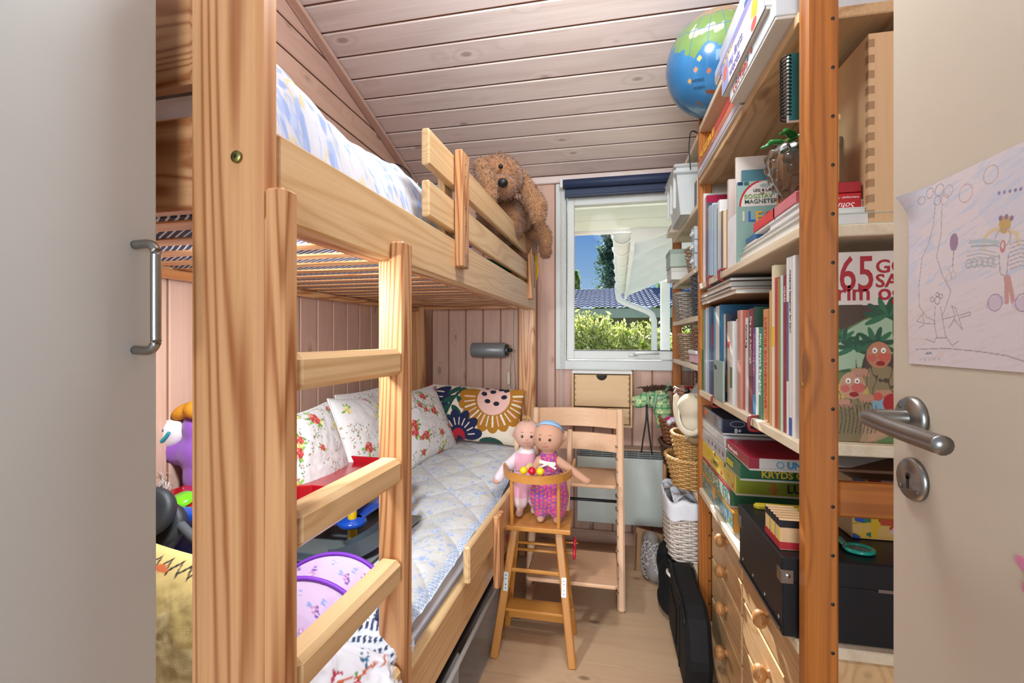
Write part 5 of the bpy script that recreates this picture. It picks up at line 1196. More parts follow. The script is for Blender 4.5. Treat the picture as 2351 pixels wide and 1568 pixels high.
for px, py, s, sz, sx_ in ((1884, 668, '365', .094, .66), (2010, 626, 'GODE', .035, 1.), (2010, 659, 'SANGE', .035, 1.), (1893, 690, 'i rim og', .044, .95)): put_text(px, py, s, sz, RD, tb, yy-.0014, .0006, sx_)
# things under the troll shelf at the near end
t = thing('paper_pile', 'loose white paper and a brown folder under the troll book shelf', 'papers', (.52, 1.1, .95)); bpy.data.objects.remove(t, do_unlink=True)

# ---------------------------------------------------------------- board games on the lower near shelf
def game(label, px_far, px_near, pz0, pz1, depth, cfront, cend, ctop, fx=BX, sides=None, yadj=0):
    y1 = P(px_far, 1000, x=fx).y; y0 = P(px_near, 1000, x=fx).y
    y1 = min(y1, MY0-.003)
    t = thing('board_game', label, 'game box', (fx+depth/2, (y0+y1)/2, pz0), group='board games on the lower shelf')
    box('lid', (fx, y0, pz0+.006), (fx+depth, y1, pz1), plain(ctop, .3, coat=.3, vary=.08), t, .0012); box('tray', (fx+.0015, y0+.0015, pz0), (fx+depth-.0015, y1-.0015, pz0+.006), plain('d8d3c8', .6), t, .0008)
    if cfront: box('front_print', (fx-.0006, y0+.001, pz0+.007), (fx+.0002, y1-.001, pz1-.001), plain(cfront, .3, coat=.3, vary=.25 if sides else .05), t, 0)
    if cend: box('end_print', (fx+.001, y0-.0006, pz0+.007), (fx+depth-.001, y0+.0002, pz1-.001), plain(cend, .3, coat=.3), t, 0)
    return t, y0, y1
def speckle(cols, seed, sc=60):
    def f(cv):
        n = fbm(cv.U, cv.V, sc, seed, 2); q = [.42, .5, .58]
        cv.m(n < 2, cols[0])
        for k in range(1, len(cols)): cv.m(n > np.quantile(n, k/len(cols)), cols[k])
        r = np.random.RandomState(seed)
        for i in range(26): cv.ell(r.uniform(cv.U.min(), cv.U.max()), r.uniform(cv.V.min(), cv.V.max()), .004, .004, ('c8452f', 'e8b42c', 'd9e4ea', '35507c')[i % 4])
    return f
z = ZE+.0008
t, y0, y1 = game('jigsaw puzzle box with smiling sun, lowest in the game pile', 1608, 1684, z, z+.066, .26, None, 'c98f3a', 'c98f3a')
def sunprint(cv):
    speckle(('4a7f5a', '3b6a86', '7fa9c4', '5c8f4e'), 4, 40)(cv); cv.m(cv.V > .052, 'c98f3a'); cv.ell(.19, .036, .026, .024, 'e0973a'); cv.ell(.19, .036, .018, .017, 'e8b04a')
panel('front_picture', y1-y0-.002, .058, 200, 50, sunprint, vcol(.35, 0, coat=.3, key='g'), t, (BX-.0012, y1-.001, z+.006), RYM, UZ)
z += .067
t, y0, y1 = game('red-edged jigsaw puzzle box with green meadow, second in the game pile', 1608, 1677, z, z+.056, .27, None, '3f7a58', 'a8202c')
panel('front_picture', y1-y0-.002, .044, 200, 40, speckle(('4f8a5f', '6fa0b8', '3f7048', 'b8c8b0'), 7, 45), vcol(.35, 0, coat=.3, key='g'), t, (BX-.0012, y1-.001, z+.004), RYM, UZ)
z += .057
t, y0, y1 = game('yellow and green Ludo game box in the middle of the pile', 1608, 1689, z, z+.060, .28, 'd8bd3a', '8f9a35', 'd8c23c')
lettering('LUDO', .024, (BX-.0012, (y0+y1)/2+.05, z+.022), RYM, UZ, plain('35502c', .5), t, bold=.0005)
for k in range(8): cyl('printed_piece', (BX-.0006, y0+.03+.045*k, z+.02+.018*(k % 3)), (BX-.0014, y0+.03+.045*k, z+.02+.018*(k % 3)), .007, plain(('c44a2c', 'd98a2c', '3a3a5c')[k % 3], .5), t, 10)
lettering('For 2-4 spillere fra 5 år', .011, (BX+.022, y0-.0014, z+.046), RX, UZ, plain('3c4a1e', .5), t); lettering('LUDO', .034, (BX+.135, y0-.0014, z+.016), RX, UZ, plain('24324f', .5), t, bold=.0006)
blob('printed_bear', [((0, 0, 0), (.009, .001, .013)), ((0, 0, .016), (.008, .001, .008)), ((-.009, 0, .004), (.005, .001, .003)), ((.009, 0, .004), (.005, .001, .003))], .0012, plain('b5702c', .6), t, (BX+.10, y0-.001, z+.020))
zl = z+.061
t, y0, y1 = game('white and grey game box lying behind the green one', 1612, 1666, zl, zl+.048, .24, 'b9bfc4', '9aa2a8', 'c9d0d4')
for k in range(5): cyl('printed_piece', (BX-.0006, y0+.03+.05*k, zl+.024), (BX-.0014, y0+.03+.05*k, zl+.024), .008, plain(('7a4a6a', '8a7a5a', '5a5a7a')[k % 3], .5), t, 10)
t, y0, y1 = game('green Kryds og Bolle game box with yellow letters', 1667, 1699, zl, zl+.046, .27, '2f6f45', '1f5a38', '3c7a52', fx=BX-.004)
lettering('KRYDS', .022, (BX-.0052, y1-.012, zl+.016), RYM, UZ, plain('e0cf3a', .5), t, bold=.0005); lettering('KRYDS OG BOLLE', .026, (BX+.050, y0-.0014, zl+.012), RX, UZ, plain('dcb92c', .5), t, bold=.0008); lettering('Papita', .010, (BX+.088, y0-.0014, zl+.035), RX, UZ, plain('d8cfa8', .5), t)
for k in range(2): tube('printed_ring', [(BX+.09+.045*k+.016*math.cos(a), y0+.03+.010*math.sin(a), zl+.0465) for a in np.linspace(0, 2*pi, 25)[:-1]], .0012, plain('a9b8a6', .5), t, 5, True)
zu = zl+.0495
t, y0, y1 = game('red and white puzzle box with blue UNICEF lettering', 1668, 1720, zu, zu+.034, .27, 'a3253a', 'cfc7be', 'b0283c', fx=BX-.002)
box('red_corner', (BX-.0026, y0-.0012, zu+.006), (BX+.022, y0+.001, zu+.0335), plain('8e1f30', .4), t, 0)
lettering('UNICEF', .024, (BX+.088, y0-.0014, zu+.010), RX, UZ, plain('2b8fbe', .5), t, bold=.0008); lettering('Wooden puzzle', .016, (BX-.0032, y1-.02, zu+.012), RYM, UZ, plain('ecd5d2', .5), t)
tube('emblem', [(BX+.072+.008*math.cos(a), y0-.001, zu+.018+.008*math.sin(a)) for a in np.linspace(0, 2*pi, 20)[:-1]], .0012, plain('4aa0c8', .5), t, 5, True)
t, y0, y1 = game('long white game box under the dark blue card game', 1611, 1664, zu, zu+.032, .22, 'cfd3d6', 'c3c6c8', 'd9dcde')
z8 = zu+.035
t, y0, y1 = game('dark blue card game box marked 8+ on top of the pile', 1610, 1659, z8, min(z8+.052, ZD-.026), .24, '3b3550', '161c34', '1b2138')
lettering('TRIO', .024, (BX-.0012, y1-.03, z8+.026), RYM, UZ, plain('d8663a', .5), t, bold=.0008); lettering('8+', .020, (BX+.035, y0-.0014, z8+.008), RX, UZ, plain('d6d6d8', .5), t, bold=.0004)
lettering('Reaktion og hurtighed', .0065, (BX+.075, y0-.0014, z8+.018), RX, UZ, plain('9aa0b0', .5), t); tube('emblem', [(BX+.045+.022*math.cos(a), y0-.001, z8+.036+.009*math.sin(a)) for a in np.linspace(0, 2*pi, 24)[:-1]], .0009, plain('aab0bc', .5), t, 5, True)
box('card_picture', (BX-.0012, y0+.02, z8+.012), (BX-.0004, y0+.05, z8+.042), plain('6aa0c0', .4), t, 0)
# Rubik-like cube
cb = thing('puzzle_cube', 'colourful three by three puzzle cube beside the black box', 'puzzle cube', (.40, 1.315, ZE))
s = .056; cx_, cy_, cz_ = .372, 1.285, ZE+.001
box('core', (cx_, cy_, cz_), (cx_+s, cy_+s, cz_+s), BLACK, cb, .002)
cc = ('e9591c', '1d7a4a', 'c0182c', 'e6e3da', '2b4fae', 'e0c02c')
for i in range(3):
    for j in range(3):
        a0, b0 = .0015+i*.0182, .0015+j*.0182
        box('sticker', (cx_-.0006, cy_+a0, cz_+b0), (cx_+.0002, cy_+a0+.0165, cz_+b0+.0165), plain(cc[(i*2+j*3+3) % 6], .35), cb, 0); box('sticker', (cx_+a0, cy_-.0006, cz_+b0), (cx_+a0+.0165, cy_+.0002, cz_+b0+.0165), plain(cc[(2-j) % 3 if i == 0 else (i+j*2) % 6], .35), cb, 0); box('sticker', (cx_+a0, cy_+b0, cz_+s-.0002), (cx_+a0+.0165, cy_+b0+.0165, cz_+s+.0006), plain(cc[(i+j*4+1) % 6], .35), cb, 0)
# black file box and what lies on it
FX0, FX1, FY_0, FY_1, FZ1 = .335, .625, .972, 1.268, ZE+.158
fb = thing('file_box', 'black cardboard storage box with metal corners sticking out of the shelf', 'storage box', (.48, 1.12, ZE))
KB = plain('17181c', .38, vary=.1, bump=.03, bscale=300)
box('body', (FX0+.003, FY_0+.003, ZE+.001), (FX1-.003, FY_1-.003, FZ1-.045), KB, fb, .002); box('lid', (FX0, FY_0, FZ1-.05), (FX1, FY_1, FZ1), KB, fb, .003)
MT = plain('a8a6a2', .3, 1.)
for (x_, y_) in ((FX0, FY_0), (FX0, FY_1-.03), (FX1-.03, FY_0)):
    box('metal_corner', (x_-.001, y_-.001, FZ1-.052), (x_+.022, y_+.0012, FZ1-.026), MT, fb, .001); box('metal_corner', (x_-.0012, y_, FZ1-.052), (x_+.0012, y_+.022, FZ1-.026), MT, fb, .001)
    cyl('rivet', (x_+.011, y_-.001, FZ1-.036), (x_+.011, y_-.003, FZ1-.036), .0045, MT, fb, 12)
beam('edge_strip', (FX0-.0008, FY_0+.01, ZE+.012), (FX0-.0008, FY_1-.01, ZE+.012), .004, .006, MT, fb, .001)
for k in range(4): cyl('rivet', (FX0+.003, FY_0+.02+.08*k, ZE+.03), (FX0+.0005, FY_0+.02+.08*k, ZE+.03), .004, MT, fb, 10)
box('label_holder', (.50, FY_0-.0008, FZ1-.052), (.62, FY_0+.0008, FZ1-.046), MT, fb, 0)
yr = thing('yellow_ruler', 'yellow wooden strip lying across the black box', 'strip', (.43, 1.235, FZ1)); pts = [(0, .012), (.008, 0), (.26, 0), (.26, .024), (.008, .024)]
prism('strip', pts, 0, .010, plain('cbb62f', .45), yr, (.362, 1.225, FZ1+.0008), bev=.002)
ds = thing('glass_disc', 'round clear glass disc lying on the black box', 'disc', (.42, 1.11, FZ1)); lathe('disc', [(0, 0), (.052, 0), (.055, .003), (.052, .006), (0, .005)], plain('8fa2c2', .08, trans=.6, coat=.5), ds, (.42, 1.115, FZ1+.0006), (0, 0, 0), 40); 
for k in range(5): a = k*1.256; beam('ray', (.42, 1.115, FZ1+.0062), (.42+.047*math.cos(a), 1.115+.047*math.sin(a), FZ1+.0067), .0012, .0006, plain('d5dde8', .3), ds, 0)
for k in range(6):
    y_ = 1.000+.0150*k
    t = thing('domino_block', f'wooden block with black and red bands, {ORD[k]} from the post on the black box', 'toy block', (.36, y_, FZ1), group='banded wooden blocks on the black box')
    box('block', (.342, y_, FZ1+.0008), (.398, y_+.0105, FZ1+.062), birch('Z'), t, .0015)
    box('black_band', (.3416, y_-.0004, FZ1+.046), (.3984, y_+.0109, FZ1+.0605), plain('1c1d24', .4), t, 0); box('red_band', (.3416, y_-.0004, FZ1+.003), (.3984, y_+.0109, FZ1+.017), plain('b32a33', .4), t, 0)
    if k % 2 == 0: box('yellow_band', (.3414, y_, FZ1+.018), (.342, y_+.0105, FZ1+.045), plain('d9c555', .4), t, 0)
mg = thing('magnifier', 'teal plastic magnifying glass lying on the black box', 'magnifying glass', (.47, 1.0, FZ1)); TE = plain('1f9c86', .25, coat=.4)
q = P(1972, 1262, z=FZ1+.004); tube('ring', [(q.x+.024*math.cos(a), q.y+.02*math.sin(a), FZ1+.0055) for a in np.linspace(0, 2*pi, 28)[:-1]], .0042, TE, mg, 8, True); lathe('lens', [(0, .002), (.015, .0015), (.022, 0)], plain('cfe4e2', .05, trans=.8), mg, (q.x, q.y, FZ1+.0045), (0, 0, 0), 24)
q2 = P(1925, 1236, z=FZ1+.004); beam('grip', (q.x-.018, q.y+.012, FZ1+.006), (q2.x, q2.y, FZ1+.006), .014, .007, TE, mg, .003)
cbk = thing('cartoon_box', 'colourful cartoon print box leaning behind the black box lid', 'box', (.58, 1.06, FZ1))
def cartoon(cv):
    cv.m(cv.U < 9, 'c7a2b2'); w = cv.U.max(); cv.rect(0, 0, w*.38, 1, 'cfa02c'); n = fbm(cv.U, cv.V, 50, 3, 2); cv.m((cv.U < w*.38) & (n > .55), '7a2a24'); cv.m((cv.U < w*.25) & (n < .42), '2f6b5a'); cv.m((cv.U < w*.15) & (n < .36), '3a4a9a')
    cv.ell(w*.62, cv.V.max()*.75, .03, .03, 'd8a8ba'); cv.ring(w*.62, cv.V.max()*.75, .028, .002, 'b07a92'); cv.rect(w*.82, 0, w*.93, 1, '2f5fa0'); cv.ell(w*.47, .04, .014, .02, 'b0482f'); cv.m((cv.V < .03) & (n > .5), 'c9a05a'); cv.m((cv.V < .02) & (cv.U > w*.6), '3a62a8')
box('body', (.512, 1.09, FZ1+.001), (.652, 1.20, .905), plain('9a7a5a', .5), cbk, .001)
panel('print', .138, .905-FZ1-.003, 120, 110, cartoon, vcol(.35, 0, key='g'), cbk, (.513, 1.0894, FZ1+.002), RX, UZ)
pf_ = thing('paper_folder', 'brown folder and loose papers under the troll book shelf', 'papers', (.52, 1.1, .95)); 
box('folder', (.43, 1.0, .941), (.648, 1.2, .947), plain('6b4a34', .6), pf_, .001); prism('sheet', [(0, 0), (.19, -.01), (.17, .17), (.02, .16)], 0, .0008, plain('c8c4c0', .7), pf_, (.45, 1.015, .9475), (.06, .05, 0))
tr_ = thing('drawing_tray', 'shallow wooden tray on the side bar of the shelf unit', 'tray', (.52, 1.1, .92)); bpy.data.objects.remove(tr_, do_unlink=True)
# ---------------------------------------------------------------- games on the upper shelves
def flat(name, lab, x0, x1, y0, y1, z0, z1, c, ctop=None, group='games under the top shelf', rot=None):
    t = thing(name, lab, 'game box', ((x0+x1)/2, (y0+y1)/2, z0), group=group); box('lid', (x0, y0, z0+.006), (x1, y1, z1), plain(ctop or c, .35, coat=.2, vary=.1), t, .0015); box('tray', (x0+.002, y0+.002, z0), (x1-.002, y1-.002, z0+.006), plain('d6d0c6', .6), t, .001)
    return t
t = flat('board_game', 'dark fronted game box lying lowest under the top shelf', .352, .62, 1.32, 1.88, ZB+.001, ZB+.030, '2a3350', 'b8b4c0'); 
t = flat('board_game', 'red and orange puzzle box with yellow PUZZLE lettering', .356, .63, 1.34, 1.88, ZB+.0315, ZB+.085, 'c99a80', 'c56a4a'); box('front_print', (.3552, 1.342, ZB+.062), (.3562, 1.878, ZB+.084), plain('b8382f', .4), t, 0); lettering('PUZZLE', .034, (.3548, 1.86, ZB+.060), RYM, UZ, plain('e0b52c', .5), t, bold=.001, sx=2.0); lettering('DANMARKSSPIL', .018, (.3548, 1.86, ZB+.038), RYM, UZ, plain('a07868', .5), t, sx=1.8)
t = flat('board_game', 'pale blue LOTTERI game box sticking out lowest near the post', .325, .60, .975, 1.305, ZB+.001, ZB+.040, '9fb4c4', 'c9cfd2'); lettering('LOTTERI', .026, (.3238, 1.27, ZB+.012), RYM, UZ, plain('b8504a', .5), t, sx=1.2)
for k in range(5): cyl('printed_dot', (.3246, 1.24-.03*k, ZB+.030), (.3238, 1.24-.03*k, ZB+.030), .006, plain(('2f6a9a', 'b23a3a', 'd0a83a')[k % 3], .5), t, 10)
t = flat('board_game', 'lilac box of first letters game with yellow figure, sticking out', .315, .60, 1.0, 1.345, ZB+.041, ZB+.118, 'b8b2c4', 'd5d1d0')
def firstp(cv):
    w, h = cv.U.max(), cv.V.max(); cv.m(cv.U < 9, 'cfc4c2'); cv.rect(0, 0, w*.2, h, '8f94bc'); cv.ell(w*.1, h*.6, .02, .02, 'c46a5a'); cv.poly([(w*.76, h*.95), (w*.9, h*.85), (w*.86, h*.3), (w*.74, h*.5)], 'dba436'); cv.ell(w*.8, h*.2, .02, .012, 'c4564a'); cv.ring(w*.95, h*.7, .012, .002, 'a84a4a')
panel('front_picture', .343, .074, 170, 40, firstp, vcol(.35, 0, key='g'), t, (.3142, 1.344, ZB+.043), RYM, UZ); lettering('my firsts', .030, (.3136, 1.27, ZB+.080), RYM, UZ, plain('6f6aa8', .5), t, sx=1.15); lettering('words', .030, (.3136, 1.265, ZB+.052), RYM, UZ, plain('6f6aa8', .5), t, sx=1.2)
t = flat('board_game', 'violet game box with gold lettering above the puzzle box', .322, .60, 1.05, 1.40, ZB+.119, ZB+.160, '6a6a9a', '7f7aa8'); lettering('MEMORY', .018, (.3208, 1.36, ZB+.132), RYM, UZ, plain('d0a85a', .5), t, sx=1.3)
t = flat('board_game', 'dark blue box on top of the upper game pile by the post', .325, .55, .97, 1.18, ZB+.161, ZB+.180, '1f4f86', '2a5f96')
t = flat('board_game', 'blue and red map game box lying on the very top shelf', .352, .62, 1.18, 1.60, ZA+.001, ZA+.045, '8fa3c0', 'b8a8a8', group='games on the very top shelf'); box('front_print', (.3514, 1.19, ZA+.02), (.3522, 1.59, ZA+.043), plain('a9b4c8', .5), t, 0)
t = flat('board_game', 'white patterned game box on top of the map game', .362, .62, 1.16, 1.58, ZA+.046, ZA+.10, 'c9c4cc', 'c0b8bc', group='games on the very top shelf')
# hook clips on the shelf edges
def clip(lab, px, z):
    y = P(px, 900 if z < 1.2 else 640, x=SX0).y; t = thing('shelf_hook', lab, 'hook', (SX0, y, z), group='red wire hooks on the shelf edges'); r = .004
    tube('wire', arcpts([(SX0+.05, y, z+.005), (SX0, y, z+.005), (SX0-.009, y, z-.002), (SX0-.009, y, z-.024), (SX0, y, z-.030), (SX0+.02, y, z-.030), (SX0+.14, y-.0, z-.030)], 4), r, plain('7c1d22', .35, coat=.3), t, 8); box('clip_end', (SX0+.14, y-.004, z-.034), (SX0+.165, y+.004, z-.026), STEEL, t, .001)
clip('dark red wire hook on the magazine shelf, nearer the window', 1631, ZC); clip('dark red wire hook on the magazine shelf, nearer the door', 1658, ZC); clip('red wire hook on the book shelf, nearer the window', 1641, ZD); clip('red wire hook on the book shelf, nearer the door', 1729, ZD)
# ---------------------------------------------------------------- globe
gc = Vector((.405, 1.80, 2.212)); gr_ = .180
gb = thing('globe', 'large blue picture globe on black stand on the shelf top', 'globe', (.40, 2.05, 2.02))
nu, nv = 360, 180
A, Bt = np.meshgrid(np.linspace(0, 2*pi, nu, endpoint=False), np.linspace(-pi/2, pi/2, nv), indexing='ij')
GR = math.radians(187)
G3 = Matrix.Rotation(math.radians(26), 3, Vector((1.0, -.22, 0)).normalized())
Xs = np.stack([np.cos(A+GR)*np.cos(Bt), np.sin(A+GR)*np.cos(Bt), np.sin(Bt)], -1) @ np.array(G3).T
cv = Cv(A*180/pi-180, Bt*180/pi, '2f6f9f')          # longitude measured so that about -110 looks to the camera
cv.c += ((fbm(A, Bt, 3, 2)-.5)*.12)[..., None]
land, l2, l3 = '6d8a4a', '8a9a52', 'a8925a'
def land_poly(pts, c=land, seed=1):
    n = (fbm(cv.U/40, cv.V/40, 4, seed)-.5)*16; U0, V0 = cv.U.copy(), cv.V.copy(); cv.U = cv.U+n; cv.V = cv.V+n; cv.poly(pts, c); cv.U, cv.V = U0, V0
# Asia above, islands, Australia at the right
land_poly([(-190, 30), (-165, 62), (-120, 75), (-70, 72), (-50, 60), (-70, 42), (-85, 32), (-92, 16), (-103, 10), (-112, 22), (-125, 20), (-137, 6), (-145, 22), (-165, 24)], land, 2)
land_poly([(-180, 58), (-60, 60), (-60, 80), (-180, 80)], 'a38457', 3); land_poly([(-150, 34), (-105, 30), (-100, 42), (-150, 44)], 'b9b39a', 5)
for x, y, a, b in ((-96, 2, 9, 4), (-84, 4, 9, 8), (-72, -5, 13, 5), (-98, -7, 8, 2.5), (-84, -9, 5, 2), (-74, 14, 5, 9)): cv.ell(x, y, a, b, land)
land_poly([(-82, -18), (-65, -12), (-50, -14), (-42, -28), (-55, -38), (-80, -34)], l2, 6); land_poly([(-70, -20), (-56, -18), (-55, -30), (-72, -28)], 'b98a3a', 7)
for L_ in range(-180, 180, 20): cv.m((np.abs(cv.U-L_) < .35) & (np.abs(cv.V) < 80), '3f6f94')
for L_ in range(-60, 61, 20): cv.m(np.abs(cv.V-L_) < .35, '3f6f94')
for x, y, c in ((-128, 8, 'd8c05a'), (-104, -8, 'c9b06a'), (-132, -2, 'c98a5a'), (-95, -20, 'e2ddd2'), (-99, -18, 'd8d4ca'), (-118, -6, 'b06a4a'), (-140, -12, 'c49a5a')): cv.ell(x, y, 2.2, 2.6, c)
cv.ell(-117, -28, 7, 2.6, '7a4a32', -.2); cv.ell(-135, -40, 2, 5, '7a5a3a', .4); cv.ell(-117, -46, 7, .8, '8a4a3a'); cv.ell(-100, -50, 5, 1.6, '2f3a44', -.5)
for x, y in ((-140, -62), (-128, -60), (-118, -62), (-105, -64)): cv.ell(x, y, 2.5, 1.4, 'dfe6ea', .6)
cv.m(cv.V < -72, 'cfe0ea')
cv.c = np.clip(cv.c, 0, 1)
sph = grid('sphere', Xs*gr_, vcol(.28, 0, coat=.5, key='gl'), gb, gc, (0, 0, 0), cv.c, wrapu=True)
def gtxt(s, lon, lat, size):
    a = math.radians(lon+180)+GR; b_ = math.radians(lat); n = Vector((math.cos(a)*math.cos(b_), math.sin(a)*math.cos(b_), math.sin(b_))); r = G3 @ Vector((-math.sin(a), math.cos(a), 0)); n = G3 @ n; lettering(s, size, gc+n*(gr_+.0004), r, n.cross(r), plain('24384a', .6), sph, ext=.0002)
gtxt('INDISKE', -138, -14, .013); gtxt('OCEAN', -137, -22, .013); gtxt('AUSTRALIEN', -108, -33, .011)
tube('stand_arm', arcpts([gc+V_((0, 0, -gr_+.003)), (.375, 1.90, 2.025), (.372, 1.96, 2.035), (.385, 2.02, 2.05)], 5), .007, BLACK, gb, 8); lathe('stand_foot', [(0, .035), (.012, .034), (.02, .02), (.055, .006), (.06, 0), (0, 0)], BLACK, gb, (.425, 2.03, 2.0205), (0, 0, 0), 24)
tube('cable', arcpts([(.385, 2.0, 2.045), (.345, 1.97, 2.05), (.338, 1.985, 2.0), (.342, 1.99, 1.93), (.345, 1.99, 1.90)], 5), .0022, BLACK, gb, 6)

# ================================================================ BASKETS AND BOXES IN THE FAR SHELF BAY
def basket(label, cx, cy, z0, rx, ry, h, taper, rows, stakes, colour, n=2.0, rim=.006, group='woven baskets in the far shelf bay', r=None, dark_in=None, cat='basket', tilt=None, name='wicker_basket', parent_only=False):
    t = thing(name, label, cat, (cx, cy, z0), group=group, rot=tilt or (0, 0, .0001), world=False)
    M = plain(colour, .6, vary=.22, bump=.2, bscale=120)
    r = r or h/rows*.52
    def pt(a, s, off=0):
        c, si = math.cos(a), math.sin(a); k = 1-taper*(1-s)
        q = (abs(c)**n+abs(si)**n)**(-1/n); return Vector(((rx*k+off)*c*q, (ry*k+off)*si*q, h*s))
    v = []; f = []; seg = stakes*4
    for i in range(rows):
        s = (i+.5)/rows
        pts = [pt(2*pi*k/seg, s, (.9*r)*math.cos(2*pi*k/seg*stakes/2+(pi if i % 2 else 0))) for k in range(seg)]
        vv, ff = tubemesh(pts, r, 4, True); f += [tuple(k+len(v) for k in q) for q in ff]; v += vv
    for k in range(stakes):
        a = 2*pi*k/stakes+.001; vv, ff = tubemesh([pt(a, 0), pt(a, .5), pt(a, 1)], r*.8, 4); f += [tuple(q+len(v) for q in u) for u in ff]; v += vv
    o = link('weave', mesh('weave', v, f), M, t, (0, 0, 0), smooth=True); o['kind'] = 'stuff'
    v = []; f = []
    for ph in (0, pi):
        pts = [pt(2*pi*k/96, 1, rim*.5*math.cos(24*2*pi*k/96+ph))+Vector((0, 0, rim*.5*math.sin(24*2*pi*k/96+ph))) for k in range(96)]
        vv, ff = tubemesh(pts, rim*.62, 5, True); f += [tuple(q+len(v) for q in u) for u in ff]; v += vv
    link('rim', mesh('rim', v, f), M, t, (0, 0, 0), smooth=True)
    pts = [pt(2*pi*k/32, 0) for k in range(32)]
    prism('base', [(p.x*.97, p.y*.97) for p in pts], .0, .004, plain(colour, .8), t, (0, 0, 0))
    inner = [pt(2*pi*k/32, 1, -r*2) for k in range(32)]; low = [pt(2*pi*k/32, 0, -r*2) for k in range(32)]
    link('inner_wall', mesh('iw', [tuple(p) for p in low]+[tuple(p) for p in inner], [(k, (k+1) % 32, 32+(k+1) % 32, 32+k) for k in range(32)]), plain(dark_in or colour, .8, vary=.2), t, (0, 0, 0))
    return t
TAN, GRY, RDB, DK, BRN = 'c79a5c', 'a89a8a', '8f5a3e', '2c2b30', '9a6b42'
basket('small pale wicker basket next to the clear drawers on the shelf', .405, 2.10, 1.4955, .058, .075, .095, .25, 13, 14, 'b09a80', 4)
basket('grey woven basket at the window end of its shelf', .43, 2.42, 1.2955, .088, .10, .130, .2, 14, 18, 'a0958a', 4)
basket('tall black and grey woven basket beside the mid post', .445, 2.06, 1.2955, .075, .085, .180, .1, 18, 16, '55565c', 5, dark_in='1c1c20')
basket('brown and white woven basket at the window end below', .435, 2.36, 1.0955, .080, .095, .128, .22, 13, 16, 'a88f76', 4)
basket('narrow brown basket standing on the pink box', .44, 2.06, 1.155, .07, .075, .092, .1, 10, 14, '8a6a50', 4)
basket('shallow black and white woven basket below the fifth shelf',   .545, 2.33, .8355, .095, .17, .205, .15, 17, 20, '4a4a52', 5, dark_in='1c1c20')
basket('bleached wicker basket holding a ladybird toy', .36, 2.26, .8365, .055, .08, .135, .25, 12, 14, 'c9a890', 4) if 0 else None
lb = basket('reddish wicker basket with bleached edge holding a ladybird toy',   .385, 2.32, .8355, .052, .09, .13, .2, 12, 16, 'a9806a', 3)
lt = thing('ladybird_toy', 'small red and black ladybird soft toy in the reddish basket', 'soft toy', (.388, 2.27, .945), group=None)
blob('body', [((.388, 2.27, .957), (.03, .034, .024))], .005, plain('b5141c', .7), lt); 
for k in range(6): a = k*1.05; lathe('spot', [(0, .002), (.006, .001), (.008, 0)], BLACK, lt, (.388+.02*math.cos(a), 2.27+.022*math.sin(a), .976), (0, 0, 0), 10)
blob('head', [((.372, 2.235, .960), (.017, .015, .016))], .004, BLACK, lt)
# stacked tan baskets, reddish basket with toys, dark willow basket
basket('light tan round basket, lower of the two stacked by the mid post', .375, 2.085, .5705, .115, .12, .125, .28, 13, 22, TAN, 2.4, .010)
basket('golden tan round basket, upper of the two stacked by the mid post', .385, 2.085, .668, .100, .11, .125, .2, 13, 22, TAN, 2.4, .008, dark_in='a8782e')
basket('dark red-brown willow basket filled with pink doll clothes', .345, 2.40, .690, .075, .12, .115, .3, 12, 16, RDB, 3)
basket('dark brown willow basket under the doll clothes basket', .36, 2.41, .5705, .085, .13, .112, .25, 11, 16, '5a3f2e', 3, .010)
tube('basket_handle', arcpts([(.29, 2.30, .66), (.275, 2.27, .63), (.27, 2.24, .59), (.285, 2.22, .56)], 4), .008, plain('b07848', .6, vary=.2), COL.objects['wicker_basket.010'] if 0 else None) if 0 else None
for lab, c, pts, rr in (('magenta doll blouse stuffed in the willow basket', 'c8157a', [((.325, 2.36, .797), (.045, .05, .022)), ((.33, 2.32, .800), (.03, .03, .02))], .005), ('white rolled doll sock in the willow basket', 'dcd8de', [((.305, 2.33, .785), (.30, 2.28, .805), .017, .014)], .005), ('green and white doll cap in the willow basket', '9fb48a', [((.30, 2.43, .798), (.03, .04, .02))], .005), ('purple doll skirt in the willow basket', '7a3a72', [((.33, 2.44, .793), (.04, .04, .018))], .005), ('pale lilac ribbon roll in the willow basket', 'cfc4d4', [((.318, 2.30, .812), (.018, .03, .014))], .004)):
    cpt = pts[0][0]; t = thing('doll_clothes', lab, 'doll clothes', (cpt[0], cpt[1], cpt[2]-.02), group='doll clothes in the willow basket'); blob('cloth', pts, rr, plain(c, .85, bump=.5, bscale=60), t)
# sun hat hanging at the mid post
ht_ = thing('fabric_hat', 'cream cotton sun hat with tie hanging by the mid post', 'hat', (.36, 2.0, .80))
HB = plain('c6b89f', .85, bump=.4, bscale=50)
blob('crown', [((.355, 2.01, .915), (.062, .075, .062)), ((.355, 2.00, .85), (.055, .06, .05)), ((.35, 1.985, .80), (.03, .035, .035))], .008, HB, ht_); tube('brim', arcpts([(.300, 2.07, .955), (.292, 2.02, .90), (.298, 1.97, .85), (.325, 1.945, .82), (.36, 1.935, .83), (.395, 1.94, .86)], 5), .012, HB, ht_, 8); tube('tie', arcpts([(.30, 2.0, .93), (.298, 1.98, .88), (.31, 1.95, .84), (.35, 1.93, .825)], 5), .004, plain('e0d8c8', .8), ht_, 6)
tube('leopard_band', arcpts([(.33, 1.945, .80), (.35, 1.935, .79), (.385, 1.94, .80)], 4), .016, plain('6b5236', .8, vary=.6), ht_, 8)
tube('hanging_loop', arcpts([(.375, 1.929, .985), (.362, 1.95, .975), (.356, 1.99, .972)], 4), .003, HB, ht_, 6)
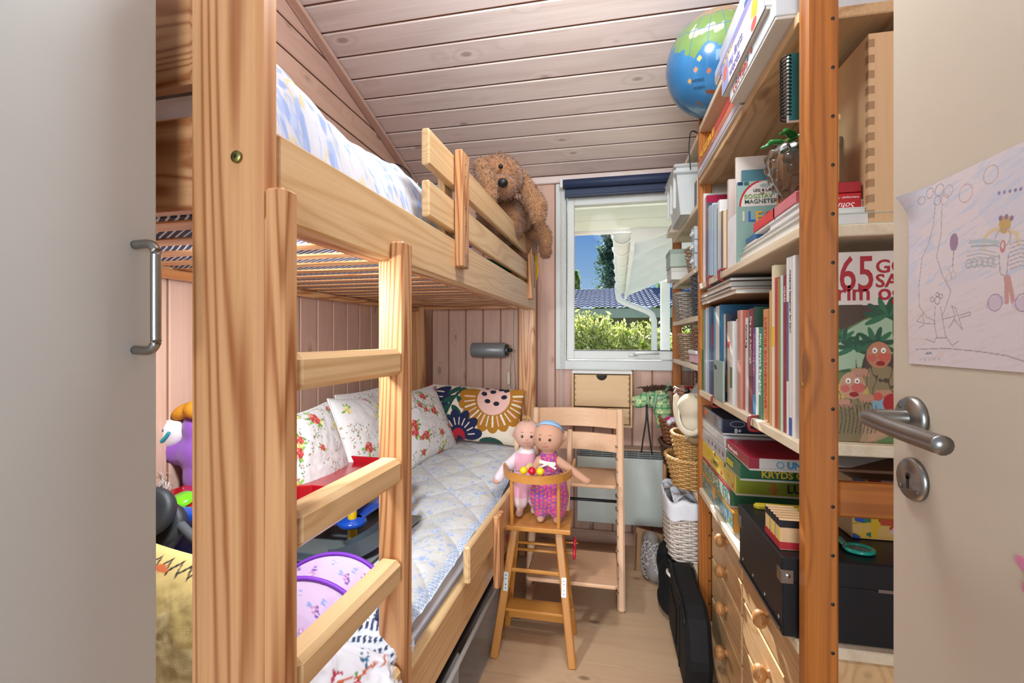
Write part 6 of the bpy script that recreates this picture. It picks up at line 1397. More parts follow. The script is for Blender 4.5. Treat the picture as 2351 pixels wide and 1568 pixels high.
mt_ = thing('straw_hat', 'small speckled grey straw hat above the cream hat', 'hat', (.41, 2.05, .955)); lathe('crown', [(0, .055), (.03, .05), (.05, .02), (.055, 0)], plain('8a8480', .8, bump=.8, bscale=160, vary=.3), mt_, (.41, 2.06, .962), (.3, 0, 0), 20)
# plastic tub, boxes, jars
tb_ = thing('plastic_tub', 'milky white lidded plastic tub on the second shelf of the far bay', 'tub', (.44, 2.2, FZ[1]))
MK = milky('e6e8e4', .6)
def tubwall(t, x0, x1, y0, y1, z0, z1, ins, M, th=.003):
    v = [(x0+ins, y0+ins, z0), (x1-ins, y0+ins, z0), (x1-ins, y1-ins, z0), (x0+ins, y1-ins, z0), (x0, y0, z1), (x1, y0, z1), (x1, y1, z1), (x0, y1, z1)]
    w = [(x0+ins+th, y0+ins+th, z0+th), (x1-ins-th, y0+ins+th, z0+th), (x1-ins-th, y1-ins-th, z0+th), (x0+ins+th, y1-ins-th, z0+th), (x0+th, y0+th, z1), (x1-th, y0+th, z1), (x1-th, y1-th, z1), (x0+th, y1-th, z1)]
    f = [(3, 2, 1, 0)]+[(k, (k+1) % 4, 4+(k+1) % 4, 4+k) for k in range(4)]+[(8, 9, 10, 11)]+[(8+(k+1) % 4, 8+k, 12+k, 12+(k+1) % 4) for k in range(4)]+[(4+k, 4+(k+1) % 4, 12+(k+1) % 4, 12+k) for k in range(4)]
    c = Vector(((x0+x1)/2, (y0+y1)/2, z0)); return link('body', mesh('tub', [Vector(p)-c for p in v+w], f), M, t, c)
tubwall(tb_, .300, .63, 2.08, 2.37, FZ[1]+.001, 1.945, .022, MK); box('lid', (.290, 2.07, 1.945), (.637, 2.38, 1.960), MK, tb_, .006); box('rim', (.288, 2.068, 1.918), (.639, 2.382, 1.934), MK, tb_, .005)
for yy in (2.12, 2.22, 2.32): box('rib', (.294, yy, 1.78), (.308, yy+.012, 1.94), MK, tb_, .004)
t = thing('picture_card', 'small cream card with a crossed pattern behind the tub', 'card', (.40, 1.97, 1.93)); box('card', (.365, 1.965, 1.747), (.43, 1.970, 1.86), plain('cfc6ae', .6), t, .001)
for a_, b_ in (((.372, 1.78), (.422, 1.85)), ((.422, 1.78), (.372, 1.85))): beam('stripe', (a_[0], 1.9645, a_[1]), (b_[0], 1.9645, b_[1]), .003, .0008, plain('b08a5a', .6), t, 0)
for i, (lab, x0, x1, y0, y1, z0, z1, c) in enumerate((('cream covered book lying at the window end of the second far shelf', .322, .47, 2.44, 2.58, FZ[1]+.001, FZ[1]+.022, 'd9cfba'), ('brown covered book on top of the cream book at the window end', .330, .47, 2.45, 2.58, FZ[1]+.0225, FZ[1]+.042, '7d6650'))):
    t = thing('flat_book', lab, 'book', ((x0+x1)/2, (y0+y1)/2, z0), group='books at the window end of the far bay'); M = plain(c, .5); box('cover', (x0, y0, z0), (x1, y1, z0+.002), M, t, 0); box('cover', (x0, y0, z1-.002), (x1, y1, z1), M, t, 0); box('pages', (x0+.003, y0+.003, z0+.002), (x1-.002, y1-.002, z1-.002), PAGE, t, 0)
t = thing('framed_card', 'dark edged white booklet standing beside the tub', 'booklet', (.40, 2.02, FZ[1])); box('cover', (.372, 2.00, FZ[1]+.001), (.377, 2.06, FZ[1]+.12), plain('55504c', .5), t, .001); box('pages', (.377, 2.002, FZ[1]+.002), (.50, 2.058, FZ[1]+.118), PAGE, t, 0)
for lab, x0, x1, y0, y1, z0, z1, c, cl in (('white cardboard box at the window end of the third far shelf', .318, .46, 2.37, 2.53, FZ[2]+.001, FZ[2]+.062, 'd2cfc6', 'c8c4ba'), ('grey-green lidded box on top of the white box', .312, .455, 2.36, 2.52, FZ[2]+.063, FZ[2]+.150, 'a9b5a6', '8f9d90')):
    t = thing('storage_box', lab, 'box', ((x0+x1)/2, (y0+y1)/2, z0), group='boxes at the window end of the far bay'); box('body', (x0+.002, y0+.002, z0), (x1-.002, y1-.002, z1-.02), plain(c, .6), t, .002); box('lid', (x0, y0, z1-.022), (x1, y1, z1), plain(cl, .55), t, .002)
for i in range(3):
    t = thing('clear_tray', f'clear plastic drawer tray, {("lowest", "middle", "topmost")[i]} of the stack beside the mid post', 'tray', (.43, 2.0, FZ[2]+.055*i), group='clear trays beside the mid post'); tubwall(t, .352, .50, 1.955, 2.02, FZ[2]+.001+.056*i, FZ[2]+.052+.056*i, .003, milky('eef2f0', .35, .08), .002)
    for k in range(3): box('knob', (.345, 1.962+.02*k, FZ[2]+.02+.056*i), (.352, 1.974+.02*k, FZ[2]+.034+.056*i), milky('eef2f0', .5, .08), t, .002)
t = thing('craft_box', 'pink and white plastic box under the narrow brown basket', 'box', (.43, 2.06, FZ[4])); box('body', (.365, 1.97, FZ[4]+.006), (.52, 2.14, FZ[4]+.042), plain('c995a0', .4), t, .003); box('lid', (.360, 1.965, FZ[4]+.042), (.525, 2.145, FZ[4]+.058), plain('dcd8d4', .4), t, .003); box('foot', (.37, 1.98, FZ[4]+.001), (.39, 2.13, FZ[4]+.006), BLACK, t, 0)
t = thing('purple_cloth', 'folded dark purple cloth lying in the black and white basket', 'cloth', (.54, 2.3, 1.02)); blob('fold', [((.54, 2.30, 1.030), (.075, .13, .018))], .007, plain('5a4a6a', .85), t)
# tall lined hamper
hp = thing('linen_hamper', 'tall white wicker hamper with white cloth lining below the tan baskets', 'hamper', (.40, 2.15, .262))
hx0, hx1, hy0, hy1, hz0, hz1 = .262, .555, 2.0, 2.30, .2625, .548
v = []; f = []; rows = 22; Wc = plain('d8c9bb', .6, vary=.10)
def sq(a, s, off):
    n_ = 7; k = 1-.10*(1-s); c, si = math.cos(a), math.sin(a); q = (abs(c)**n_+abs(si)**n_)**(-1/n_); return Vector(((.146*k+off)*c*q, (.15*k+off)*si*q, (hz1-.055-hz0)*s))
for i in range(rows):
    s = (i+.5)/rows; seg = 112
    vv, ff = tubemesh([sq(2*pi*k/seg, s, .0045*math.cos(14*2*pi*k/seg+(pi if i % 2 else 0))) for k in range(seg)], .0058, 4, True); f += [tuple(q+len(v) for q in u) for u in ff]; v += vv
for k in range(28): a = 2*pi*k/28+.02; vv, ff = tubemesh([sq(a, 0, 0), sq(a, 1, 0)], .005, 4); f += [tuple(q+len(v) for q in u) for u in ff]; v += vv
o = link('weave', mesh('w', v, f), Wc, hp, ((hx0+hx1)/2, (hy0+hy1)/2, hz0), smooth=True); o['kind'] = 'stuff'
Ul, Vl = np.meshgrid(np.linspace(0, 2*pi, 121), np.linspace(0, 1, 14), indexing='ij'); n_ = 7; q = (np.abs(np.cos(Ul))**n_+np.abs(np.sin(Ul))**n_)**(-1/n_)
off = np.where(Vl < .35, .009, np.where(Vl < .55, .004, -.012)); zz = np.where(Vl < .4, (.185+.080*Vl/.4), .265-.18*(Vl-.4)/.6)+.006*np.sin(Ul*9+Vl*3)+.004*np.sin(Ul*17)
grid('cloth_lining', np.stack([(.146+off)*np.cos(Ul)*q, (.15+off)*np.sin(Ul)*q, zz], -1), plain('e3e3e6', .85, bump=.3, bscale=50), hp, ((hx0+hx1)/2, (hy0+hy1)/2, hz0))
tw = thing('white_cloth', 'crumpled white towel lying in the lined hamper', 'cloth', (.41, 2.15, .5)); Uc, Vc = np.meshgrid(np.linspace(-.125, .125, 60), np.linspace(-.13, .13, 60), indexing='ij'); grid('cloth', np.stack([Uc, Vc, .05*fbm(Uc, Vc, 14, 5)+.02*np.sin(Uc*40+Vc*15)], -1), plain('dfe1e8', .85), tw, (0, 0, 0)); 
for o in tw.children: o.location = (0, 0, -.01)
# black bags on the floor
BKC = plain('0d0d10', .75, bump=.4, bscale=90, vary=.2)
b1 = thing('shopping_bag', 'upright black fabric bag on the floor in front of the drawers', 'bag', (.30, 1.78, 0)); YZ = Matrix(((0, 0, 1), (1, 0, 0), (0, 1, 0)))
prism('body', [(1.62, .001), (2.0, .001), (2.03, .10), (2.04, .25), (1.96, .285), (1.84, .268), (1.71, .274), (1.63, .24), (1.59, .12)], 0, .088, BKC, b1, (.262, 0, 0), YZ, .016); tube('seam', arcpts([(.2605, 1.73, .26), (.2605, 1.735, .15), (.2605, 1.73, .02)], 4), .003, BLACK, b1, 6); tube('top_hem', arcpts([(.264, 2.03, .262), (.263, 1.96, .281), (.262, 1.84, .264), (.263, 1.71, .270), (.264, 1.63, .236)], 4), .004, BLACK, b1, 6); box('pocket', (.2565, 1.80, .05), (.2625, 1.98, .19), BKC, b1, .003)
b2 = thing('shopping_bag', 'slumped black fabric bag under the hamper with coloured cords inside', 'bag', (.31, 2.15, 0)); blob('body', [((.30, 2.20, .10), (.06, .13, .10)), ((.285, 2.12, .05), (.06, .12, .05)), ((.29, 2.29, .14), (.05, .06, .10))], .011, BKC, b2, smooth=4)
for lab, c, pts in (('pale speckled cord looping out of the black bag', 'd8cfc8', [(.262, 2.06, .205), (.255, 1.99, .225), (.275, 1.97, .215), (.31, 1.96, .205)]), ('blue flecked cord standing in the black bag', '7f86b8', [(.275, 2.02, .19), (.29, 1.98, .22), (.315, 1.965, .25)]), ('orange ribbon in the black bag', 'b0502c', [(.27, 2.05, .20), (.295, 2.01, .215), (.32, 1.99, .22)])):
    t = thing('cord', lab, 'cord', pts[0], group='cords in the black bag'); tube('strand', arcpts(pts, 5), .006, plain(c, .7, vary=.35), t, 8)
# cardboard with bubble wrap
cb_ = thing('cardboard_box', 'flattened brown cardboard against the heater on the floor', 'cardboard', (.22, 2.5, 0)); prism('sheet', [(0, 0), (.13, 0), (.15, .20), (.012, .215)], 0, .012, plain('9a7450', .7), cb_, (.145, 2.46, .001), (pi/2-.08, 0, -.25)); prism('flap', [(0, 0), (.05, -.005), (.045, .17), (0, .20)], 0, .006, plain('8a6644', .7), cb_, (.147, 2.44, .001), (pi/2, 0, 1.1))
bwp = thing('bubble_wrap', 'grey translucent bubble wrap bundle beside the black bag', 'packaging', (.24, 2.38, 0)); blob('bundle', [((.235, 2.38, .10), (.055, .07, .10)), ((.25, 2.35, .06), (.06, .07, .06)), ((.225, 2.42, .17), (.045, .05, .05))], .010, milky('a89f99', .6, .2), bwp, smooth=3)
bm = bmesh.new()
for i in range(260): a = RS.uniform(2.6, 5.2); zz = RS.uniform(.02, .2); bmesh.ops.create_icosphere(bm, subdivisions=1, radius=.0045, matrix=Matrix.Translation((.24+.062*math.cos(a)*(1-.8*(zz-.09)**2/.03), 2.385+.075*math.sin(a)*(1-.8*(zz-.09)**2/.03), zz)))
me = bpy.data.meshes.new('bub'); bm.to_mesh(me); bm.free(); o = link('bubbles', me, milky('cfc8c4', .7, .2), bwp, (0, 0, 0)); o['kind'] = 'stuff'

# ================================================================ UNDER THE BED: clear tub with a toothbrush-like pack
ct = thing('storage_tub', 'clear plastic storage tub under the lower bunk', 'tub', BW_(-.14, .78, 0), BA, world=False)
CLR = milky('d8d4d0', .16, .12)
tubwall(ct, -.11, .125, -.42, .44, .002, .250, .012, CLR, .003); tube('rim', [(-.115, -.425, .25), (.13, -.425, .25), (.13, .445, .25), (-.115, .445, .25)], .008, milky('d8d2cc', .6, .2), ct, 6, True)
lm_ = box('lid', (-.105, -.41, .262), (.12, .43, .270), plain('2b2e33', .4), ct, .004)
for lab, y0, y1, x0, x1, z1, c, nm in (('orange and blue toy pack standing in the clear tub', -.36, -.30, .02, .10, .205, '3f5aa8', 'toy_pack'), ('red patterned cloth in the clear tub', -.395, -.365, -.06, .09, .16, 'a31f2c', 'folded_cloth'), ('blue folded cloth at the bottom of the clear tub', -.29, -.20, -.05, .10, .09, '2f4f74', 'folded_cloth'), ('orange and white picture card in the clear tub', -.15, -.145, .0, .105, .22, 'd8d0c4', 'picture_card'), ('black framed picture card in the clear tub', .02, .026, -.02, .105, .225, 'c9c6c0', 'picture_card')):
    p = BW_(-.14+(x0+x1)/2, .78+(y0+y1)/2, .006); t = thing(nm, lab, nm.split('_')[-1], p, BA, 'things in the clear tub', world=False)
    box('body', (-(x1-x0)/2, -(y1-y0)/2, 0), ((x1-x0)/2, (y1-y0)/2, z1-.006), plain(c, .5, vary=.15), t, .003)
    if nm == 'toy_pack':
        box('orange_top', (-(x1-x0)/2-.0006, -(y1-y0)/2-.0006, .135), ((x1-x0)/2+.0006, (y1-y0)/2+.0006, z1-.0055), plain('d97a35', .5), t, 0); box('window', ((x1-x0)/2, -.015, .06), ((x1-x0)/2+.001, .012, .17), plain('4a2f5a', .4), t, 0); cyl('figure', ((x1-x0)/2-.001, -.002, .07), ((x1-x0)/2-.001, -.002, .14), .010, plain('a8242c', .4), t, 10)
        lettering('Mader', .022, ((x1-x0)/2+.0008, -.028, .035), (0, 1, 0), UZ, plain('23304f', .5), t)
    if nm == 'picture_card': box('print', ((x1-x0)/2, -(y1-y0)/2, .06), ((x1-x0)/2+.0008, (y1-y0)/2, .17), plain('d07a25' if y0 < 0 else '26282c', .5), t, 0)

# ================================================================ TOYS ON THE LOWER BUNK (bed frame coordinates)
def bthing(name, label, cat, x, y, z, group=None): return thing(name, label, cat, BW_(x, y, z), BA, group, world=False)
RED, BLU, YEL, GRYP = plain('b3121f', .22, coat=.4), plain('1447a8', .22, coat=.4), plain('e2b60e', .25, coat=.4), plain('4d565c', .35, coat=.2)
ga = bthing('toy_garage', 'toy car garage with red deck, yellow columns and grey spiral ramp', 'toy garage', -.40, .78, .555)
# local origin (-.40,.78,.555)
def G(x, y, z): return Vector((x+.40, y-.78, z-.555))
box('base_plate', G(-.64, .60, .557), G(-.24, .98, .567), plain('6f7472', .25, coat=.4), ga, .003)
box('base_wall', G(-.64, .972, .567), G(-.36, .98, .60), GRYP, ga, .002); box('base_wall', G(-.64, .60, .557), G(-.24, .606, .585), GRYP, ga, .002)
for x_, y_ in ((-.335, .69), (-.30, .93), (-.60, .66), (-.60, .94)): cyl('column', G(x_, y_, .566), G(x_, y_, .745), .0135, YEL, ga, 20)
rd = prism('top_deck', [(-.24, -.16), (-.10, -.16), (-.04, -.13), (.07, -.13), (.07, .20), (-.24, .20)], 0, .008, RED, ga, (0, 0, .735-.555), bev=.002)
for a_, b_ in (((-.24, -.16), (-.10, -.16)), ((-.10, -.16), (-.04, -.13)), ((-.04, -.13), (.07, -.13)), ((.07, -.13), (.07, .20)), ((-.24, .20), (.07, .20))): beam('deck_edge', (a_[0], a_[1], .178+.012), (b_[0], b_[1], .178+.012), .006, .040, RED, ga, .002)
box('blue_panel', G(-.445, .63, .708), G(-.40, .648, .728), BLU, ga, .002)
md = box('middle_deck', G(-.60, .70, .652), G(-.31, .96, .660), BLU, ga, .002)
tube('clamp', [G(-.335+.033*math.cos(a), .69+.033*math.sin(a), .648) for a in np.linspace(0, 2*pi, 26)[:-1]], .010, BLU, ga, 8, True); cyl('clamp_collar', G(-.335, .69, .638), G(-.335, .69, .660), .033, BLU, ga, 28)
beam('clamp_arm', G(-.36, .685, .650), G(-.50, .68, .640), .006, .026, BLU, ga, .002); box('arm_label', G(-.45, .6755, .640), G(-.40, .6785, .652), plain('cfc9bd', .5), ga, 0)
Uu, Vv = np.meshgrid(np.linspace(0, 1, 40), np.linspace(0, 1, 6), indexing='ij'); an = -1.9+2.9*Uu; rr_ = .085+.055*Vv; hz_ = .575+.085*Uu
Xr = np.stack([.078+(rr_*np.cos(an))*.75, -.02+rr_*np.sin(an)*1.2, hz_-.555], -1); grid('ramp', Xr, GRYP, ga)
for vv, nm in ((0, 'ramp_wall'), (1, 'ramp_wall')):
    r0 = .085+.055*vv; a1 = -1.9+2.9*np.linspace(0, 1, 40); W0 = np.stack([.078+r0*np.cos(a1)*.75, -.02+r0*np.sin(a1)*1.2, .575+.085*np.linspace(0, 1, 40)-.555], -1); W1 = W0+np.array([0, 0, .028]); Wt = np.stack([W0-np.array([0, 0, .02]), W1], 1); grid(nm, Wt, GRYP, ga)
# lilac pop-up bag: two round printed faces with violet piping
lp = bthing('popup_bag', 'lilac flower-print round pop-up toy bag with violet piping', 'toy bag', -.20, .34, .49)
def daisies(cv):
    cv.m(cv.U < 9, 'd3b4d6'); r = np.random.RandomState(5); n = fbm(cv.U, cv.V, 8, 3); cv.m(n > .6, 'd8bcdb')
    pts = [(r.uniform(-.2, .2), r.uniform(-.2, .2)) for _ in range(120)]
    for i, (x, y) in enumerate(pts):
        s = (.0055, .0045, .0035)[i % 3]; c = ('7a4fa0', 'c48ab4', '8f9fcf', '5f3a86')[i % 4]
        for k in range(5): a = 2*pi*k/5; cv.ell(x+s*math.cos(a), y+s*math.sin(a), s*.55, s*.55, c)
        cv.ell(x, y, s*.45, s*.45, 'e2cce4')
def disc(par, name, loc, rot, R, paint, bulge):
    A2, R2 = np.meshgrid(np.linspace(0, 2*pi, 140), np.linspace(0, 1, 70), indexing='ij'); U2 = R*R2*np.cos(A2); V2 = R*R2*np.sin(A2)*.92; cv = Cv(U2, V2, 'ffffff'); paint(cv)
    return grid(name, np.stack([U2, V2, bulge*(1-R2**2)], -1), FAB, par, loc, rot, cv.c)
VIO = plain('7c34b4', .6)
for i, (y_, z_, R_, rx) in enumerate(((.0, -.012, .185, 1.28), (.10, .008, .175, 1.05))):
    Mx = Euler((rx, 0, .12)).to_matrix(); disc(lp, 'face', (-.055, y_, z_+.0), (rx, 0, .12), R_, daisies, .012)
    tube('piping', [Vector((-.055, y_, z_))+Mx @ Vector((R_*math.cos(a), R_*.92*math.sin(a), 0)) for a in np.linspace(0, 2*pi, 60)[:-1]], .0055, VIO, lp, 6, True)
p0_ = [Vector((-.055, 0, -.012))+Euler((1.28, 0, .12)).to_matrix() @ Vector((.183*math.cos(a), .183*.92*math.sin(a), -.002)) for a in np.linspace(0, 2*pi, 61)]; p1_ = [Vector((-.055, .10, .008))+Euler((1.05, 0, .12)).to_matrix() @ Vector((.173*math.cos(a), .173*.92*math.sin(a), 0)) for a in np.linspace(0, 2*pi, 61)]
U3 = np.array([[tuple(a.lerp(b, t)) for t in np.linspace(0, 1, 8)] for a, b in zip(p0_, p1_)])
cvb = np.zeros(U3.shape); cvb[:] = (.86, .74, .85); cvb[30:, 3:5] = (.49, .2, .7); grid('side_band', U3[28:61], FAB, lp, (0, 0, 0), (0, 0, 0), cvb[28:61])
# cloths and the embroidered cushion by the lower rungs
def lump(name, label, cat, c, rad, paint, seed, rot=(0, 0, 0), amp=.25):
    t = bthing(name, label, cat, *c); a, b = np.meshgrid(np.linspace(0, 2*pi, 150), np.linspace(.02, pi-.02, 90), indexing='ij')
    k = 1+amp*(fbm(a, b, 1.6, seed)-.5)+.10*(fbm(a, b, 5, seed+1)-.5); k[-1] = k[0]
    X_ = np.stack([rad[0]*k*np.sin(b)*np.cos(a), rad[1]*k*np.sin(b)*np.sin(a), rad[2]*k*np.cos(b)], -1); cv = Cv(X_[..., 0]+.4*X_[..., 1], X_[..., 2], 'ffffff'); paint(cv)
    grid('cloth', X_, FAB, t, (0, 0, 0), rot, cv.c, flip=True); return t
def gingham(c1, c2, w):
    def f(cv): cv.m(cv.U < 99, c2); cv.m(((np.floor(cv.U/w) % 2) == 0) & ((np.floor(cv.V/w) % 2) == 0), c1)
    return f
def embroid(cv):
    cv.m(cv.U < 99, 'dcd8de'); r = np.random.RandomState(4)
    for i in range(30):
        x, y = r.uniform(-.14, .14), r.uniform(-.09, .09); c = ('b03a4a', '7a4a9a', '3a6a8a', '5f8a3a', 'c98a7a')[i % 5]
        cv.path([(x, y), (x+r.normal()*.012, y+r.normal()*.01), (x+r.normal()*.018, y+r.normal()*.012)], .0022, c); cv.ell(x, y, .006, .0025, c, r.rand()*3)
    cv.path([(-.12, .05), (.13, .06)], .003, 'c0603a'); cv.poly([(.02, .03), (.07, .055), (.10, .0), (.05, -.03)], 'ece8ea'); cv.path([(.02, .03), (.07, .055), (.10, .0), (.05, -.03), (.02, .03)], .0025, 'b8243a')
em = lump('embroidered_cushion', 'white cushion with colourful embroidery behind the bottom rungs', 'cushion', (-.105, .26, .515), (.145, .115, .08), embroid, 3)
lettering('Knorr', .030, (.045, -.098, .0), (.85, .45, .1), (-.15, .1, 1), plain('b8243a', .7), em)
blob('bear_patch', [((0, 0, 0), (.014, .004, .018)), ((0, 0, .022), (.012, .004, .011)), ((-.009, 0, .031), (.005, .004, .005)), ((.009, 0, .031), (.005, .004, .005))], .003, plain('d8b45a', .7), em, (.115, -.055, .028), (.2, 0, .6))
lump('checked_cloth', 'navy and white gingham cloth crumpled behind the lower rung', 'cloth', (-.085, .34, .555), (.115, .09, .055), gingham('33405f', 'd6d9e2', .006), 8)
lump('checked_cloth', 'light blue gingham cloth sticking up by the far ladder stile', 'cloth', (-.085, .42, .60), (.06, .06, .055), gingham('93b0da', 'dbe3ef', .005), 11)
lump('navy_cloth', 'dark navy knitted cloth tucked beside the gingham', 'cloth', (-.04, .37, .575), (.035, .05, .05), gingham('1c2440', '252f52', .008), 14)
# toy pram: wheels and grey tubes
st = bthing('toy_pram', 'folded toy pram with black double wheels and grey tubes', 'toy pram', -.50, .25, .555)
def S(x, y, z): return Vector((x+.50, y-.25, z-.555))
TUB = plain('6f7276', .35, .5)
for dx, dy, dz in ((0, 0, 0), (-.012, .035, -.045), (-.018, .028, -.06)):
    w = lathe('wheel', [(0, -.014), (.030, -.014), (.040, -.016), (.050, -.011), (.052, 0), (.050, .011), (.040, .016), (.030, .014), (0, .014)], plain('2a2b2e', .55), st, S(-.515+dx, .22+dy, .835+dz), (1.1, .25, .2), 36); lathe('hub', [(0, .016), (.012, .0155), (.014, .0145)], BLACK, w, S(-.515+dx, .22+dy, .835+dz), (1.1, .25, .2), 20)
tube('frame_tube', arcpts([S(-.50, .27, .80), S(-.42, .25, .772), S(-.30, .22, .760)], 5), .010, TUB, st, 12); tube('frame_tube', arcpts([S(-.62, .20, .75), S(-.45, .22, .715), S(-.28, .22, .715)], 5), .010, TUB, st, 12); tube('frame_tube', arcpts([S(-.56, .18, .77), S(-.44, .17, .715), S(-.30, .16, .665)], 5), .011, TUB, st, 12)
blob('wheel_arm', [(S(-.58, .19, .80), S(-.50, .17, .70), .030, .022), (S(-.50, .17, .70), S(-.44, .15, .67), .022, .012)], .006, plain('45484c', .5), st)
for p in (S(-.405, .20, .725), S(-.395, .19, .745)): cyl('joint', p+Vector((0, -.012, 0)), p+Vector((0, .012, 0)), .012, BLACK, st, 14)
# activity toy in red, blue, orange
ac = bthing('activity_toy', 'red and blue plastic activity toy with green button and orange handle', 'toy', -.58, .42, .56)
def A_(x, y, z): return Vector((x+.58, y-.42, z-.56))
box('red_deck', A_(-.72, .36, .76), A_(-.46, .50, .80), RED, ac, .012); lathe('green_button', [(0, .014), (.022, .013), (.028, .007), (.029, 0)], plain('6fbf1c', .3, coat=.3), ac, A_(-.60, .37, .80), (.4, 0, 0), 24)
tube('blue_arch', arcpts([A_(-.66, .33, .56), A_(-.655, .33, .70), A_(-.62, .33, .765), A_(-.52, .33, .785), A_(-.42, .33, .765)], 6), .020, BLU, ac, 10); box('orange_block', A_(-.70, .30, .655), A_(-.62, .35, .725), plain('e07c14', .3, coat=.3), ac, .014); box('blue_base', A_(-.72, .36, .575), A_(-.44, .52, .76), plain('123a8c', .3), ac, .01); box('yellow_foot', A_(-.56, .31, .60), A_(-.48, .345, .655), YEL, ac, .006)
# purple bird soft toy
bd = bthing('bird_toy', 'purple plush bird with orange beak and white feather collar', 'soft toy', -.835, .60, .535)
def Bp(x, y, z): return (x+.79, y-.62, z-.56)
PUR = plain('8a4fae', .9, bump=.5, bscale=260, sheen=.3); bx = -.71
blob('body', [(Bp(bx+.03, .56, .68), (.07, .06, .12)), (Bp(bx+.045, .56, .80), (.060, .055, .06)), (Bp(bx+.03, .555, .855), (.065, .05, .045)), (Bp(bx-.035, .55, .862), (.05, .042, .04)), (Bp(bx+.02, .55, .92), (.034, .034, .045))], .009, PUR, bd)
blob('face_patch', [(Bp(bx-.045, .528, .905), (.048, .028, .038), (0, -.4, 0))], .006, plain('d9cfd0', .9, bump=.4, bscale=260), bd)
blob('beak', [(Bp(bx+.0, .535, .962), (.040, .026, .018), (0, -.5, 0)), (Bp(bx+.045, .53, .968), (.036, .028, .026))], .006, plain('d3901f', .85, bump=.3, bscale=260), bd)
blob('eye', [(Bp(bx-.045, .503, .915), (.018, .006, .013), (0, -.6, 0))], .003, plain('16324a', .4), bd); tube('eyelid', arcpts([Bp(bx-.07, .503, .895), Bp(bx-.05, .498, .885), Bp(bx-.025, .500, .898), Bp(bx-.012, .503, .915)], 4), .004, plain('1f8f9a', .6), bd, 6)
v = []; f = []
for i in range(1500):
    a = RS.uniform(0, 2*pi); t_ = RS.rand(); base = Vector(Bp(bx+.02+.07*math.cos(a), .55+.068*math.sin(a), .768-.03*math.cos(a)+RS.normal()*.014)); d = Vector((math.cos(a)*.5+RS.normal()*.4, math.sin(a)*.5+RS.normal()*.4, RS.normal()*.5-.25)).normalized(); L_ = RS.uniform(.02, .042); sd_ = d.cross(Vector((0, 0, 1))).normalized()*.0012
    n0 = len(v); v += [base-sd_, base+sd_, base+d*L_+Vector((0, 0, -.006))]; f.append((n0, n0+1, n0+2))
o = link('feather_collar', mesh('boa', v, f), plain('d3cbc6', .9), bd, (0, 0, 0)); o['kind'] = 'stuff'
blob('wing', [(Bp(bx-.02, .60, .70), (.045, .03, .08))], .009, plain('4a2f8a', .9, bump=.4, bscale=260), bd); blob('feet', [(Bp(bx+.01, .50, .585), (.05, .03, .02))], .008, plain('d3901f', .85), bd)

bd.scale = (1.15, 1.15, 1.15)
# ================================================================ TOYS ON THE UPPER BUNK
def fur(par, src, n, L_, mat, seed, loc=(0, 0, 0)):
    me = src.data; r = np.random.RandomState(seed); P_ = [p for p in me.polygons]; v = []; f = []
    ar = np.array([p.area for p in P_]); idx = r.choice(len(P_), n, p=ar/ar.sum())
    for i in idx:
        p = P_[i]; vs = [me.vertices[k].co for k in p.vertices]; w = r.dirichlet(np.ones(len(vs))); c = sum((q*a for q, a in zip(vs, w)), Vector()); nn_ = p.normal
        d = (nn_*.75+Vector(r.normal(size=3))*.55).normalized(); s_ = d.cross(nn_+Vector((.01, .02, .03))).normalized()*.0016; l = L_*r.uniform(.6, 1.3); m_ = c+d*l*.6; e = c+d*l+Vector(r.normal(size=3))*l*.35
        k0 = len(v); v += [c-s_-nn_*.001, c+s_-nn_*.001, m_+s_*.7, m_-s_*.7, e]; f += [(k0, k0+1, k0+2, k0+3), (k0+3, k0+2, k0+4)]
    o = link('fur', mesh('fur', v, f), mat, par, Vector(src.location)+(par.location if par.name in WORLD else Vector())); o['kind'] = 'stuff'; return o
def dog(label, c, s, col, seed, look, arm):
    t = thing('dog_toy', label, 'soft toy', BW_(*c), BA-.55, world=False); FU = plain(col, .95, vary=.14, bump=.8, bscale=120, sheen=.4); FD = plain('a07a58', .95, vary=.15, bump=.6, bscale=120)
    R = lambda x, y, z: tuple(Vector((x, y, z))*s)
    hd = blob('head', [(R(0, 0, 0), R(.092, .09, .085)), (R(.058, -.048, -.058), R(.056, .056, .045)), (R(-.01, .0, .03), R(.075, .08, .065)), (R(-.10, .10, -.13), R(.10, .11, .11))], .010*s, FU, t, smooth=3)
    fur(t, hd, int(5200*s), .011*s, FU, seed)
    FE = plain('9c6f49', .95, vary=.12, bump=.6, bscale=120, sheen=.4)
    for y_, x_, zt in ((.098, .035, -.13), (-.098, .0, -.10)):
        e = blob('ear', [(R(x_-.02, y_*.85, .035), R(x_+.055, y_*1.18, zt+.03), .030*s, .040*s), (R(x_+.06, y_*1.2, zt), R(.034, .034, .050))], .009*s, FE, t, smooth=3); fur(t, e, int(2000*s), .009*s, FE, seed+1)
    blob('nose', [(R(.103, -.085, -.062), R(.020, .020, .017))], .004*s, BLACK, t)
    for y_ in (-.055, .015): blob('eye', [(R(.080-.3*(y_+.02)*.5, y_-.024, .004), R(.010, .010, .010))], .003*s, BLACK, t)
    if arm: a = blob('paw', [(R(.0, .09, -.07), R(.075, .12, -.12), .030*s, .030*s), (R(.075, .12, -.12), R(.085, .125, -.19), .030*s, .033*s)], .009*s, FU, t, smooth=3); fur(t, a, 1500, .011*s, FU, seed+5)
    return t
dog('large curly brown plush dog with head resting on the guard rail', (-.045, 1.34, 1.885), 1.08, '8f6240', 3, 0, False)
dog('smaller brown plush dog hanging a paw over the guard rail', (-.030, 1.63, 1.800), .90, '8a5d3c', 9, 0, True)
dg_ = bthing('dragon_toy', 'green plush dragon with yellow fin hanging at the bunk end', 'soft toy', -.10, 1.82, 1.50)
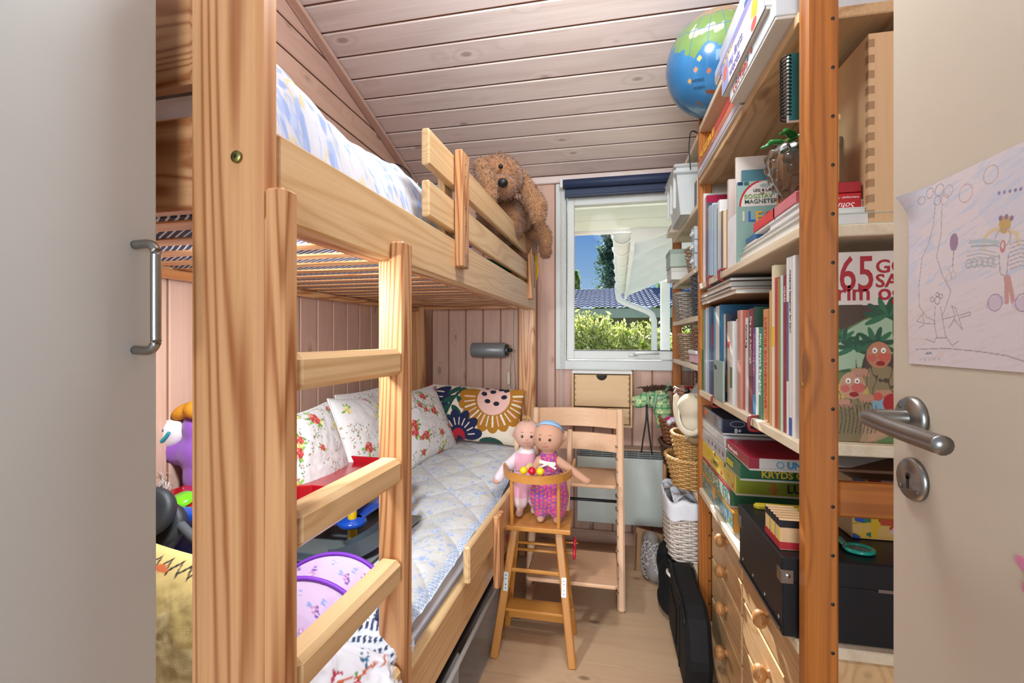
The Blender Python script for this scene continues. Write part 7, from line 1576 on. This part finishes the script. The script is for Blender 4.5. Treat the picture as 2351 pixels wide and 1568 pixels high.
GRN = plain('1f6a4a', .9, bump=.4, bscale=200); YL = plain('e0bd1f', .8)
blob('body', [((-.10, -.18, .05), (.08, .14, .05)), ((.02, .02, .16), (.05, .05, .05)), ((0, -.08, .10), (.05, .08, .06)), ((.075, .075, .14), (.02, .03, .05))], .010, GRN, dg_)
blob('yellow_fin', [((.055, -.01, .20), (.022, .03, .028)), ((.10, .085, .17), (.112, .10, .08), .012, .010), ((.112, .10, .08), (.105, .10, .02), .010, .005)], .006, YL, dg_); blob('pink_belly', [((.098, .092, .10), (.010, .012, .05))], .005, plain('d9a58a', .8), dg_)
tl = bthing('felt_ball', 'teal felt ball behind the guard boards', 'ball', -.16, .86, 1.615); blob('ball', [((0, 0, .045), (.05, .05, .055))], .008, plain('1f6a78', .9, bump=.4, bscale=200), tl)
bg_ = bthing('blue_bag', 'bright blue bag with cartoon print behind the plush dog', 'bag', -.30, 1.25, 1.48); box('body', (-.10, -.12, 0), (.12, .14, .27), plain('1b4fb8', .5, vary=.15), bg_, .03); blob('green_top', [((.02, 0, .29), (.06, .06, .03))], .008, plain('2f8a3f', .6), bg_); cyl('print_dot', (.02, -.121, .22), (.02, -.123, .22), .025, plain('e6e9f0', .5), bg_, 16)
pc = bthing('plug_cable', 'black two-pin plug with looped cable lying on the upper quilt', 'cable', -.425, 1.0, 1.66)
def fromb(px, py, y): # pixel -> bed-local point on a plane of constant bed Y
    o = BM.inverted() @ Vector((0, 0, CAMH)); r = BM.inverted().to_3x3() @ Vector(ray(px, py)); k = (y-o.y)/r.y; return o+r*k
b0 = Vector((-.425, 1.0, 1.66)); pts = [fromb(*q)-b0 for q in ((884, 396, .95), (892, 383, .95), (908, 377, .97), (928, 385, 1.0), (943, 402, 1.0), (945, 418, 1.0), (935, 430, 1.0), (925, 440, .99))]
tube('cable', arcpts(pts, 5), .0035, BLACK, pc, 8); q = fromb(957, 447, 1.0)-b0; box('plug_body', q-Vector((.018, .012, .022)), q+Vector((.018, .012, .016)), BLACK, pc, .004)
for px in (951, 958): q = fromb(px, 432, 1.0)-b0; cyl('pin', q, q+Vector((0, 0, .022)), .0024, STEEL, pc, 8)
